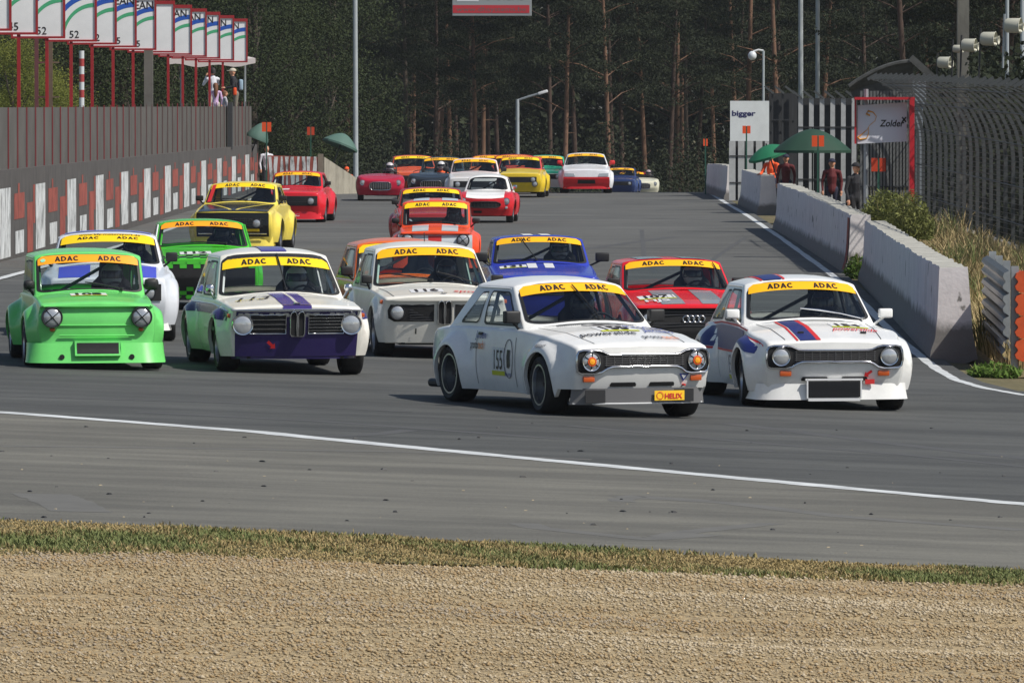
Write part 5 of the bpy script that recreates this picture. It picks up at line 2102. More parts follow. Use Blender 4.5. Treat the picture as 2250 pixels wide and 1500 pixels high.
standing("marshal in red top and navy trousers under the wide dark green umbrella", foot(1828, 190), -95, RDK, NAVY, cap=NAVY, h=1.68, arms='down', group="track marshals")  # cap put on to keep the face dark, in place of umbrella shade
standing("figure in black clothes standing by the support pole of the sign", foot(1880, 172), -60, DKC, DKC, cap=DKC, h=1.75, arms='down', group="track marshals")
standing("marshal in a white top beside the striped barrier on the left", foot(586, 250), -70, WHT, DKC, hair=HRD, h=1.62, arms='down', group="track marshals")
standing("marshal in an orange top behind the concrete wedge on the left", (foot(762, 254)[0], 254, -0.70), -90, HV, HV, cap=HV, h=1.52, arms='down', group="track marshals")
# spectators on the platform at the end of the pit wall
pf = MB()
pf.box((wx(247) - 1.6, 246, 2.38), (2.4, 6.0, 0.12))
for yy in (243.5, 250.5):
    pf.box((wx(247) - 2.0, yy, 1.15), (0.15, 0.15, 2.4))
    pf.box((wx(247) - 0.5, yy, 1.15), (0.15, 0.15, 2.4))
tag(pf.build("viewing_platform", STEEL, None, 0), "raised platform behind the pit wall fence under the awning", "platform")
pz = 2.44
def px2x(px, D):
    return (px - 1125) * D / F_PX
standing("spectator in a white shirt with back turned on the platform", (px2x(468, 248), 248, pz), 120, WHT, PINK, hair=HRD, h=1.80, arms='up', group="spectators on the pit wall platform")
standing("girl in a lilac top with long brown hair on the platform", (px2x(474, 245.4), 245.4, pz - 0.15), 100, LIL, PINK, hair=HRB, h=1.42, arms='down', hairlong=True, child=True, group="spectators on the pit wall platform")
standing("small child with brown hair between the girl and the man in black", (px2x(494, 246.6), 246.6, pz - 0.3), 20, mat("pale_grey_top", (0.4, 0.4, 0.45), 0.8), PINK, hair=HRB, h=1.32, arms='down', child=True, group="spectators on the pit wall platform")
man = standing("man in black with a pale cap leaning over the fence", (px2x(519, 246), 246, pz), 185, DKC, mat("khaki_trousers", (0.20, 0.18, 0.14), 0.8), cap=mat("pale_cap", (0.5, 0.45, 0.36), 0.8), h=1.78, arms='fwd', group="spectators on the pit wall platform", lean=0.10)
mb = MB()
mb.rbox((-0.16, 0.02, 1.22), (0.14, 0.26, 0.36), 0.05)
mb.build("backpack", mat("pale_blue_bag", (0.30, 0.42, 0.52), 0.7), man, 60)
mb = MB()
mb.rbox((0.05, 0.20, 1.0), (0.12, 0.10, 0.26), 0.04)
mb.build("orange_pouch", OB, man, 60)

# ------------------------------------------------------------------ vegetation
def leaf_mat(name, c0, c1, trans=0.15):
    m = bpy.data.materials.new(name)
    m.use_nodes = True
    nt = m.node_tree
    b = nt.nodes["Principled BSDF"]
    geo = nt.nodes.new("ShaderNodeNewGeometry")
    n = nt.nodes.new("ShaderNodeTexNoise")
    n.inputs["Scale"].default_value = 0.7
    n.inputs["Detail"].default_value = 6
    n.inputs["Roughness"].default_value = 0.75
    r = nt.nodes.new("ShaderNodeValToRGB")
    r.color_ramp.elements[0].position, r.color_ramp.elements[1].position = 0.35, 0.68
    r.color_ramp.elements[0].color, r.color_ramp.elements[1].color = (*c0, 1), (*c1, 1)
    nt.links.new(geo.outputs["Position"], n.inputs["Vector"])
    nt.links.new(n.outputs["Fac"], r.inputs[0])
    nt.links.new(r.outputs[0], b.inputs["Base Color"])
    b.inputs["Roughness"].default_value = 0.75
    b.inputs["Specular IOR Level"].default_value = 0.2
    tl = nt.nodes.new("ShaderNodeBsdfTranslucent")
    nt.links.new(r.outputs[0], tl.inputs[0])
    ms = nt.nodes.new("ShaderNodeMixShader")
    ms.inputs[0].default_value = trans
    nt.links.new(b.outputs[0], ms.inputs[1])
    nt.links.new(tl.outputs[0], ms.inputs[2])
    nt.links.new(ms.outputs[0], nt.nodes["Material Output"].inputs["Surface"])
    return m
PINE = leaf_mat("pine_needles", (0.013, 0.018, 0.010), (0.036, 0.046, 0.020), 0.06)
OAK = leaf_mat("broad_leaves", (0.018, 0.027, 0.011), (0.052, 0.070, 0.022), 0.08)
BUSH = leaf_mat("yellow_green_leaves", (0.12, 0.15, 0.03), (0.27, 0.28, 0.06), 0.3)
BARK = mat("pine_bark", (0.155, 0.085, 0.052), 0.9, vary=0.45, scale=1.6, bump=0.5, bscale=8)
BARK3 = mat("brown_bark", (0.062, 0.038, 0.028), 0.9, vary=0.5, scale=1.2, bump=0.5, bscale=8)
BARK2 = mat("grey_bark", (0.075, 0.058, 0.045), 0.9, vary=0.4, scale=2, bump=0.5, bscale=8)

def leaves(n, centre_fn, size, aspect=1.0):
    """n small bent leaf faces; centre_fn(n) -> positions"""
    C = centre_fn(n)
    n = len(C)
    A = np.random.randn(n, 3)
    A /= np.linalg.norm(A, axis=1)[:, None]
    B = np.cross(A, np.random.randn(n, 3))
    B /= np.linalg.norm(B, axis=1)[:, None]
    s_ = (size * (0.5 + np.random.rand(n)))[:, None]
    q = np.stack([C - A * s_ * aspect, C + B * s_ * 0.5, C + A * s_ * aspect, C - B * s_ * 0.5], 1).reshape(-1, 3)
    return q, np.arange(4 * n).reshape(n, 4)

def mesh_np(name, V, Fq, m):
    me = bpy.data.meshes.new(name)
    me.vertices.add(len(V))
    me.vertices.foreach_set("co", V.astype(np.float32).ravel())
    me.loops.add(Fq.size)
    me.loops.foreach_set("vertex_index", Fq.astype(np.int32).ravel())
    me.polygons.add(len(Fq))
    me.polygons.foreach_set("loop_start", np.arange(0, Fq.size, 4, dtype=np.int32))
    me.materials.append(m)
    me.update()
    return me

def clumps(n, cl, rad, flat=0.5):
    """positions gathered round clump centres"""
    def f(k):
        i = np.random.randint(0, len(cl), k)
        return cl[i] + np.random.randn(k, 3) * rad * np.array([1, 1, flat])
    return f

pine_vars = []
for v in range(6):
    H = random.uniform(14, 17)
    lo = random.uniform(3.0, 6.0)
    bend = [random.uniform(-0.25, 0.25) for _ in range(4)]
    tp = [(bend[0] * t * t * 2 + 0.1 * bend[1] * math.sin(t * 5), bend[2] * t * t, H * t - 0.5) for t in [i / 10 for i in range(11)]]
    t_ = MB()
    t_.tube(tp, [0.135 - 0.10 * i / 10 for i in range(11)], 8)
    cl = []
    for k in range(60):
        z = lo + (H - lo) * random.random() ** 0.8
        r = (0.5 + 2.2 * (1 - (z - lo) / (H - lo + 0.5))) * random.uniform(0.35, 1.0)
        a = random.uniform(0, 6.28)
        c = (r * math.cos(a), r * math.sin(a), z + r * 0.1)
        cl.append(c)
        base = tp[min(10, int((z + 0.5) / H * 10))]
        if k % 2 == 0:
            t_.tube([(base[0], base[1], z - 0.25 * r), ((base[0] + c[0]) / 2, (base[1] + c[1]) / 2, z - 0.02), c], [0.035, 0.025, 0.01], 4)
    for k in range(3):
        z = random.uniform(1.5, lo)
        a = random.uniform(0, 6.28)
        L = random.uniform(0.3, 0.8)
        t_.tube([(tp[2][0], tp[2][1], z), (L * math.cos(a), L * math.sin(a), z + random.uniform(-0.1, 0.3))], [0.022, 0.006], 4)
    V, Fq = leaves(25000, clumps(0, np.array(cl), 0.40, 0.30), 0.050, 1.1)
    pine_vars.append((t_.data("trunk", BARK if v in (1, 4) else BARK2 if v == 0 else BARK3, 60), mesh_np("crown", V, Fq, PINE)))
npine = 0
def pine(px, D, v, sc=1.0, lab=None):
    global npine
    x = px2x(px, D)
    o = empty("pine_tree", (x, D, ground(x, D)), random.uniform(0, 6.28))
    o.scale = (sc, sc, sc * random.uniform(0.95, 1.08))
    o.rotation_euler = (random.gauss(0, 0.03), random.gauss(0, 0.03), o.rotation_euler.z)
    tag(o, lab or "tall pine in the wood behind the track", "tree", "pines in the wood behind the track")
    link("trunk", pine_vars[v][0], o)
    link("crown", pine_vars[v][1], o)
named = [(1240, 318, 1, "pine with a leaning sunlit orange trunk right of the street lamp"), (1340, 322, 4, "pine with the brightest straight orange trunk, above the white and red car"), (1470, 326, 2, "pine with an orange trunk between the white car and the small orange board"),
         (955, 330, 5, "pine with a brown trunk left of the overhead sign"), (1045, 326, 1, "pine with a brown trunk below the overhead sign"), (1715, 300, 4, "pine with an orange trunk just left of the gantry mast"), (1420, 335, 1, "pine whose slim trunk rises above the white and red car's right mirror"),
         (2000, 250, 2, "pine with an orange trunk above the red framed sign")]
for px, D_, v, lb in named:
    pine(px, D_, v, 1.0, lb)
for k in range(52):
    D_ = random.uniform(325, 392)
    pine(random.uniform(700, 2330), D_, random.randrange(6), random.uniform(0.9, 1.15))
for k in range(14):
    pine(random.uniform(2090, 2420), random.uniform(235, 300), random.randrange(6), random.uniform(0.9, 1.1))

# broad-leaved trees on the left
oak_vars = []
for v in range(3):
    H = random.uniform(10, 13)
    t_ = MB()
    t_.tube([(0, 0, -0.4), (0.1, 0, H * 0.3), (0.0, 0.1, H * 0.7)], [0.24, 0.17, 0.06], 8)
    cl = []
    for k in range(70):
        z = 1.2 + (H - 1.2) * random.random()
        prof_ = math.sin(math.pi * min(1, (z / H) * 0.85 + 0.12)) ** 0.6
        r = 3.0 * prof_ * random.uniform(0.3, 1.0)
        a = random.uniform(0, 6.28)
        cl.append((r * math.cos(a), r * math.sin(a), z))
        if k % 4 == 0:
            t_.tube([(0.05, 0, z * 0.6), (r * math.cos(a) * 0.5, r * math.sin(a) * 0.5, z * 0.85), (r * math.cos(a), r * math.sin(a), z)], [0.06, 0.04, 0.012], 5)
    V, Fq = leaves(44000, clumps(0, np.array(cl), 0.50, 0.70), 0.055, 0.8)
    oak_vars.append((t_.data("trunk", BARK2, 60), mesh_np("crown", V, Fq, OAK), mesh_np("crown", V, Fq, BUSH)))
def oak(px, D, v, sc, lab, group, yellow=False, zs=1.0):
    x = px2x(px, D)
    o = empty("broadleaf_tree", (x, D, ground(x, D)), random.uniform(0, 6.28))
    o.scale = (sc, sc, sc * zs)
    tag(o, lab, "tree", group)
    link("trunk", oak_vars[v][0], o)
    link("crown", oak_vars[v][2 if yellow else 1], o)
gl = "broad leaved trees beyond the pit wall"
oak(640, 300, 0, 1.0, "mid green leafy tree left of the tall mast", gl)
oak(560, 285, 1, 0.95, "dense green leafy tree behind the end of the pit boards", gl)
oak(470, 290, 2, 1.0, "dark green leafy tree behind the spectators' platform", gl)
oak(380, 275, 0, 1.0, "dark leafy tree behind the blank pit board", gl)
oak(270, 262, 1, 1.05, "dark leafy tree behind the middle pit boards", gl)
oak(180, 270, 2, 1.0, "dark leafy tree behind the red and white pole", gl)
oak(60, 255, 0, 1.1, "dark leafy tree behind the yellow green bush", gl)
oak(720, 318, 2, 1.05, "dark leafy tree just left of the tall grey mast", gl)
oak(-60, 250, 1, 1.1, "dark leafy tree at the left edge of the photo", gl)
oak(30, 215, 1, 0.60, "yellow green bush at the left edge behind the red posts", "yellow green bushes behind the pit wall", True, 0.72)
oak(105, 222, 2, 0.58, "yellow green bush right of the lattice masts", "yellow green bushes behind the pit wall", True, 0.66)

# deep wood: one far mass of foliage nobody could count
def slab(k):
    P = np.zeros((k, 3))
    P[:, 1] = 396 + np.random.rand(k) * 40
    P[:, 0] = (np.random.rand(k) * 2600 - 180 - 1125) / F_PX * P[:, 1] * 1.05
    P[:, 2] = -3.0 + np.random.rand(k) * 22
    return P
V, Fq = leaves(250000, slab, 0.25, 0.9)
struct(link("far_wood", mesh_np("far_wood", V, Fq, PINE)), "stuff")
def under(k):
    P = np.zeros((k, 3))
    P[:, 1] = 294 + np.random.rand(k) ** 1.5 * 80
    P[:, 0] = (np.random.rand(k) * 2500 - 100 - 1125) / F_PX * P[:, 1]
    h = 1.5 + 1.5 * (0.5 + 0.5 * np.sin(P[:, 0] * 0.7 + np.sin(P[:, 1] * 0.31) * 2)) + 0.8 * np.sin(P[:, 0] * 1.9)
    P[:, 2] = -2.4 + np.random.rand(k) ** 1.2 * h * 1.35
    return P
V, Fq = leaves(170000, under, 0.075, 0.9)
struct(link("undergrowth", mesh_np("undergrowth", V, Fq, PINE)), "stuff")

# dark foliage added behind the debris fence in place of tree shade
def shade_foliage(k):
    P = np.zeros((k, 3))
    P[:, 1] = 112 + np.random.rand(k) * 96
    P[:, 0] = 10.9 + np.random.rand(k) * 2.2
    h = 3.6 + 0.7 * np.sin(P[:, 1] * 0.33) + 0.5 * np.sin(P[:, 1] * 0.91 + 1)
    P[:, 2] = np.random.rand(k) * h
    return P
V, Fq = leaves(60000, shade_foliage, 0.10, 0.9)
tag(link("shade_backing", mesh_np("shade_backing", V, Fq, PINE)), "dark foliage added behind the debris fence to stand in for shade", "shade_foliage")

# weeds and dry grass behind the barriers
def place_verge():
    D_ = random.uniform(96, 165)
    x0 = interp([(98, 6.55), (138, 7.3), (165, 7.3)], D_)
    x1 = fx(D_) - 0.1
    t = random.random() ** 1.3
    x = x0 + (x1 - x0) * t
    n = math.sin(x * 2.1 + D_ * 0.3) + math.sin(D_ * 0.8)
    return (x, D_, ground(x, D_) - 0.05 + 0.5 * t), 1.0 + 0.5 * max(0, n), (0 if n + random.gauss(0, 0.7) > 1.5 else 1 if random.random() < 0.78 else 2)
G4 = mat("grass_straw", (0.44, 0.34, 0.17), 0.85)
blades("verge_weeds", 16000, place_verge, 0.34, [G1, G4, G3], 0.7, 0.012)
# bank under the verge
mb = MB()
mb.grid([[(interp([(98, 6.45), (138, 7.1), (165, 7.2)], D_) + (fx(D_) - interp([(98, 6.45), (138, 7.1), (165, 7.2)], D_)) * t, D_, ground(7, D_) - 0.04 + 0.5 * t) for t in (0, 0.3, 0.6, 1)] for D_ in np.arange(94, 170, 4)])
struct(mb.build("verge_bank", surface_mat("straw_soil", (0.22, 0.165, 0.085), (0.16, 0.15, 0.06), 'soil')))
def weed(label, px, py, D, r, h, n, m):
    p = at(px, py, D)
    o = empty("weed_clump", (p.x, D, p.z))
    tag(o, label, "weeds", "weed clumps by the barriers")
    def f(k):
        a = np.random.rand(k) * 6.28
        q = np.sqrt(np.random.rand(k)) * r
        return np.stack([q * np.cos(a), q * np.sin(a), np.random.rand(k) ** 1.2 * h * (1.15 - 0.7 * (q / r) ** 2)], 1)
    V, Fq = leaves(int(n * 1.3), f, 0.034, 1.8)
    link("leaves", mesh_np("leaves", V, Fq, m), o)
    st_ = MB()
    for k in range(16):
        a, q = random.uniform(0, 6.28), random.uniform(0, r * 0.7)
        x, y = q * math.cos(a), q * math.sin(a)
        st_.tube([(x, y, -0.1), (x * 1.1, y * 1.1, h * 0.6), (x * 1.3, y * 1.3, h * random.uniform(0.9, 1.2))], [0.012, 0.009, 0.004], 4)
    st_.build("stems", G3, o)
WEED = leaf_mat("weed_leaves", (0.16, 0.19, 0.055), (0.28, 0.29, 0.10), 0.3)
WEED2 = leaf_mat("weed_leaves_green", (0.10, 0.17, 0.03), (0.15, 0.24, 0.05), 0.25)
weed("tall green weeds at the foot of the red framed sign", 1945, 520, 146, 0.55, 0.85, 2600, WEED)
weed("green weed clump right of the sign's red post", 2000, 525, 143, 0.45, 0.85, 1800, WEED)
weed("bright green weeds in the gap between the first two barriers", 1882, 612, 139.6, 0.22, 0.42, 500, WEED2)
weed("low green weeds at the foot of the nearest barrier's end", 2185, 825, 94, 0.35, 0.14, 500, WEED2)

# ------------------------------------------------------------------ the race cars
def place(px, py, theta, wb, scale=1.0, D=None):
    """car origin (mid wheelbase) from the pixel under the middle of the front axle"""
    if D is None:
        a = spot(px, py)
    else:
        x = (px - 1125) * D / F_PX
        a = Vector((x, D, ground(x, D)))
    t = math.radians(theta)
    p = a - Vector((math.sin(t), -math.cos(t), 0)) * wb / 2 * scale
    return (p.x, p.y, ground(p.x, p.y))

def mirror_pts(half):
    """half outline (y >= 0, from bottom centre round to top centre) -> closed outline"""
    return [(y, z) for y, z in half] + [(-y, z) for y, z in reversed(half) if y > 1e-6]

ESC = dict(wb=2.40, xf=1.88, xr=-2.08, W=0.785, zc=[(-2.08, 0.80), (-1.5, 0.865), (0.5, 0.915), (1.2, 0.86), (1.7, 0.775), (1.88, 0.73)],
           zs=[(-2.08, 0.78), (-1.5, 0.83), (-0.9, 0.845), (0.5, 0.85), (1.2, 0.805), (1.7, 0.74), (1.88, 0.705)],
           plan=[(-2.08, 0.88), (-1.6, 0.99), (-0.5, 1.0), (0.9, 1.0), (1.6, 0.985), (1.88, 0.955)], xa0=0.52, xa1=-0.04, xc1=-0.98, xc0=-1.50, ze=1.27, wt=0.605, crown=0.10, ch=0.055, pill=0.028, wvt=0.045,
           nose=[(0.2, -0.10), (0.36, -0.035), (0.50, 0.01), (0.64, 0.0), (0.76, -0.01)], bulge=0.05, sill=0.19, fF=0.10, fR=0.11, flen=0.17, ty=0.728, tw=0.27, R=0.295, Ra=0.345, r=0.045, wr=0.20)
ESC2 = dict(ESC, zs=[(-2.08, 0.82), (-1.2, 0.88), (0.5, 0.90), (1.7, 0.80), (1.88, 0.775)], zc=[(-2.08, 0.84), (-1.2, 0.92), (0.5, 0.95), (1.7, 0.83), (1.88, 0.79)], wr=0.12, r=0.06, wt=0.62, crown=0.07)
BMW = dict(wb=2.50, xf=1.92, xr=-2.2, W=0.80, zc=[(-2.2, 0.82), (-1.2, 0.86), (0.62, 0.895), (1.3, 0.855), (1.85, 0.795), (1.92, 0.785)],
           zs=[(-2.2, 0.79), (-1.2, 0.81), (0.62, 0.825), (1.3, 0.80), (1.92, 0.755)], plan=[(-2.2, 0.86), (-1.6, 0.98), (-0.5, 1.0), (0.9, 1.0), (1.7, 0.985), (1.92, 0.96)],
           xa0=0.58, xa1=0.0, xc1=-1.05, xc0=-1.62, ze=1.305, wt=0.625, crown=0.095, ch=0.045, nose=[(0.18, -0.16), (0.44, -0.075), (0.69, -0.035), (0.715, 0.0), (0.78, 0.0)], bulge=0.07,
           sill=0.20, fF=0.075, fR=0.085, flen=0.16, ty=0.715, tw=0.25, R=0.295, Ra=0.345, r=0.036, wr=0.14, pill=0.022, wvb=0.03, wvt=0.04)
SIM = dict(wb=2.22, xf=1.68, xr=-1.95, W=0.71, zc=[(-1.95, 0.80), (-1.2, 0.86), (0.75, 0.885), (1.3, 0.84), (1.62, 0.785), (1.68, 0.775)],
           zs=[(-1.95, 0.78), (-1.2, 0.82), (0.75, 0.835), (1.3, 0.80), (1.68, 0.745)], plan=[(-1.95, 0.9), (-1.5, 0.99), (0.9, 1.0), (1.5, 0.98), (1.68, 0.965)],
           xa0=0.72, xa1=0.32, xc1=-0.95, xc0=-1.30, ze=1.285, wt=0.635, crown=0.085, ch=0.04, nose=[(0.1, 0.02), (0.22, -0.02), (0.40, -0.01), (0.58, -0.015), (0.70, -0.045), (0.725, 0.01), (0.78, 0.0)], bulge=0.05,
           sill=0.20, fF=0.12, fR=0.15, flen=0.17, ty=0.70, tw=0.24, R=0.28, Ra=0.325, r=0.038, bb=0.09, bt=0.05, wr=0.12, pill=0.028, wvb=0.04, wvt=0.045)
GEN = dict(ESC2, wb=2.45, W=0.80, wt=0.64, xf=1.95, ze=1.27)
MGB = dict(wb=2.20, xf=1.60, xr=-1.75, W=0.735, zc=[(-1.75, 0.72), (-0.8, 0.80), (0.5, 0.86), (1.2, 0.79), (1.5, 0.70), (1.6, 0.62)], zs=[(-1.75, 0.70), (-0.8, 0.78), (0.5, 0.82), (1.2, 0.80), (1.5, 0.74), (1.6, 0.66)],
           plan=[(-1.75, 0.84), (-1.4, 0.97), (0.9, 1.0), (1.35, 0.97), (1.6, 0.90)], xa0=0.45, xa1=0.12, xc1=-0.55, xc0=-1.0, ze=1.14, wt=0.50, crown=0.09, ch=0.05, bb=0.14, bt=0.08,
           nose=[(0.2, -0.10), (0.4, 0.0), (0.6, 0.0), (0.75, -0.05)], bulge=0.14, sill=0.19, fF=0.05, fR=0.06, flen=0.2, ty=0.63, tw=0.19, R=0.285, Ra=0.33, r=0.11, wr=0.16, wvt=0.09)

WHITE = paint(236, 236, 233)
CREAM = paint(232, 229, 219)

DZ = -0.068
def dogbone(c, body=None, chrome=True, bars=True):
    half = [(0.0, 0.572), (0.36, 0.572), (0.41, 0.555), (0.47, 0.515), (0.53, 0.503), (0.69, 0.508), (0.722, 0.53), (0.735, 0.59), (0.73, 0.69), (0.71, 0.728), (0.66, 0.742), (0.52, 0.742), (0.46, 0.728), (0.40, 0.700), (0.34, 0.695), (0.0, 0.695)]
    half = [(y, z + DZ) for y, z in half]
    o = mirror_pts(half)
    g = c.front_poly("grille", o, UNDER, 0.006)
    c.front_tube("grille_surround", o, 0.012, CHROME if chrome else DARK, 0.014, parent=g)
    b = MB()
    for k in range(5):
        z = 0.59 + 0.022 * k + DZ
        b.tube([(c.front(y, z, 0.018), y, z) for y in (-0.44, -0.2, 0, 0.2, 0.44)], 0.0035, 4)
    for k in range(11):
        y = -0.42 + 0.084 * k
        b.box((c.front(y, 0.633 + DZ, 0.015), y, 0.633 + DZ), (0.008, 0.006, 0.115))
    b.build("grille_bar", mat("grille_grey", (0.13, 0.13, 0.135), 0.35, metal=0.6), g, 0)

def slots(c):
    for y in (-0.215, 0.215):
        c.front_poly("air_slot", [(y - 0.14, 0.300), (y + 0.14, 0.300), (y + 0.145, 0.320), (y + 0.13, 0.343), (y - 0.13, 0.343), (y - 0.145, 0.320)], UNDER, 0.008)

def indicators(c, y, z, w, h):
    for sg in (-1, 1):
        mb = MB()
        mb.rbox((c.front(sg * y, z, 0.008), sg * y, z), (0.04, w, h), 0.012)
        mb.build("indicator", AMBER, c.root, 40)

def bonnet_seams(c, y0, y1, x0, x1, w=0.009):
    mb = MB()
    for sg in (-1, 1):
        rows = []
        for i in range(15):
            t = i / 14
            x = x0 + (x1 - x0) * t
            y = sg * (y0 + (y1 - y0) * t)
            z = c.top(x, y)
            rows.append([(c.push(x, y, z), y - w / 2, z + 0.0035), (c.push(x, y, z), y + w / 2, z + 0.0035)])
        mb.grid(rows)
    mb.build("bonnet_seam", mat("seam_grey", (0.07, 0.07, 0.07), 0.6), c.root, 0)

def seam_side(c, pts, w=0.009, sgs=(-1, 1)):
    for sg in sgs:
        mb = MB()
        a, b = [], []
        for x, z in pts:
            a.append((x - w / 2, sg * c.side(x, z, 0.004), z))
            b.append((x + w / 2, sg * c.side(x + 1e-3, z, 0.004), z))
        mb.grid([a, b])
        mb.build("door_seam", mat("seam_grey", (0.07, 0.07, 0.07), 0.6), c.root, 0)

def door_seams(c, xf_=0.42, xr_=-0.62):
    zt = interp(c.zs, 0) - 0.09
    n = 8
    for x in (xf_, xr_):
        seam_side(c, [(x, c.sill + 0.06 + (zt - c.sill - 0.06) * i / n) for i in range(n + 1)])

def side_text(c, t, x, z, h, m, sg=-1, fit=None, slant=0.0, bold=0.012, name="decal"):
    mb = MB()
    text_on(mb, t, c.S(sg, 0.014), x, z, h, fit=fit, slant=slant, bold=bold, flip=1 if sg < 0 else -1)
    return mb.build(name, m, c.root, 0)

def hood_text(c, t, x0, y, h, m, fit=None, slant=0.0, bold=0.012, name="decal"):
    mb = MB()
    text_on(mb, t, c.T(x0, 0.012), y, 0.0, h, fit=fit, slant=slant, bold=bold)
    return mb.build(name, m, c.root, 0)

def front_text(c, t, y, z, h, m, fit=None, bold=0.012, off=0.012, name="decal"):
    mb = MB()
    text_on(mb, t, c.F(off), y, z, h, fit=fit, bold=bold)
    return mb.build(name, m, c.root, 0)

def arrow(c, y, z, ang, L=0.10, m=None):
    mb = MB()
    ca, sa = math.cos(math.radians(ang)), math.sin(math.radians(ang))
    pts = [(-0.5, -0.14), (0.1, -0.14), (0.1, -0.34), (0.5, 0), (0.1, 0.34), (0.1, 0.14), (-0.5, 0.14)]
    P = [(y + L * (a * ca - b * sa), z + L * (a * sa + b * ca)) for a, b in pts]
    c.front_poly("tow_arrow", P, m or mat("tow_red", srgb(215, 40, 45), 0.5), 0.010)

BLUE_D = mat("blue_decal", srgb(45, 60, 140), 0.5)
RED_D = mat("red_decal", srgb(205, 45, 45), 0.5)
ORANGE_D = mat("orange_decal", srgb(230, 130, 50), 0.5)
GREY_D = mat("grey_decal", (0.16, 0.16, 0.17), 0.5)
SUIT_B = mat("black_race_suit", (0.02, 0.02, 0.024), 0.8)
SUIT_G = mat("grey_race_suit", (0.10, 0.11, 0.13), 0.8)
H_WHITE = mat("helmet_white", (0.62, 0.63, 0.63), 0.3)
H_SILVER = mat("helmet_silver", (0.42, 0.43, 0.44), 0.3)
H_BLACK = mat("helmet_dark", (0.05, 0.05, 0.06), 0.3)

# ---- 155: white saloon leading on the right of the pack
c = Car("race_car", place(1352, 911, 23, 2.40, 1.045), 23, WHITE, scale=1.045, **dict(ESC, steer=-4, zf=0.275))
tag(c.root, "leading white race car number 155 with amber taped headlights and grey air dam", "race car", "race cars")
dogbone(c)
for sg in (-1, 1):
    c.lamp(sg * 0.585, 0.628 + DZ, 0.098, cross=(25, 85, 145), amber=True)
slots(c)
indicators(c, 0.595, 0.382, 0.125, 0.062)
bonnet_seams(c, 0.60, 0.50, 0.60, 1.80)
door_seams(c)
c.strip(STRIP_A)
c.wiper(0.545, 0.03, 0.475, 0.90)
c.mirror(-1, size=(0.10, 0.17, 0.13), out=0.10)
c.mirror(1, size=(0.10, 0.17, 0.13), out=0.10)
c.cabin()
dm = c.dam(0.12, 0.285, 0.055, 0.07, 0.73, mat("clear_air_dam", (0.16, 0.16, 0.165), 0.25, coat=0.5), side_back=0.10)
for y in (-0.52, 0.46):
    mb = MB()
    mb.box((c.front(y, 0.2, 0.072), y, 0.205), (0.01, 0.22, 0.13))
    mb.build("dark_dam_panel", DARK, dm, 0)
mb = MB()
mb.tube([(c.front(y, 0.19) + 0.062 - 0.10 * max(0, abs(y) / 0.74 - 0.8) / 0.2, y, 0.128) for y in (-0.72, -0.5, -0.25, 0, 0.25, 0.5, 0.72)], 0.008, 5)
mb.build("dam_lip", WHITE_D, dm)
mb = MB()
gF = lambda y, z: (c.front(y, 0.19) + 0.092, y, z)
mb.grid([[gF(0.12 + 0.34 * j / 4, 0.155 + 0.10 * i) for j in range(5)] for i in range(2)])
st = mb.build("yellow_sticker", mat("sticker_yellow", srgb(250, 200, 40), 0.5), dm, 0)
mb = MB()
gF2 = lambda y, z: (c.front(y, 0.19) + 0.097, y, z)
text_on(mb, "HELIX", gF2, 0.335, 0.20, 0.05, fit=0.20, bold=0.03)
mb.build("sticker_lettering", RED_D, st, 0)
mb = MB()
mb.lathe([(0.040, 0), (0.033, 0.001)], gF2(0.18, 0.205), 'x', 14)
mb.build("shell_emblem", RED_D, st, 0)
tri = c.front_poly("blue_triangle", [(0.40, 0.425), (0.51, 0.425), (0.455, 0.345)], BLUE_D, 0.010)
mb = MB()
mb.add([(c.front(y, z, 0.013), y, z) for y, z in ((0.425, 0.413), (0.485, 0.413), (0.455, 0.37))], [(0, 1, 2)])
mb.build("triangle_centre", WHITE_D, tri, 0)
mb = MB()
mb.tube([(c.front(0.46, 0.31, 0.0), 0.46, 0.31), (c.front(0.46, 0.31, 0.04), 0.47, 0.31)], 0.012, 6)
mb.build("tow_eye", RED_D, c.root)
race_label(c, "155", 0.02, 0.0, 0.24, lambda o: c.T(1.14, o), pw=0.62)
hood_text(c, "powerslide", 1.42, -0.18, 0.15, INK, fit=0.62, slant=0.2)
hood_text(c, "proto", 1.62, 0.22, 0.13, INK, fit=0.22)
hood_text(c, "tech", 1.62, 0.42, 0.13, ORANGE_D, fit=0.17)
hood_text(c, "Proflex", 1.02, 0.40, 0.17, BLUE_D, fit=0.46, bold=0.03)
hood_text(c, "Jansen", 1.27, 0.44, 0.14, BLUE_D, fit=0.34, slant=0.2)
mb = MB()
mb.tube([(c.T(0.84, 0.008)(0.22 * math.cos(a), 0.085 * math.sin(a))) for a in [2 * math.pi * i / 20 for i in range(20)]], 0.004, 4, close=True)
ov = mb.build("oval_emblem", GREY_D, c.root)
mb = MB()
mb.add([c.T(0.84, 0.010)(u, v) for u, v in ((-0.10, -0.05), (0.02, -0.035), (0.11, -0.05), (0.10, 0.02), (0.03, 0.05), (-0.06, 0.04), (-0.11, 0.055))], [(0, 1, 2, 3, 4, 5, 6)])
mb.build("emblem_figure", INK, ov, 0)
race_label(c, "155", -0.02, 0.50, 0.20, lambda o: c.S(-1, o), bold=0.0, pw=0.62)
mb = MB()
mb.tube([c.S(-1, 0.006)(0.245 + 0.115 * math.cos(a), 0.535 + 0.20 * math.sin(a)) for a in [2 * math.pi * i / 24 for i in range(24)]], 0.004, 4, close=True)
ov = mb.build("oval_emblem", GREY_D, c.root)
mb = MB()
mb.add([c.S(-1, 0.008)(0.245 + x, 0.535 + z) for x, z in ((-0.035, -0.09), (0.01, -0.10), (0.04, -0.07), (0.035, 0.05), (0.045, 0.09), (-0.03, 0.095), (-0.04, 0.02))], [tuple(range(7))])
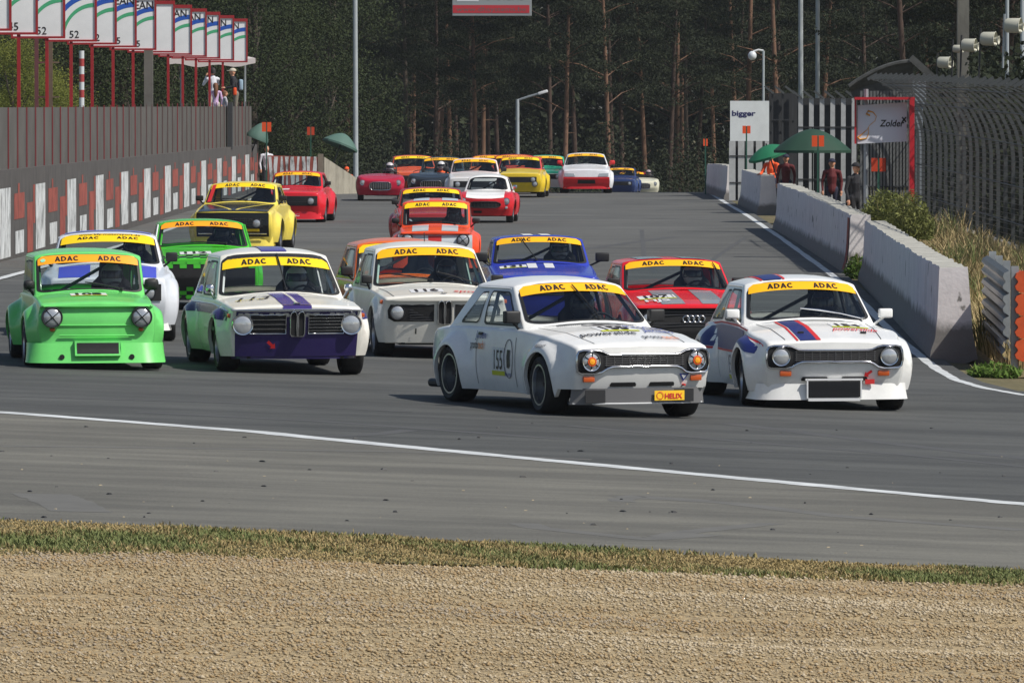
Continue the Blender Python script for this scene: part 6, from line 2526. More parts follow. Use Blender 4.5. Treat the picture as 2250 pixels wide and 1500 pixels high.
mb.build("emblem_figure", INK, ov, 0)
side_text(c, "proto", -0.66, 0.66, 0.085, INK, fit=0.20)
side_text(c, "tech", -0.48, 0.66, 0.085, ORANGE_D, fit=0.15)
side_text(c, "Jansen", -0.50, 0.765, 0.075, BLUE_D, fit=0.27, slant=0.2)
side_text(c, "FORD TREES", 0.245, 0.37, 0.03, BLUE_D, fit=0.16)
side_text(c, "MINISPORT", 1.22, 0.70, 0.035, GREY_D, fit=0.2)
for sg in (-1, 1):
    mb = MB()
    mb.rbox((-0.52, sg * c.side(-0.52, 0.775, 0.01), 0.775), (0.10, 0.02, 0.03), 0.008)
    mb.build("door_handle", DARK, c.root, 40)
mb = MB()
mb.tube([(-1.95, -0.55, 0.20), (-2.25, -0.62, 0.20)], 0.045, 10)
mb.build("exhaust", DARK, c.root)
cowl = MB()
for k in range(36):
    y = -0.42 + 0.024 * k
    if abs(y) < 0.05:
        continue
    cowl.box((0.70 - 0.12 * y * y, y, c.top(0.70, y) + 0.004), (0.06, 0.009, 0.006))
cowl.build("cowl_vents", mat("vent_grey", (0.18, 0.18, 0.19), 0.5), c.root, 0)
driver(c, "driver in a dark helmet inside the white car number 155", SUIT_B, H_BLACK)
car155 = c

# ---- 154: white saloon with navy stripe, far right
c = Car("race_car", place(1806, 894, 9, 2.40, 1.05), 9, WHITE, scale=1.05, **dict(ESC, fF=0.145, flen=0.26, fR=0.13, steer=-6, ty=0.745))
tag(c.root, "white race car number 154 with navy and red stripes and radiator in its air dam", "race car", "race cars")
NAVYP = mat("navy_stripe", srgb(38, 48, 110), 0.4)
dogbone(c)
for sg in (-1, 1):
    c.lamp(sg * 0.585, 0.628 + DZ, 0.098)
indicators(c, 0.53, 0.382, 0.125, 0.062)
slots(c)
bonnet_seams(c, 0.60, 0.52, 0.60, 1.80)
door_seams(c)
c.hood_patch("navy_stripe", 0.60, 1.86, -0.37, -0.19, NAVYP)
for a, b in ((-0.40, -0.375), (-0.185, -0.16)):
    c.hood_patch("red_stripe", 0.60, 1.86, a - 0.012, b - 0.012 if a < -0.3 else b + 0.012, RED_D, 0.0045)
c.roof_patch("navy_stripe", -0.66, -0.34, NAVYP)
c.roof_patch("red_stripe", -0.72, -0.68, RED_D)
c.roof_patch("red_stripe", -0.32, -0.28, RED_D)
c.strip(STRIP_A)
c.wiper(0.92, 0.02, 0.42, 0.20, m=CHROME)
c.mirror(-1, m=WHITE, size=(0.09, 0.15, 0.10), out=0.11)
c.mirror(1, m=WHITE, size=(0.09, 0.15, 0.10), out=0.15)
c.cabin(diag=True)
dm = c.dam(0.10, 0.27, 0.07, 0.04, 0.80, WHITE, side_back=0.50, yb=0.05)
mb = MB()
mb.box((c.front(0, 0.2) + 0.085, -0.01, 0.215), (0.03, 0.56, 0.17))
rad = mb.build("radiator", UNDER, dm, 0)
mb = MB()
for k in range(14):
    mb.box((c.front(0, 0.2) + 0.103, -0.01, 0.14 + 0.0115 * k), (0.006, 0.54, 0.003))
mb.build("radiator_fin", GUNMETAL, rad, 0)
mb = MB()
mb.box((c.front(0, 0.2) + 0.08, -0.01, 0.315), (0.04, 0.62, 0.02))
mb.box((c.front(0, 0.2) + 0.07, -0.01, 0.105), (0.05, 0.56, 0.035))
mb.box((c.front(0, 0.2) + 0.085, -0.30, 0.215), (0.03, 0.015, 0.20))
mb.box((c.front(0, 0.2) + 0.085, 0.28, 0.215), (0.03, 0.015, 0.20))
mb.build("radiator_duct", WHITE_D, dm, 0)
arrow(c, 0.36, 0.375, 215, 0.10)
mb = MB()
mb.box((c.front(0.38, 0.29, 0.04), 0.38, 0.29), (0.02, 0.10, 0.05))
mb.build("tow_strap", RED_D, c.root, 0)
race_label(c, "154", 0.30, 0.0, 0.22, lambda o: c.T(1.12, o), pw=0.62)
hood_text(c, "powerslide", 1.38, 0.33, 0.14, RED_D, fit=0.48, slant=0.25)
c.side_patch("navy_panel", [(-1.05, 0.60, 0.80), (-0.6, 0.58, 0.83), (-0.1, 0.57, 0.83), (0.4, 0.58, 0.82), (0.75, 0.62, 0.80)], NAVYP)
c.side_patch("navy_panel", [(0.98, 0.70, 0.77), (1.2, 0.68, 0.765), (1.5, 0.60, 0.70), (1.68, 0.58, 0.64)], NAVYP)
for pts in ([(-1.3, 0.80, 0.825), (-0.6, 0.845, 0.865), (0.4, 0.835, 0.855), (1.0, 0.79, 0.81), (1.45, 0.72, 0.74), (1.75, 0.66, 0.68)], [(-1.05, 0.565, 0.59), (-0.3, 0.55, 0.57), (0.5, 0.555, 0.575)]):
    c.side_patch("red_stripe", pts, RED_D)
race_label(c, "154", 0.12, 0.40, 0.20, lambda o: c.S(-1, o), bold=0.0, pw=0.62, yellow=True)
for y, x in ((-0.30, 1.55), (0.38, 1.55)):
    mb = MB()
    mb.box((c.push(x, y, 0.8), y, c.top(x, y) + 0.012), (0.04, 0.06, 0.02))
    mb.build("bonnet_pin", DARK, c.root, 0)
driver(c, "bare headed looking driver in dark clothes inside the white car number 154", SUIT_B, mat("helmet_navy", (0.03, 0.032, 0.06), 0.35))
car154 = c

# ---- purple and white saloon
PURP = paint(84, 70, 150)
PURPD = paint(52, 42, 96)
c = Car("race_car", place(634, 818, 10, 2.50, 1.03), 10, CREAM, scale=1.03, **dict(BMW, fF=0.10, fR=0.10))
tag(c.root, "white race car with purple bonnet stripe and dark purple front panel", "race car", "race cars")
def shark(c, bars=True, lampx=0.625, ring=CHROME, merged=False, kid=CHROME, gm=UNDER):
    if merged:
        for sg in (-1, 1):
            pts = [(0.13, 0.46), (0.62, 0.46), (0.69, 0.50), (0.70, 0.60), (0.66, 0.68), (0.60, 0.69), (0.13, 0.69)]
            g = c.front_poly("grille", [(sg * y, z) for y, z in pts], gm, 0.006)
            b = MB()
            for k in range(7):
                b.box((c.front(0.3, 0.5, 0.012), sg * 0.29, 0.48 + 0.03 * k), (0.006, 0.28, 0.006))
            b.build("grille_bar", GUNMETAL, g, 0)
    else:
        for sg in (-1, 1):
            pts = [(0.13, 0.46), (0.54, 0.46), (0.54, 0.675), (0.13, 0.675)]
            pts = [(sg * y, z) for y, z in pts]
            g = c.front_poly("grille", pts, gm, 0.006)
            c.front_tube("grille_surround", pts, 0.007, CHROME, 0.012, parent=g)
            b = MB()
            for k in range(1, 4 if sg < 0 else 6):
                z = 0.46 + 0.215 * k / (4 if sg < 0 else 6)
                b.tube([(c.front(sg * y, z, 0.014), sg * y, z) for y in (0.13, 0.33, 0.54)], 0.005, 4)
            b.build("grille_bar", CHROME, g, 0)
    for sg in (-1, 1):
        pts = [(0.008, 0.43), (0.07, 0.43), (0.082, 0.46), (0.082, 0.66), (0.07, 0.70), (0.045, 0.715), (0.02, 0.70), (0.008, 0.66)]
        pts = [(sg * y, z) for y, z in pts]
        k = c.front_poly("kidney_grille", pts, UNDER, 0.035, 0.05)
        c.front_tube("kidney_rim", pts, 0.009, kid, 0.04, parent=k)
def badge(c, x, y, r):
    p = c.T(x, 0.012)(y, 0)
    mb = MB()
    mb.lathe([(r, 0), (r * 0.85, 0.006), (0.001, 0.008)], p, 'z', 16)
    b = mb.build("bonnet_badge", mat("badge_blue", srgb(70, 110, 170), 0.3), c.root)
    mb = MB()
    mb.lathe([(r * 1.1, 0), (r * 1.1, 0.008), (r * 0.85, 0.009)], p, 'z', 16)
    mb.build("badge_ring", CHROME, b)
c.front_poly("dark_purple_panel", [(-0.70, 0.20), (0.70, 0.20), (0.71, 0.45), (0.70, 0.715), (-0.70, 0.715), (-0.71, 0.45)], PURPD, 0.003)
shark(c)
for sg in (-1, 1):
    c.lamp(sg * 0.625, 0.565, 0.118, x=c.front(sg * 0.625, 0.565, 0.03), depth=0.10)
c.dam(0.17, 0.40, -0.01, -0.01, 0.70, PURPD, side_back=0.22, name="front_valance")
pts = [(-0.755, 0.728), (-0.5, 0.735), (0, 0.738), (0.5, 0.735), (0.755, 0.728)]
c.front_tube("nose_trim", pts, 0.009, CHROME, 0.004, closed=False)
for sg in (-1, 1):
    mb = MB()
    mb.tube([(x, sg * c.side(x, interp(c.zs, x) - 0.06, 0.006), interp(c.zs, x) - 0.06) for x in np.arange(-1.9, 1.9, 0.3)], 0.009, 5)
    mb.build("waist_trim", CHROME, c.root)
    c.side_patch("purple_flank_band", [(x, interp(c.zs, x) - 0.17, interp(c.zs, x) - 0.06) for x in np.arange(-1.7, 1.80, 0.10)], PURPD, sg)
    mb = MB()
    mb.rbox((1.80, sg * c.side(1.80, 0.665, 0.01), 0.665), (0.10, 0.04, 0.05), 0.015)
    mb.build("indicator", AMBER, c.root, 40)
c.hood_patch("purple_stripe", 0.64, 1.915, -0.17, 0.16, PURP, 0.006, 22)
c.front_poly("purple_lip", [(-0.17, 0.742), (0.16, 0.742), (0.16, 0.784), (-0.17, 0.784)], PURP, 0.006)
c.hood_patch("white_centre_line", 0.66, 1.84, -0.005, 0.03, CREAM, 0.008)
c.roof_patch("purple_stripe", -0.24, 0.24, PURP)
badge(c, 1.86, 0.0, 0.038)
hood_text(c, "113", 1.26, -0.40, 0.28, INK, fit=0.36, slant=0.3)
hood_text(c, "sports", 1.36, -0.47, 0.05, mat("yellow_script", srgb(220, 200, 50), 0.5), fit=0.34)
arrow(c, -0.29, 0.33, -42, 0.12)
c.strip(STRIP_Y, b0=0.68, b1=0.90)
c.strip(DARK, b0=0.90, b1=0.985, txt=None)
c.wiper(0.53, 0.03, 0.515, 0.96)
c.mirror(-1, m=CHROME, size=(0.09, 0.10, 0.09), out=0.07, rnd=0.045)
c.mirror(1, m=CHROME, size=(0.09, 0.10, 0.09), out=0.08, rnd=0.045)
c.cabin(cage=WHITE_D, diag=False)
door_seams(c, 0.45, -0.6)
side_text(c, "Alpina", 1.45, 0.52, 0.05, GREY_D, fit=0.2)
side_text(c, "Bilstein", 1.45, 0.52, 0.05, GREY_D, sg=1, fit=0.2)
driver(c, "driver in a white helmet inside the purple striped car", SUIT_G, H_WHITE)
mb = MB()
mb.rbox((0.46, 0.46, 0.93), (0.04, 0.07, 0.06), 0.01)
mb.build("dash_box", DARK, c.root)

# ---- cream white saloon number 116
c = Car("race_car", place(961, 785, 8, 2.50, 1.03), 8, CREAM, scale=1.03, **dict(BMW, fF=0.04, fR=0.04, ty=0.68))
tag(c.root, "cream white race car number 116 with black grille panel and twin kidneys", "race car", "race cars")
shark(c, merged=True)
for sg in (-1, 1):
    c.lamp(sg * 0.58, 0.575, 0.09, ring=DARK)
badge(c, 1.84, 0.0, 0.036)
race_label(c, "116", -0.17, 0.0, 0.20, lambda o: c.T(1.52, o), pw=0.75, yellow=False)
hood_text(c, "sport", 1.62, 0.36, 0.16, RED_D, fit=0.40, slant=0.2)
c.strip(STRIP_A)
c.wiper(0.50, 0.02, 0.10, 0.30)
c.wiper(0.90, 0.02, 0.55, 0.25)
c.mirror(-1, size=(0.08, 0.13, 0.10), out=0.05)
c.mirror(1, size=(0.08, 0.15, 0.10), out=0.12)
c.cabin(cage=mat("pale_green_cage", (0.35, 0.50, 0.45), 0.5), diag=False)
bonnet_seams(c, 0.66, 0.62, 0.62, 1.86)
seam_side(c, [(1.0 + 0, 0.3), (1.0, 0.35)])
for sg in (-1, 1):
    mb = MB()
    mb.rbox((1.80, sg * c.side(1.80, 0.70, 0.01), 0.70), (0.10, 0.04, 0.05), 0.015)
    mb.build("indicator", AMBER, c.root, 40)
c.dam(0.19, 0.36, -0.02, -0.02, 0.68, CREAM, side_back=0.25, name="front_valance")
mb = MB()
mb.tube([(-0.4, 0.05, c.ze + 0.08), (-0.42, 0.05, c.ze + 0.20)], 0.006, 4)
mb.build("roof_aerial", DARK, c.root)
front_text(c, "I", -0.35, 0.34, 0.06, DARK, bold=0.05, name="tow_slot")
driver(c, "driver in a dark helmet inside the cream white car number 116", SUIT_G, H_BLACK)

# ---- orange car hidden behind number 116
ORA = paint(232, 110, 40)
c = Car("race_car", place(906, 744, 9, 2.50, 0.96), 9, ORA, scale=0.96, **dict(BMW, fF=0.06, fR=0.06))
tag(c.root, "orange race car mostly hidden behind the cream white car number 116", "race car", "race cars")
shark(c, merged=True)
for sg in (-1, 1):
    c.lamp(sg * 0.58, 0.575, 0.09, ring=DARK)
c.strip(STRIP_Y)
c.mirror(-1, size=(0.08, 0.17, 0.13), out=0.10)
c.cabin(cage=WHITE_D)

# ---- green tail-engined saloon, far left
GRN = paint(112, 212, 112)
def simca(c, ringm, plate=True, panel=None):
    for sg in (-1, 1):
        c.lamp(sg * 0.525, 0.60, 0.118, ring=ringm, cross=(40, 130), dome=0.03, depth=0.09, x=c.front(sg * 0.525, 0.60, 0.06))
        mb = MB()
        ball(mb, (c.front(sg * 0.52, 0.455, 0.0), sg * 0.52, 0.455), (0.03, 0.034, 0.026), 12)
        mb.build("indicator", AMBER, c.root, 60)
c = Car("race_car", place(203, 806, 8, 2.22, 1.0), 8, GRN, **dict(SIM, fF=0.12, nose=[(0.05, 0.12), (0.10, 0.10), (0.24, 0.02), (0.36, -0.01), (0.385, 0.02), (0.40, 0.0), (0.50, 0.0), (0.515, 0.018), (0.53, 0.0), (0.60, 0.0), (0.70, -0.045), (0.725, 0.015), (0.78, 0.0)]))
tag(c.root, "bright green boxy race car with taped crosses on its round headlights", "race car", "race cars")
simca(c, DARK)
for z_ in (0.505, 0.385):
    c.front_tube("panel_crease", [(-0.44, z_), (0.44, z_)], 0.010, GRN, 0.0, closed=False)
dm = c.dam(0.07, 0.30, 0.12, 0.015, 0.775, GRN, side_back=0.30, yb=0.03)
c.front_poly("intake_frame", [(-0.27, 0.155), (0.27, 0.155), (0.27, 0.325), (-0.27, 0.325)], GRN, 0.115, 0.16)
c.front_poly("air_intake", [(-0.245, 0.18), (0.245, 0.18), (0.245, 0.305), (-0.245, 0.305)], UNDER, 0.119)
for y in (-0.42, 0.40):
    mb = MB()
    mb.lathe([(0.032, 0.0), (0.028, 0.02), (0.001, 0.02)], (c.front(y, 0.14) + 0.06, y, 0.14), 'x', 12)
    mb.build("brake_duct", UNDER, c.root)
race_label(c, "108", -0.05, 0.0, 0.20, lambda o: c.T(1.16, o), pw=0.8)
c.strip(STRIP_O)
c.wiper(0.80, 0.01, 0.45, 0.16, m=DARK)
c.mirror(-1, size=(0.10, 0.13, 0.11), out=0.07, rnd=0.05)
c.mirror(1, size=(0.12, 0.17, 0.14), out=0.10, rnd=0.05)
c.cabin(cage=paint(60, 110, 70), diag=True)
door_seams(c, 0.62, -0.30)
emb = MB()
fo = offset_fn(lambda u, v: c.ws(u, v), 0.014)
emb.add([fo(*bil(c.win, 0.06 + 0.025 * math.cos(a), 0.865 + 0.045 * math.sin(a))) for a in [2 * math.pi * i / 12 for i in range(12)]], [tuple(range(12))])
emb.build("scrutineer_sticker", mat("mint_sticker", srgb(150, 225, 190), 0.5), c.root, 0)
driver(c, "driver in a silver helmet inside the bright green car", SUIT_B, H_SILVER)

# ---- white and blue saloon behind the green car
c = Car("race_car", place(236, 744, 3, 2.40, 1.03), 3, paint(222, 226, 232), scale=1.03, **dict(ESC2, fF=0.13, flen=0.34))
tag(c.root, "white and blue race car half hidden behind the bright green one", "race car", "race cars")
BLUP = mat("royal_blue_panel", srgb(72, 84, 205), 0.4)
def square_grille(c, y=0.68, z0=0.50, z1=0.71, lampy=0.52, r=0.09, m=UNDER):
    g = c.front_poly("grille", [(-y, z0), (y, z0), (y, z1), (-y, z1)], m, 0.006)
    b = MB()
    for k in range(6):
        z = z0 + 0.02 + (z1 - z0 - 0.04) * k / 5
        b.box((c.front(0, z, 0.012), 0, z), (0.006, y * 1.3, 0.006))
    b.build("grille_bar", GUNMETAL, g, 0)
    for sg in (-1, 1):
        c.lamp(sg * lampy, (z0 + z1) / 2, r, ring=DARK)
square_grille(c)
c.hood_patch("blue_panel", 0.70, 1.84, 0.22, 0.62, BLUP)
c.hood_patch("blue_panel", 0.70, 1.84, -0.62, -0.22, BLUP)
c.roof_patch("blue_roof_panel", -0.9, 0.9, mat("blue_grey_roof", srgb(120, 130, 200), 0.4), 0.05, 0.80)
c.strip(STRIP_Y, b0=0.70, b1=0.985, h=0.30)
mb = MB()
fo = offset_fn(lambda u, v: c.ws(u, v), 0.013)
text_on(mb, "www.kfz-motorsport.de", lambda a, b: fo(*bil(c.win, a, b)), 0.52, 0.955, 0.05, fit=0.66)
mb.build("strip_lettering", INK, c.root, 0)
c.mirror(-1, size=(0.08, 0.14, 0.10), out=0.10)
c.mirror(1, size=(0.08, 0.15, 0.12), out=0.12)
c.cabin()
c.dam(0.12, 0.30, 0.05, 0.03, 0.76, WHITE, side_back=0.45, yb=0.04)
driver(c, "driver in blue gloves and dark helmet inside the white and blue car", mat("blue_race_suit", srgb(40, 80, 170), 0.8), H_BLACK)

# ---- green and black chequered saloon
GR2 = paint(76, 190, 52)
c = Car("race_car", place(450, 680, 5, 2.40, 1.0), 5, GR2, **dict(GEN, fF=0.07, sill=0.17))
tag(c.root, "green race car with black chequered nose between the yellow and purple striped cars", "race car", "race cars")
c.front_poly("black_front", [(-0.72, 0.16), (0.72, 0.16), (0.72, 0.70), (-0.72, 0.70)], UNDER, 0.004)
ch = mat("chequer_black", (0.012, 0.014, 0.012), 0.5)
mb = MB()
for i in range(14):
    for j in range(3):
        if (i + j) % 2 == 0:
            y0 = -0.72 + 0.103 * i
            x1_ = 1.93 - 0.085 * j
            rows = [[(lambda x, y: (c.push(x, y, c.top(x, y)), y, c.top(x, y) + 0.006))(x1_ - 0.085 * a / 2, y0 + 0.103 * b / 2) for b in range(3)] for a in range(3)]
            mb.grid(rows)
mb.build("chequer_pattern", ch, c.root, 0)
mb = MB()
for i in range(14):
    for j in range(5):
        if (i + j) % 2 == 0:
            y0, z0 = -0.72 + 0.103 * i, (0.30, 0.24, 0.18, 0.64, 0.70)[j]
            if z0 > 0.6 and j == 4 and abs(y0) > 0.66:
                continue
            mb.grid([[(c.front(y, z, 0.010), y, z) for y in (y0, y0 + 0.103)] for z in (z0 - 0.06 * 0, z0 + 0.058)])
mb.build("chequer_pattern", GR2, c.root, 0)
race_label(c, "112", -0.15, 0.0, 0.22, lambda o: c.T(1.42, o), pw=0.8, yellow=False)
c.strip(STRIP_O)
c.wiper(0.75, 0.02, 0.35, 0.04)
c.cabin(cage=GR2, diag=False)
c.mirror(-1, out=0.08)
driver(c, "driver in a dark helmet inside the green chequered car", SUIT_B, H_BLACK)
for sg in (-1, 1):
    mb = MB()
    mb.tube([c.sp(1.0, v, sg) + Vector((0.01, sg * 0.012, 0)) for v in (0.02, 0.3, 0.6, 0.95)], 0.012, 5)
    mb.build("pillar_trim", WHITE_D if sg < 0 else GR2, c.root)

# ---- yellow and black coupe
YEL = paint(236, 214, 92)
c = Car("race_car", place(520, 552, -4, 2.45, 1.10), -4, YEL, scale=1.10, **dict(GEN, fF=0.10, fR=0.10, W=0.80))
tag(c.root, "yellow race car with black bonnet in front of the pit wall", "race car", "race cars")
BLK = paint(26, 26, 28)
c.hood_patch("black_bonnet", 0.62, 1.945, -0.68, 0.68, BLK, 0.006, 24, 10)
for sg in (-1, 1):
    c.hood_patch("yellow_v_stripe", 0.66, 1.80, sg * 0.60 - 0.03, sg * 0.60 + 0.03, YEL, 0.009, y0b=sg * 0.06 - 0.03, y1b=sg * 0.06 + 0.03)
c.front_poly("black_front", [(-0.70, 0.30), (0.70, 0.30), (0.70, 0.765), (-0.70, 0.765)], BLK, 0.006)
square_grille(c, 0.62, 0.46, 0.66, 0.47, 0.085, mat('grille_dark', (0.03, 0.03, 0.032), 0.4))
c.front_poly("yellow_plate", [(0.10, 0.40), (0.52, 0.40), (0.52, 0.45), (0.10, 0.45)], STRIP_Y, 0.014)
mb = MB()
mb.tube([(c.front(y, 0.36, 0.04), y, 0.36) for y in (-0.66, -0.3, 0, 0.3, 0.66)], 0.014, 6)
mb.build("bumper_bar", CHROME, c.root)
c.dam(0.12, 0.32, 0.05, 0.02, 0.76, YEL, side_back=0.4)
c.strip(STRIP_Y, pos=(0.34, 0.74))
mb = MB()
fo = offset_fn(lambda u, v: c.ws(u, v), 0.012)
mb.grid([[fo(*bil(c.win, a + 0.02, b)) for a in (0.0, 0.06)] for b in (0.04, 0.3, 0.6, 0.97)])
mb.build("red_screen_tape", RED_D, c.root, 0)
c.wiper(0.6, 0.02, 0.1, 0.12)
c.mirror(-1, out=0.10)
c.mirror(1, out=0.10)
c.cabin(diag=True)

# ---- red saloon by the striped barrier
REDP = paint(214, 38, 48)
c = Car("race_car", place(645, 488, -4, 2.40, 1.0), -4, REDP, **dict(ESC2, fF=0.12, fR=0.12, flen=0.3))
tag(c.root, "red race car behind the yellow one, near the striped barrier", "race car", "race cars")
square_grille(c, 0.70, 0.44, 0.70, 0.53, 0.095)
c.dam(0.09, 0.32, 0.06, 0.03, 0.78, REDP, side_back=0.45, yb=0.03)
front_text(c, "MMC", 0.05, 0.20, 0.06, WHITE_D, fit=0.36, bold=0.04, off=0.08)
c.strip(STRIP_A)
c.mirror(1, out=0.14)
c.cabin(cage=WHITE_D)
c.hood_patch("number_panel", 1.15, 1.4, -0.4, -0.1, WHITE_D)

# ---- red and white striped rear-engined saloon in mid field
ORR = paint(238, 84, 44)
SILV = paint(206, 212, 216)
c = Car("race_car", place(957, 596, 0, 2.22, 1.0), 0, ORR, **dict(SIM, fF=0.13))
tag(c.root, "orange red race car with two broad silver white stripes", "race car", "race cars")
simca(c, DARK)
for a, b in ((-0.44, -0.13), (0.12, 0.43)):
    c.hood_patch("silver_stripe", 0.74, 1.66, a, b, SILV)
    c.roof_patch("silver_stripe", a / 0.6 * 0.92, b / 0.6 * 0.92, SILV)
c.front_poly("silver_panel", [(-0.70, 0.42), (0.70, 0.42), (0.70, 0.70), (-0.70, 0.70)], SILV, 0.004)
c.front_poly("red_panel", [(-0.13, 0.44), (0.12, 0.44), (0.12, 0.69), (-0.13, 0.69)], RED_D, 0.009)
c.strip(STRIP_Y)
c.wiper(0.8, 0.02, 0.35, 0.06)
c.mirror(-1, out=0.12, rnd=0.05)
c.mirror(1, out=0.12, rnd=0.05)
c.cabin(diag=False)
c.dam(0.08, 0.30, 0.08, 0.01, 0.78, ORR, side_back=0.4)
driver(c, "driver in a dark helmet inside the orange red striped car", SUIT_B, H_BLACK)

# ---- blue saloon with two white roof stripes
BLU = paint(52, 66, 172)
c = Car("race_car", place(1193, 722, 3, 2.40, 1.0), 3, BLU, **dict(GEN, fF=0.05, wt=0.645, crown=0.06))
tag(c.root, "blue race car with two short white roof stripes", "race car", "race cars")
square_grille(c)
for a, b in ((-0.34, -0.12), (0.06, 0.28)):
    c.roof_patch("white_roof_stripe", a, b, WHITE_D)
    c.hood_patch("white_stripe", 0.66, 1.2, a * 0.62, b * 0.62, WHITE_D)
race_label(c, "131", -0.42, 0.0, 0.22, lambda o: c.T(0.95, o), pw=0.7)
c.strip(STRIP_A)
c.wiper(0.45, 0.02, 0.29, 0.90)
c.mirror(1, size=(0.10, 0.20, 0.13), out=0.20)
c.mirror(-1, size=(0.10, 0.18, 0.13), out=0.14)
c.cabin()
driver(c, "driver in a silver helmet inside the blue car", SUIT_B, H_SILVER)

# ---- red and grey striped saloon behind 154
RD2 = paint(222, 34, 44)
GST = paint(140, 148, 154)
c = Car("race_car", place(1505, 800, 7, 2.40, 1.0), 7, RD2, **dict(GEN, fF=0.06, wt=0.645, crown=0.06, nose=[(0.2, -0.06), (0.45, 0.0), (0.7, -0.03), (0.74, 0.02), (0.8, 0.0)]))
tag(c.root, "red race car with two wide grey stripes, behind number 154", "race car", "race cars")
for a, b in ((-0.40, -0.10), (0.12, 0.42)):
    c.hood_patch("grey_stripe", 0.62, 1.92, a, b, GST)
    c.roof_patch("grey_stripe", a / 0.6, b / 0.6, GST)
g = c.front_poly("grille", [(-0.74, 0.30), (0.74, 0.30), (0.74, 0.735), (-0.74, 0.735)], UNDER, 0.006)
mb = MB()
for k in range(4):
    y = -0.10 + 0.066 * k
    mb.tube([(c.front(0, 0.58, 0.02), y + 0.042 * math.cos(a), 0.60 + 0.042 * math.sin(a)) for a in [2 * math.pi * i / 20 for i in range(20)]], 0.006, 5, close=True)
mb.build("grille_rings", CHROME, g)
mb = MB()
for z in (0.51, 0.545, 0.655, 0.69):
    mb.box((c.front(0, z, 0.012), 0, z), (0.006, 1.2, 0.008))
mb.build("grille_bar", GUNMETAL, g, 0)
for sg in (-1, 1):
    c.lamp(sg * 0.58, 0.60, 0.085, ring=DARK)
race_label(c, "107", -0.38, 0.0, 0.26, lambda o: c.T(1.30, o), pw=0.62)
hood_text(c, "HJS", 1.66, -0.42, 0.16, WHITE_D, fit=0.32, bold=0.03)
c.strip(STRIP_A)
c.wiper(0.97, 0.1, 0.92, 0.92)
c.mirror(-1, size=(0.10, 0.16, 0.13), out=0.10)
c.mirror(1, size=(0.10, 0.16, 0.13), out=0.10)
c.cabin(diag=True)
driver(c, "driver in a white helmet inside the red and grey striped car", SUIT_B, H_WHITE)

# ---- dark red saloon tucked behind the orange red striped one
c = Car("race_car", place(950, 548, 2, 2.40, 1.0), 2, paint(188, 52, 52), **dict(GEN))
tag(c.root, "dark red roofed race car tucked close behind the orange red striped one", "race car", "race cars")
square_grille(c)
c.strip(STRIP_Y)
c.mirror(-1, out=0.08)
c.cabin()

# ---- white and red sports car with hard top
c = Car("race_car", place(1068, 489, -3, 2.20, 1.0), -3, paint(206, 40, 48), **dict(MGB, ze=1.17, roof_m=WHITE))
tag(c.root, "small red sports car with white bonnet and white hard top", "race car", "race cars")
def mouth(c, m, rim, y=0.42, z0=0.40, z1=0.56, fill=None):
    half = [(0.0, z0), (y * 0.7, z0 + 0.005), (y * 0.95, z0 + 0.04), (y, (z0 + z1) / 2), (y * 0.95, z1 - 0.04), (y * 0.7, z1 - 0.005), (0.0, z1)]
    o = mirror_pts(half)
    g = c.front_poly("grille", o, m, 0.006)
    c.front_tube("grille_rim", o, 0.012, rim, 0.012, parent=g)
    b = MB()
    for k in range(9):
        yy = -y * 0.85 + y * 1.7 * k / 8
        b.box((c.front(yy, (z0 + z1) / 2, 0.016), yy, (z0 + z1) / 2), (0.008, 0.010, (z1 - z0) * 0.8))
    b.build("grille_bar", rim, g, 0)
mouth(c, UNDER, DARK)
c.hood_patch("white_bonnet", 0.50, 1.59, -0.50, 0.50, WHITE, 0.009, 24, 10)
for sg in (-1, 1):
    c.lamp(sg * 0.56, 0.57, 0.088, x=c.front(sg * 0.56, 0.57, 0.0))
    mb = MB()
    mb.lathe([(0.04, 0), (0.03, 0.02), (0.001, 0.025)], (c.front(sg * 0.56, 0.40, 0.0), sg * 0.56, 0.40), 'x', 12)
    mb.build("side_lamp", AMBER if sg < 0 else LENS, c.root)
c.mirror(1, m=CHROME, size=(0.08, 0.12, 0.09), out=0.12, rnd=0.04)
c.cabin(cage=DARK)
c.front_poly("lower_intake", [(-0.30, 0.26), (-0.08, 0.26), (-0.08, 0.32), (-0.30, 0.32)], UNDER, 0.01)
driver(c, "driver barely seen inside the red sports car with white bonnet", SUIT_B, H_BLACK)

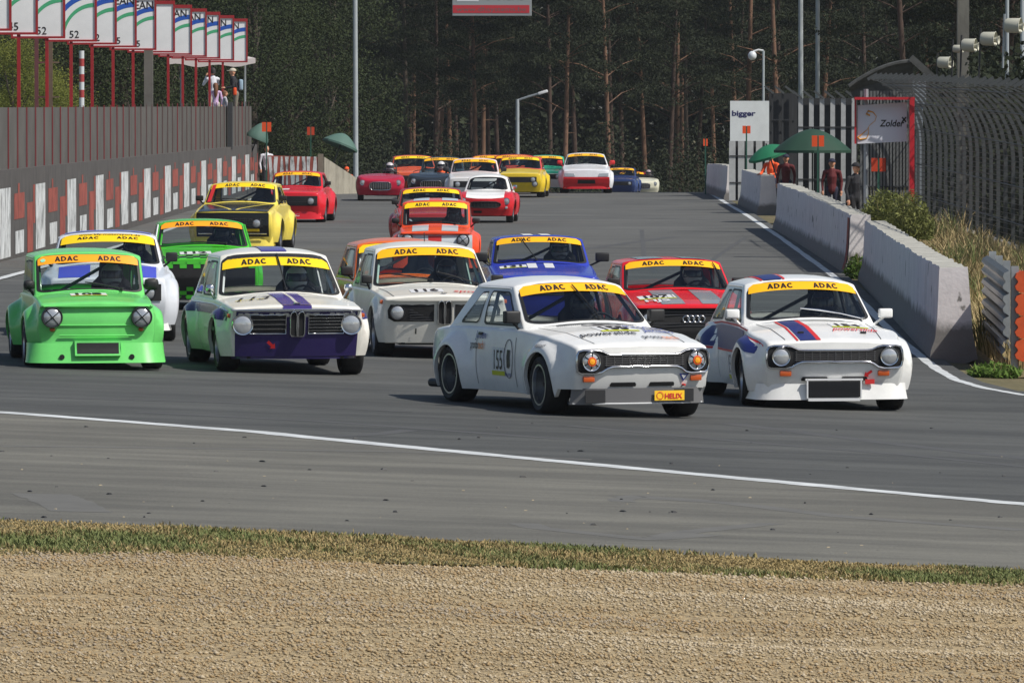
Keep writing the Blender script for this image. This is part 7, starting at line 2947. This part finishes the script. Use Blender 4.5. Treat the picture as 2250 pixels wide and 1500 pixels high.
# ---- open red roadster with chrome oval grille
def roadster(label, px, py, theta, body, helm, dlabel, scale=1.0, D=None, chrome=True, suit=SUIT_B, screen=False, **ov):
    c = Car("race_car", place(px, py, theta, 2.20, scale, D), theta, body, scale=scale, **dict(MGB, roof=False, open=(-0.95, 0.30), full=False, **ov))
    tag(c.root, label, "race car", "race cars")
    mouth(c, UNDER if not chrome else GUNMETAL, CHROME, 0.34, 0.34, 0.60)
    for sg in (-1, 1):
        c.lamp(sg * 0.56, 0.58, 0.085, x=c.front(sg * 0.56, 0.58, 0.0))
    mb = MB()
    mb.tube([(0.30, 0.60 * math.cos(a), 0.84 + 0.10 * math.sin(a)) for a in [math.pi * i / 12 for i in range(13)]], 0.012, 5)
    mb.build("scuttle_hoop", DARK, c.root)
    mb = MB()
    mb.rbox((-0.45, 0.30, 0.78), (0.14, 0.40, 0.44), 0.06)
    mb.build("seat", DARK, c.root)
    mb = MB()
    n = 16
    mb.tube([(0.10, 0.30 + 0.17 * math.cos(2 * math.pi * i / n), 0.84 + 0.15 * math.sin(2 * math.pi * i / n)) for i in range(n)], 0.014, 5, close=True)
    mb.build("steering_wheel", DARK, c.root)
    mb = MB()
    mb.tube([(-0.7, 0.08, 0.7), (-0.7, 0.10, 1.12), (-0.7, 0.30, 1.20), (-0.7, 0.50, 1.12), (-0.7, 0.52, 0.7)], 0.02, 6)
    mb.build("roll_hoop", DARK, c.root)
    c.seat_pos = (-0.36, 0.30, 0.84)
    driver(c, dlabel, suit, helm)
    return c
roadster("open dark red roadster with a chrome oval grille", 836, 441, 1, paint(176, 32, 58), mat("helmet_red_white", (0.55, 0.50, 0.52), 0.3), "driver in a red and white helmet in the open dark red roadster")
c = roadster("open black roadster seen over the dark red roof", 948, 437, 0, paint(40, 46, 52), H_WHITE, "driver in a white helmet and orange suit in the open black roadster", suit=mat("orange_race_suit", srgb(235, 95, 45), 0.8), chrome=False)
mb = MB()
mb.rbox((-0.2, -0.28, 0.86), (0.10, 0.12, 0.16), 0.04)
mb.build("spare_mirror", DARK, c.root)

# ---- the rest of the field near the brow of the straight
def back_car(label, px, py, theta, body, strip, scale=1.0, D=None, spec=GEN, roofm=None, hoodm=None, nosem=None, grille=True, mir=None, **ov):
    c = Car("race_car", place(px, py, theta, spec['wb'], scale, D), theta, body, scale=scale, **dict(spec, full=False, roof_m=roofm, **ov))
    tag(c.root, label, "race car", "race cars")
    if nosem is not None:
        c.front_poly("nose_panel", [(-0.73, 0.20), (0.73, 0.20), (0.73, 0.70), (-0.73, 0.70)], nosem, 0.004)
    if grille:
        square_grille(c, 0.62, 0.50, 0.68, 0.50, 0.085)
    if hoodm is not None:
        c.hood_patch("bonnet_panel", 0.66, 1.88, -0.66, 0.66, hoodm)
    c.strip(strip)
    if mir is not None:
        for sg in (-1, 1):
            c.mirror(sg, m=mir, out=0.14, size=(0.10, 0.18, 0.14), rnd=0.05)
    c.cabin()
    return c
back_car("white roofed race car behind the small red sports car", 1043, 0, 0, paint(226, 224, 222), STRIP_A, 1.04, D=224, roofm=mat("pinkish_roof", srgb(230, 210, 210), 0.5), mir=DARK)
back_car("dark blue green race car left of the white roofed one", 972, 0, 0, paint(54, 74, 84), STRIP_A, 0.98, D=238)
back_car("orange race car left of the dark blue green one", 912, 0, 4, paint(226, 96, 60), STRIP_Y, 1.0, D=242)
c = back_car("yellow race car with a red roof edge in the rear field", 1140, 0, -3, paint(222, 190, 44), STRIP_Y, 1.0, D=238, roofm=mat("crimson_roof", srgb(200, 70, 70), 0.5), hoodm=paint(226, 202, 78))
for sg in (-1, 1):
    c.lamp(sg * 0.56, 0.45, 0.09, ring=DARK)
back_car("red roofed race car directly behind the yellow rear field car", 1127, 0, -2, paint(206, 66, 52), STRIP_A, 1.0, D=248)
back_car("orange red race car glimpsed left of the red roofed one", 1078, 0, 0, paint(216, 110, 60), STRIP_A, 0.98, D=254)
back_car("mint green race car with a white nose", 1196, 0, -2, paint(60, 190, 150), STRIP_A, 0.98, D=256, nosem=paint(216, 218, 214))
c = back_car("white race car with a red lower front and red mirrors", 1288, 0, 0, paint(232, 234, 238), STRIP_A, 1.04, D=251, grille=False, mir=RED_D, W=0.82, wt=0.61)
c.front_poly("red_front", [(-0.76, 0.20), (0.76, 0.20), (0.77, 0.40), (0.76, 0.55), (-0.76, 0.55), (-0.77, 0.40)], paint(206, 40, 48), 0.005)
c.front_poly("air_intake", [(-0.30, 0.33), (0.30, 0.33), (0.28, 0.46), (-0.28, 0.46)], UNDER, 0.010)
for sg in (-1, 1):
    c.front_poly("wedge_headlight", [(sg * y, z) for y, z in ((0.38, 0.57), (0.72, 0.57), (0.73, 0.68), (0.42, 0.665))], LENS, 0.012, 0.02)
c.dam(0.16, 0.32, 0.03, 0.02, 0.76, paint(206, 40, 48), side_back=0.4)
back_car("small dark blue race car right of the white and red one", 1362, 0, -4, paint(46, 62, 108), STRIP_A, 0.82, D=285, roofm=None)
back_car("red race car almost hidden behind the small dark blue one", 1386, 0, -4, paint(176, 44, 50), STRIP_A, 0.80, D=296)
roadster("open cream roadster, last car before the brow of the road", 1412, 0, 0, paint(214, 212, 190), mat("helmet_pale_pink", (0.6, 0.45, 0.45), 0.3), "driver of the open cream roadster at the brow of the road", 0.86, D=288)

# ------------------------------------------------------------------ thin summer haze over the straight
hz_m = bpy.data.materials.new("summer_haze")
hz_m.use_nodes = True
hz_nt = hz_m.node_tree
hz_nt.nodes.remove(hz_nt.nodes["Principled BSDF"])
pv = hz_nt.nodes.new("ShaderNodeVolumePrincipled")
pv.inputs["Color"].default_value = (0.82, 0.88, 0.95, 1)
pv.inputs["Density"].default_value = 0.00009
pv.inputs["Anisotropy"].default_value = 0.0
hz_nt.links.new(pv.outputs[0], hz_nt.nodes["Material Output"].inputs["Volume"])
mb = MB()
mb.box((0, 485, 11.0), (900, 1100, 34.0))
hz_o = mb.build("haze", hz_m, None, 0)
hz_o["kind"] = "stuff"
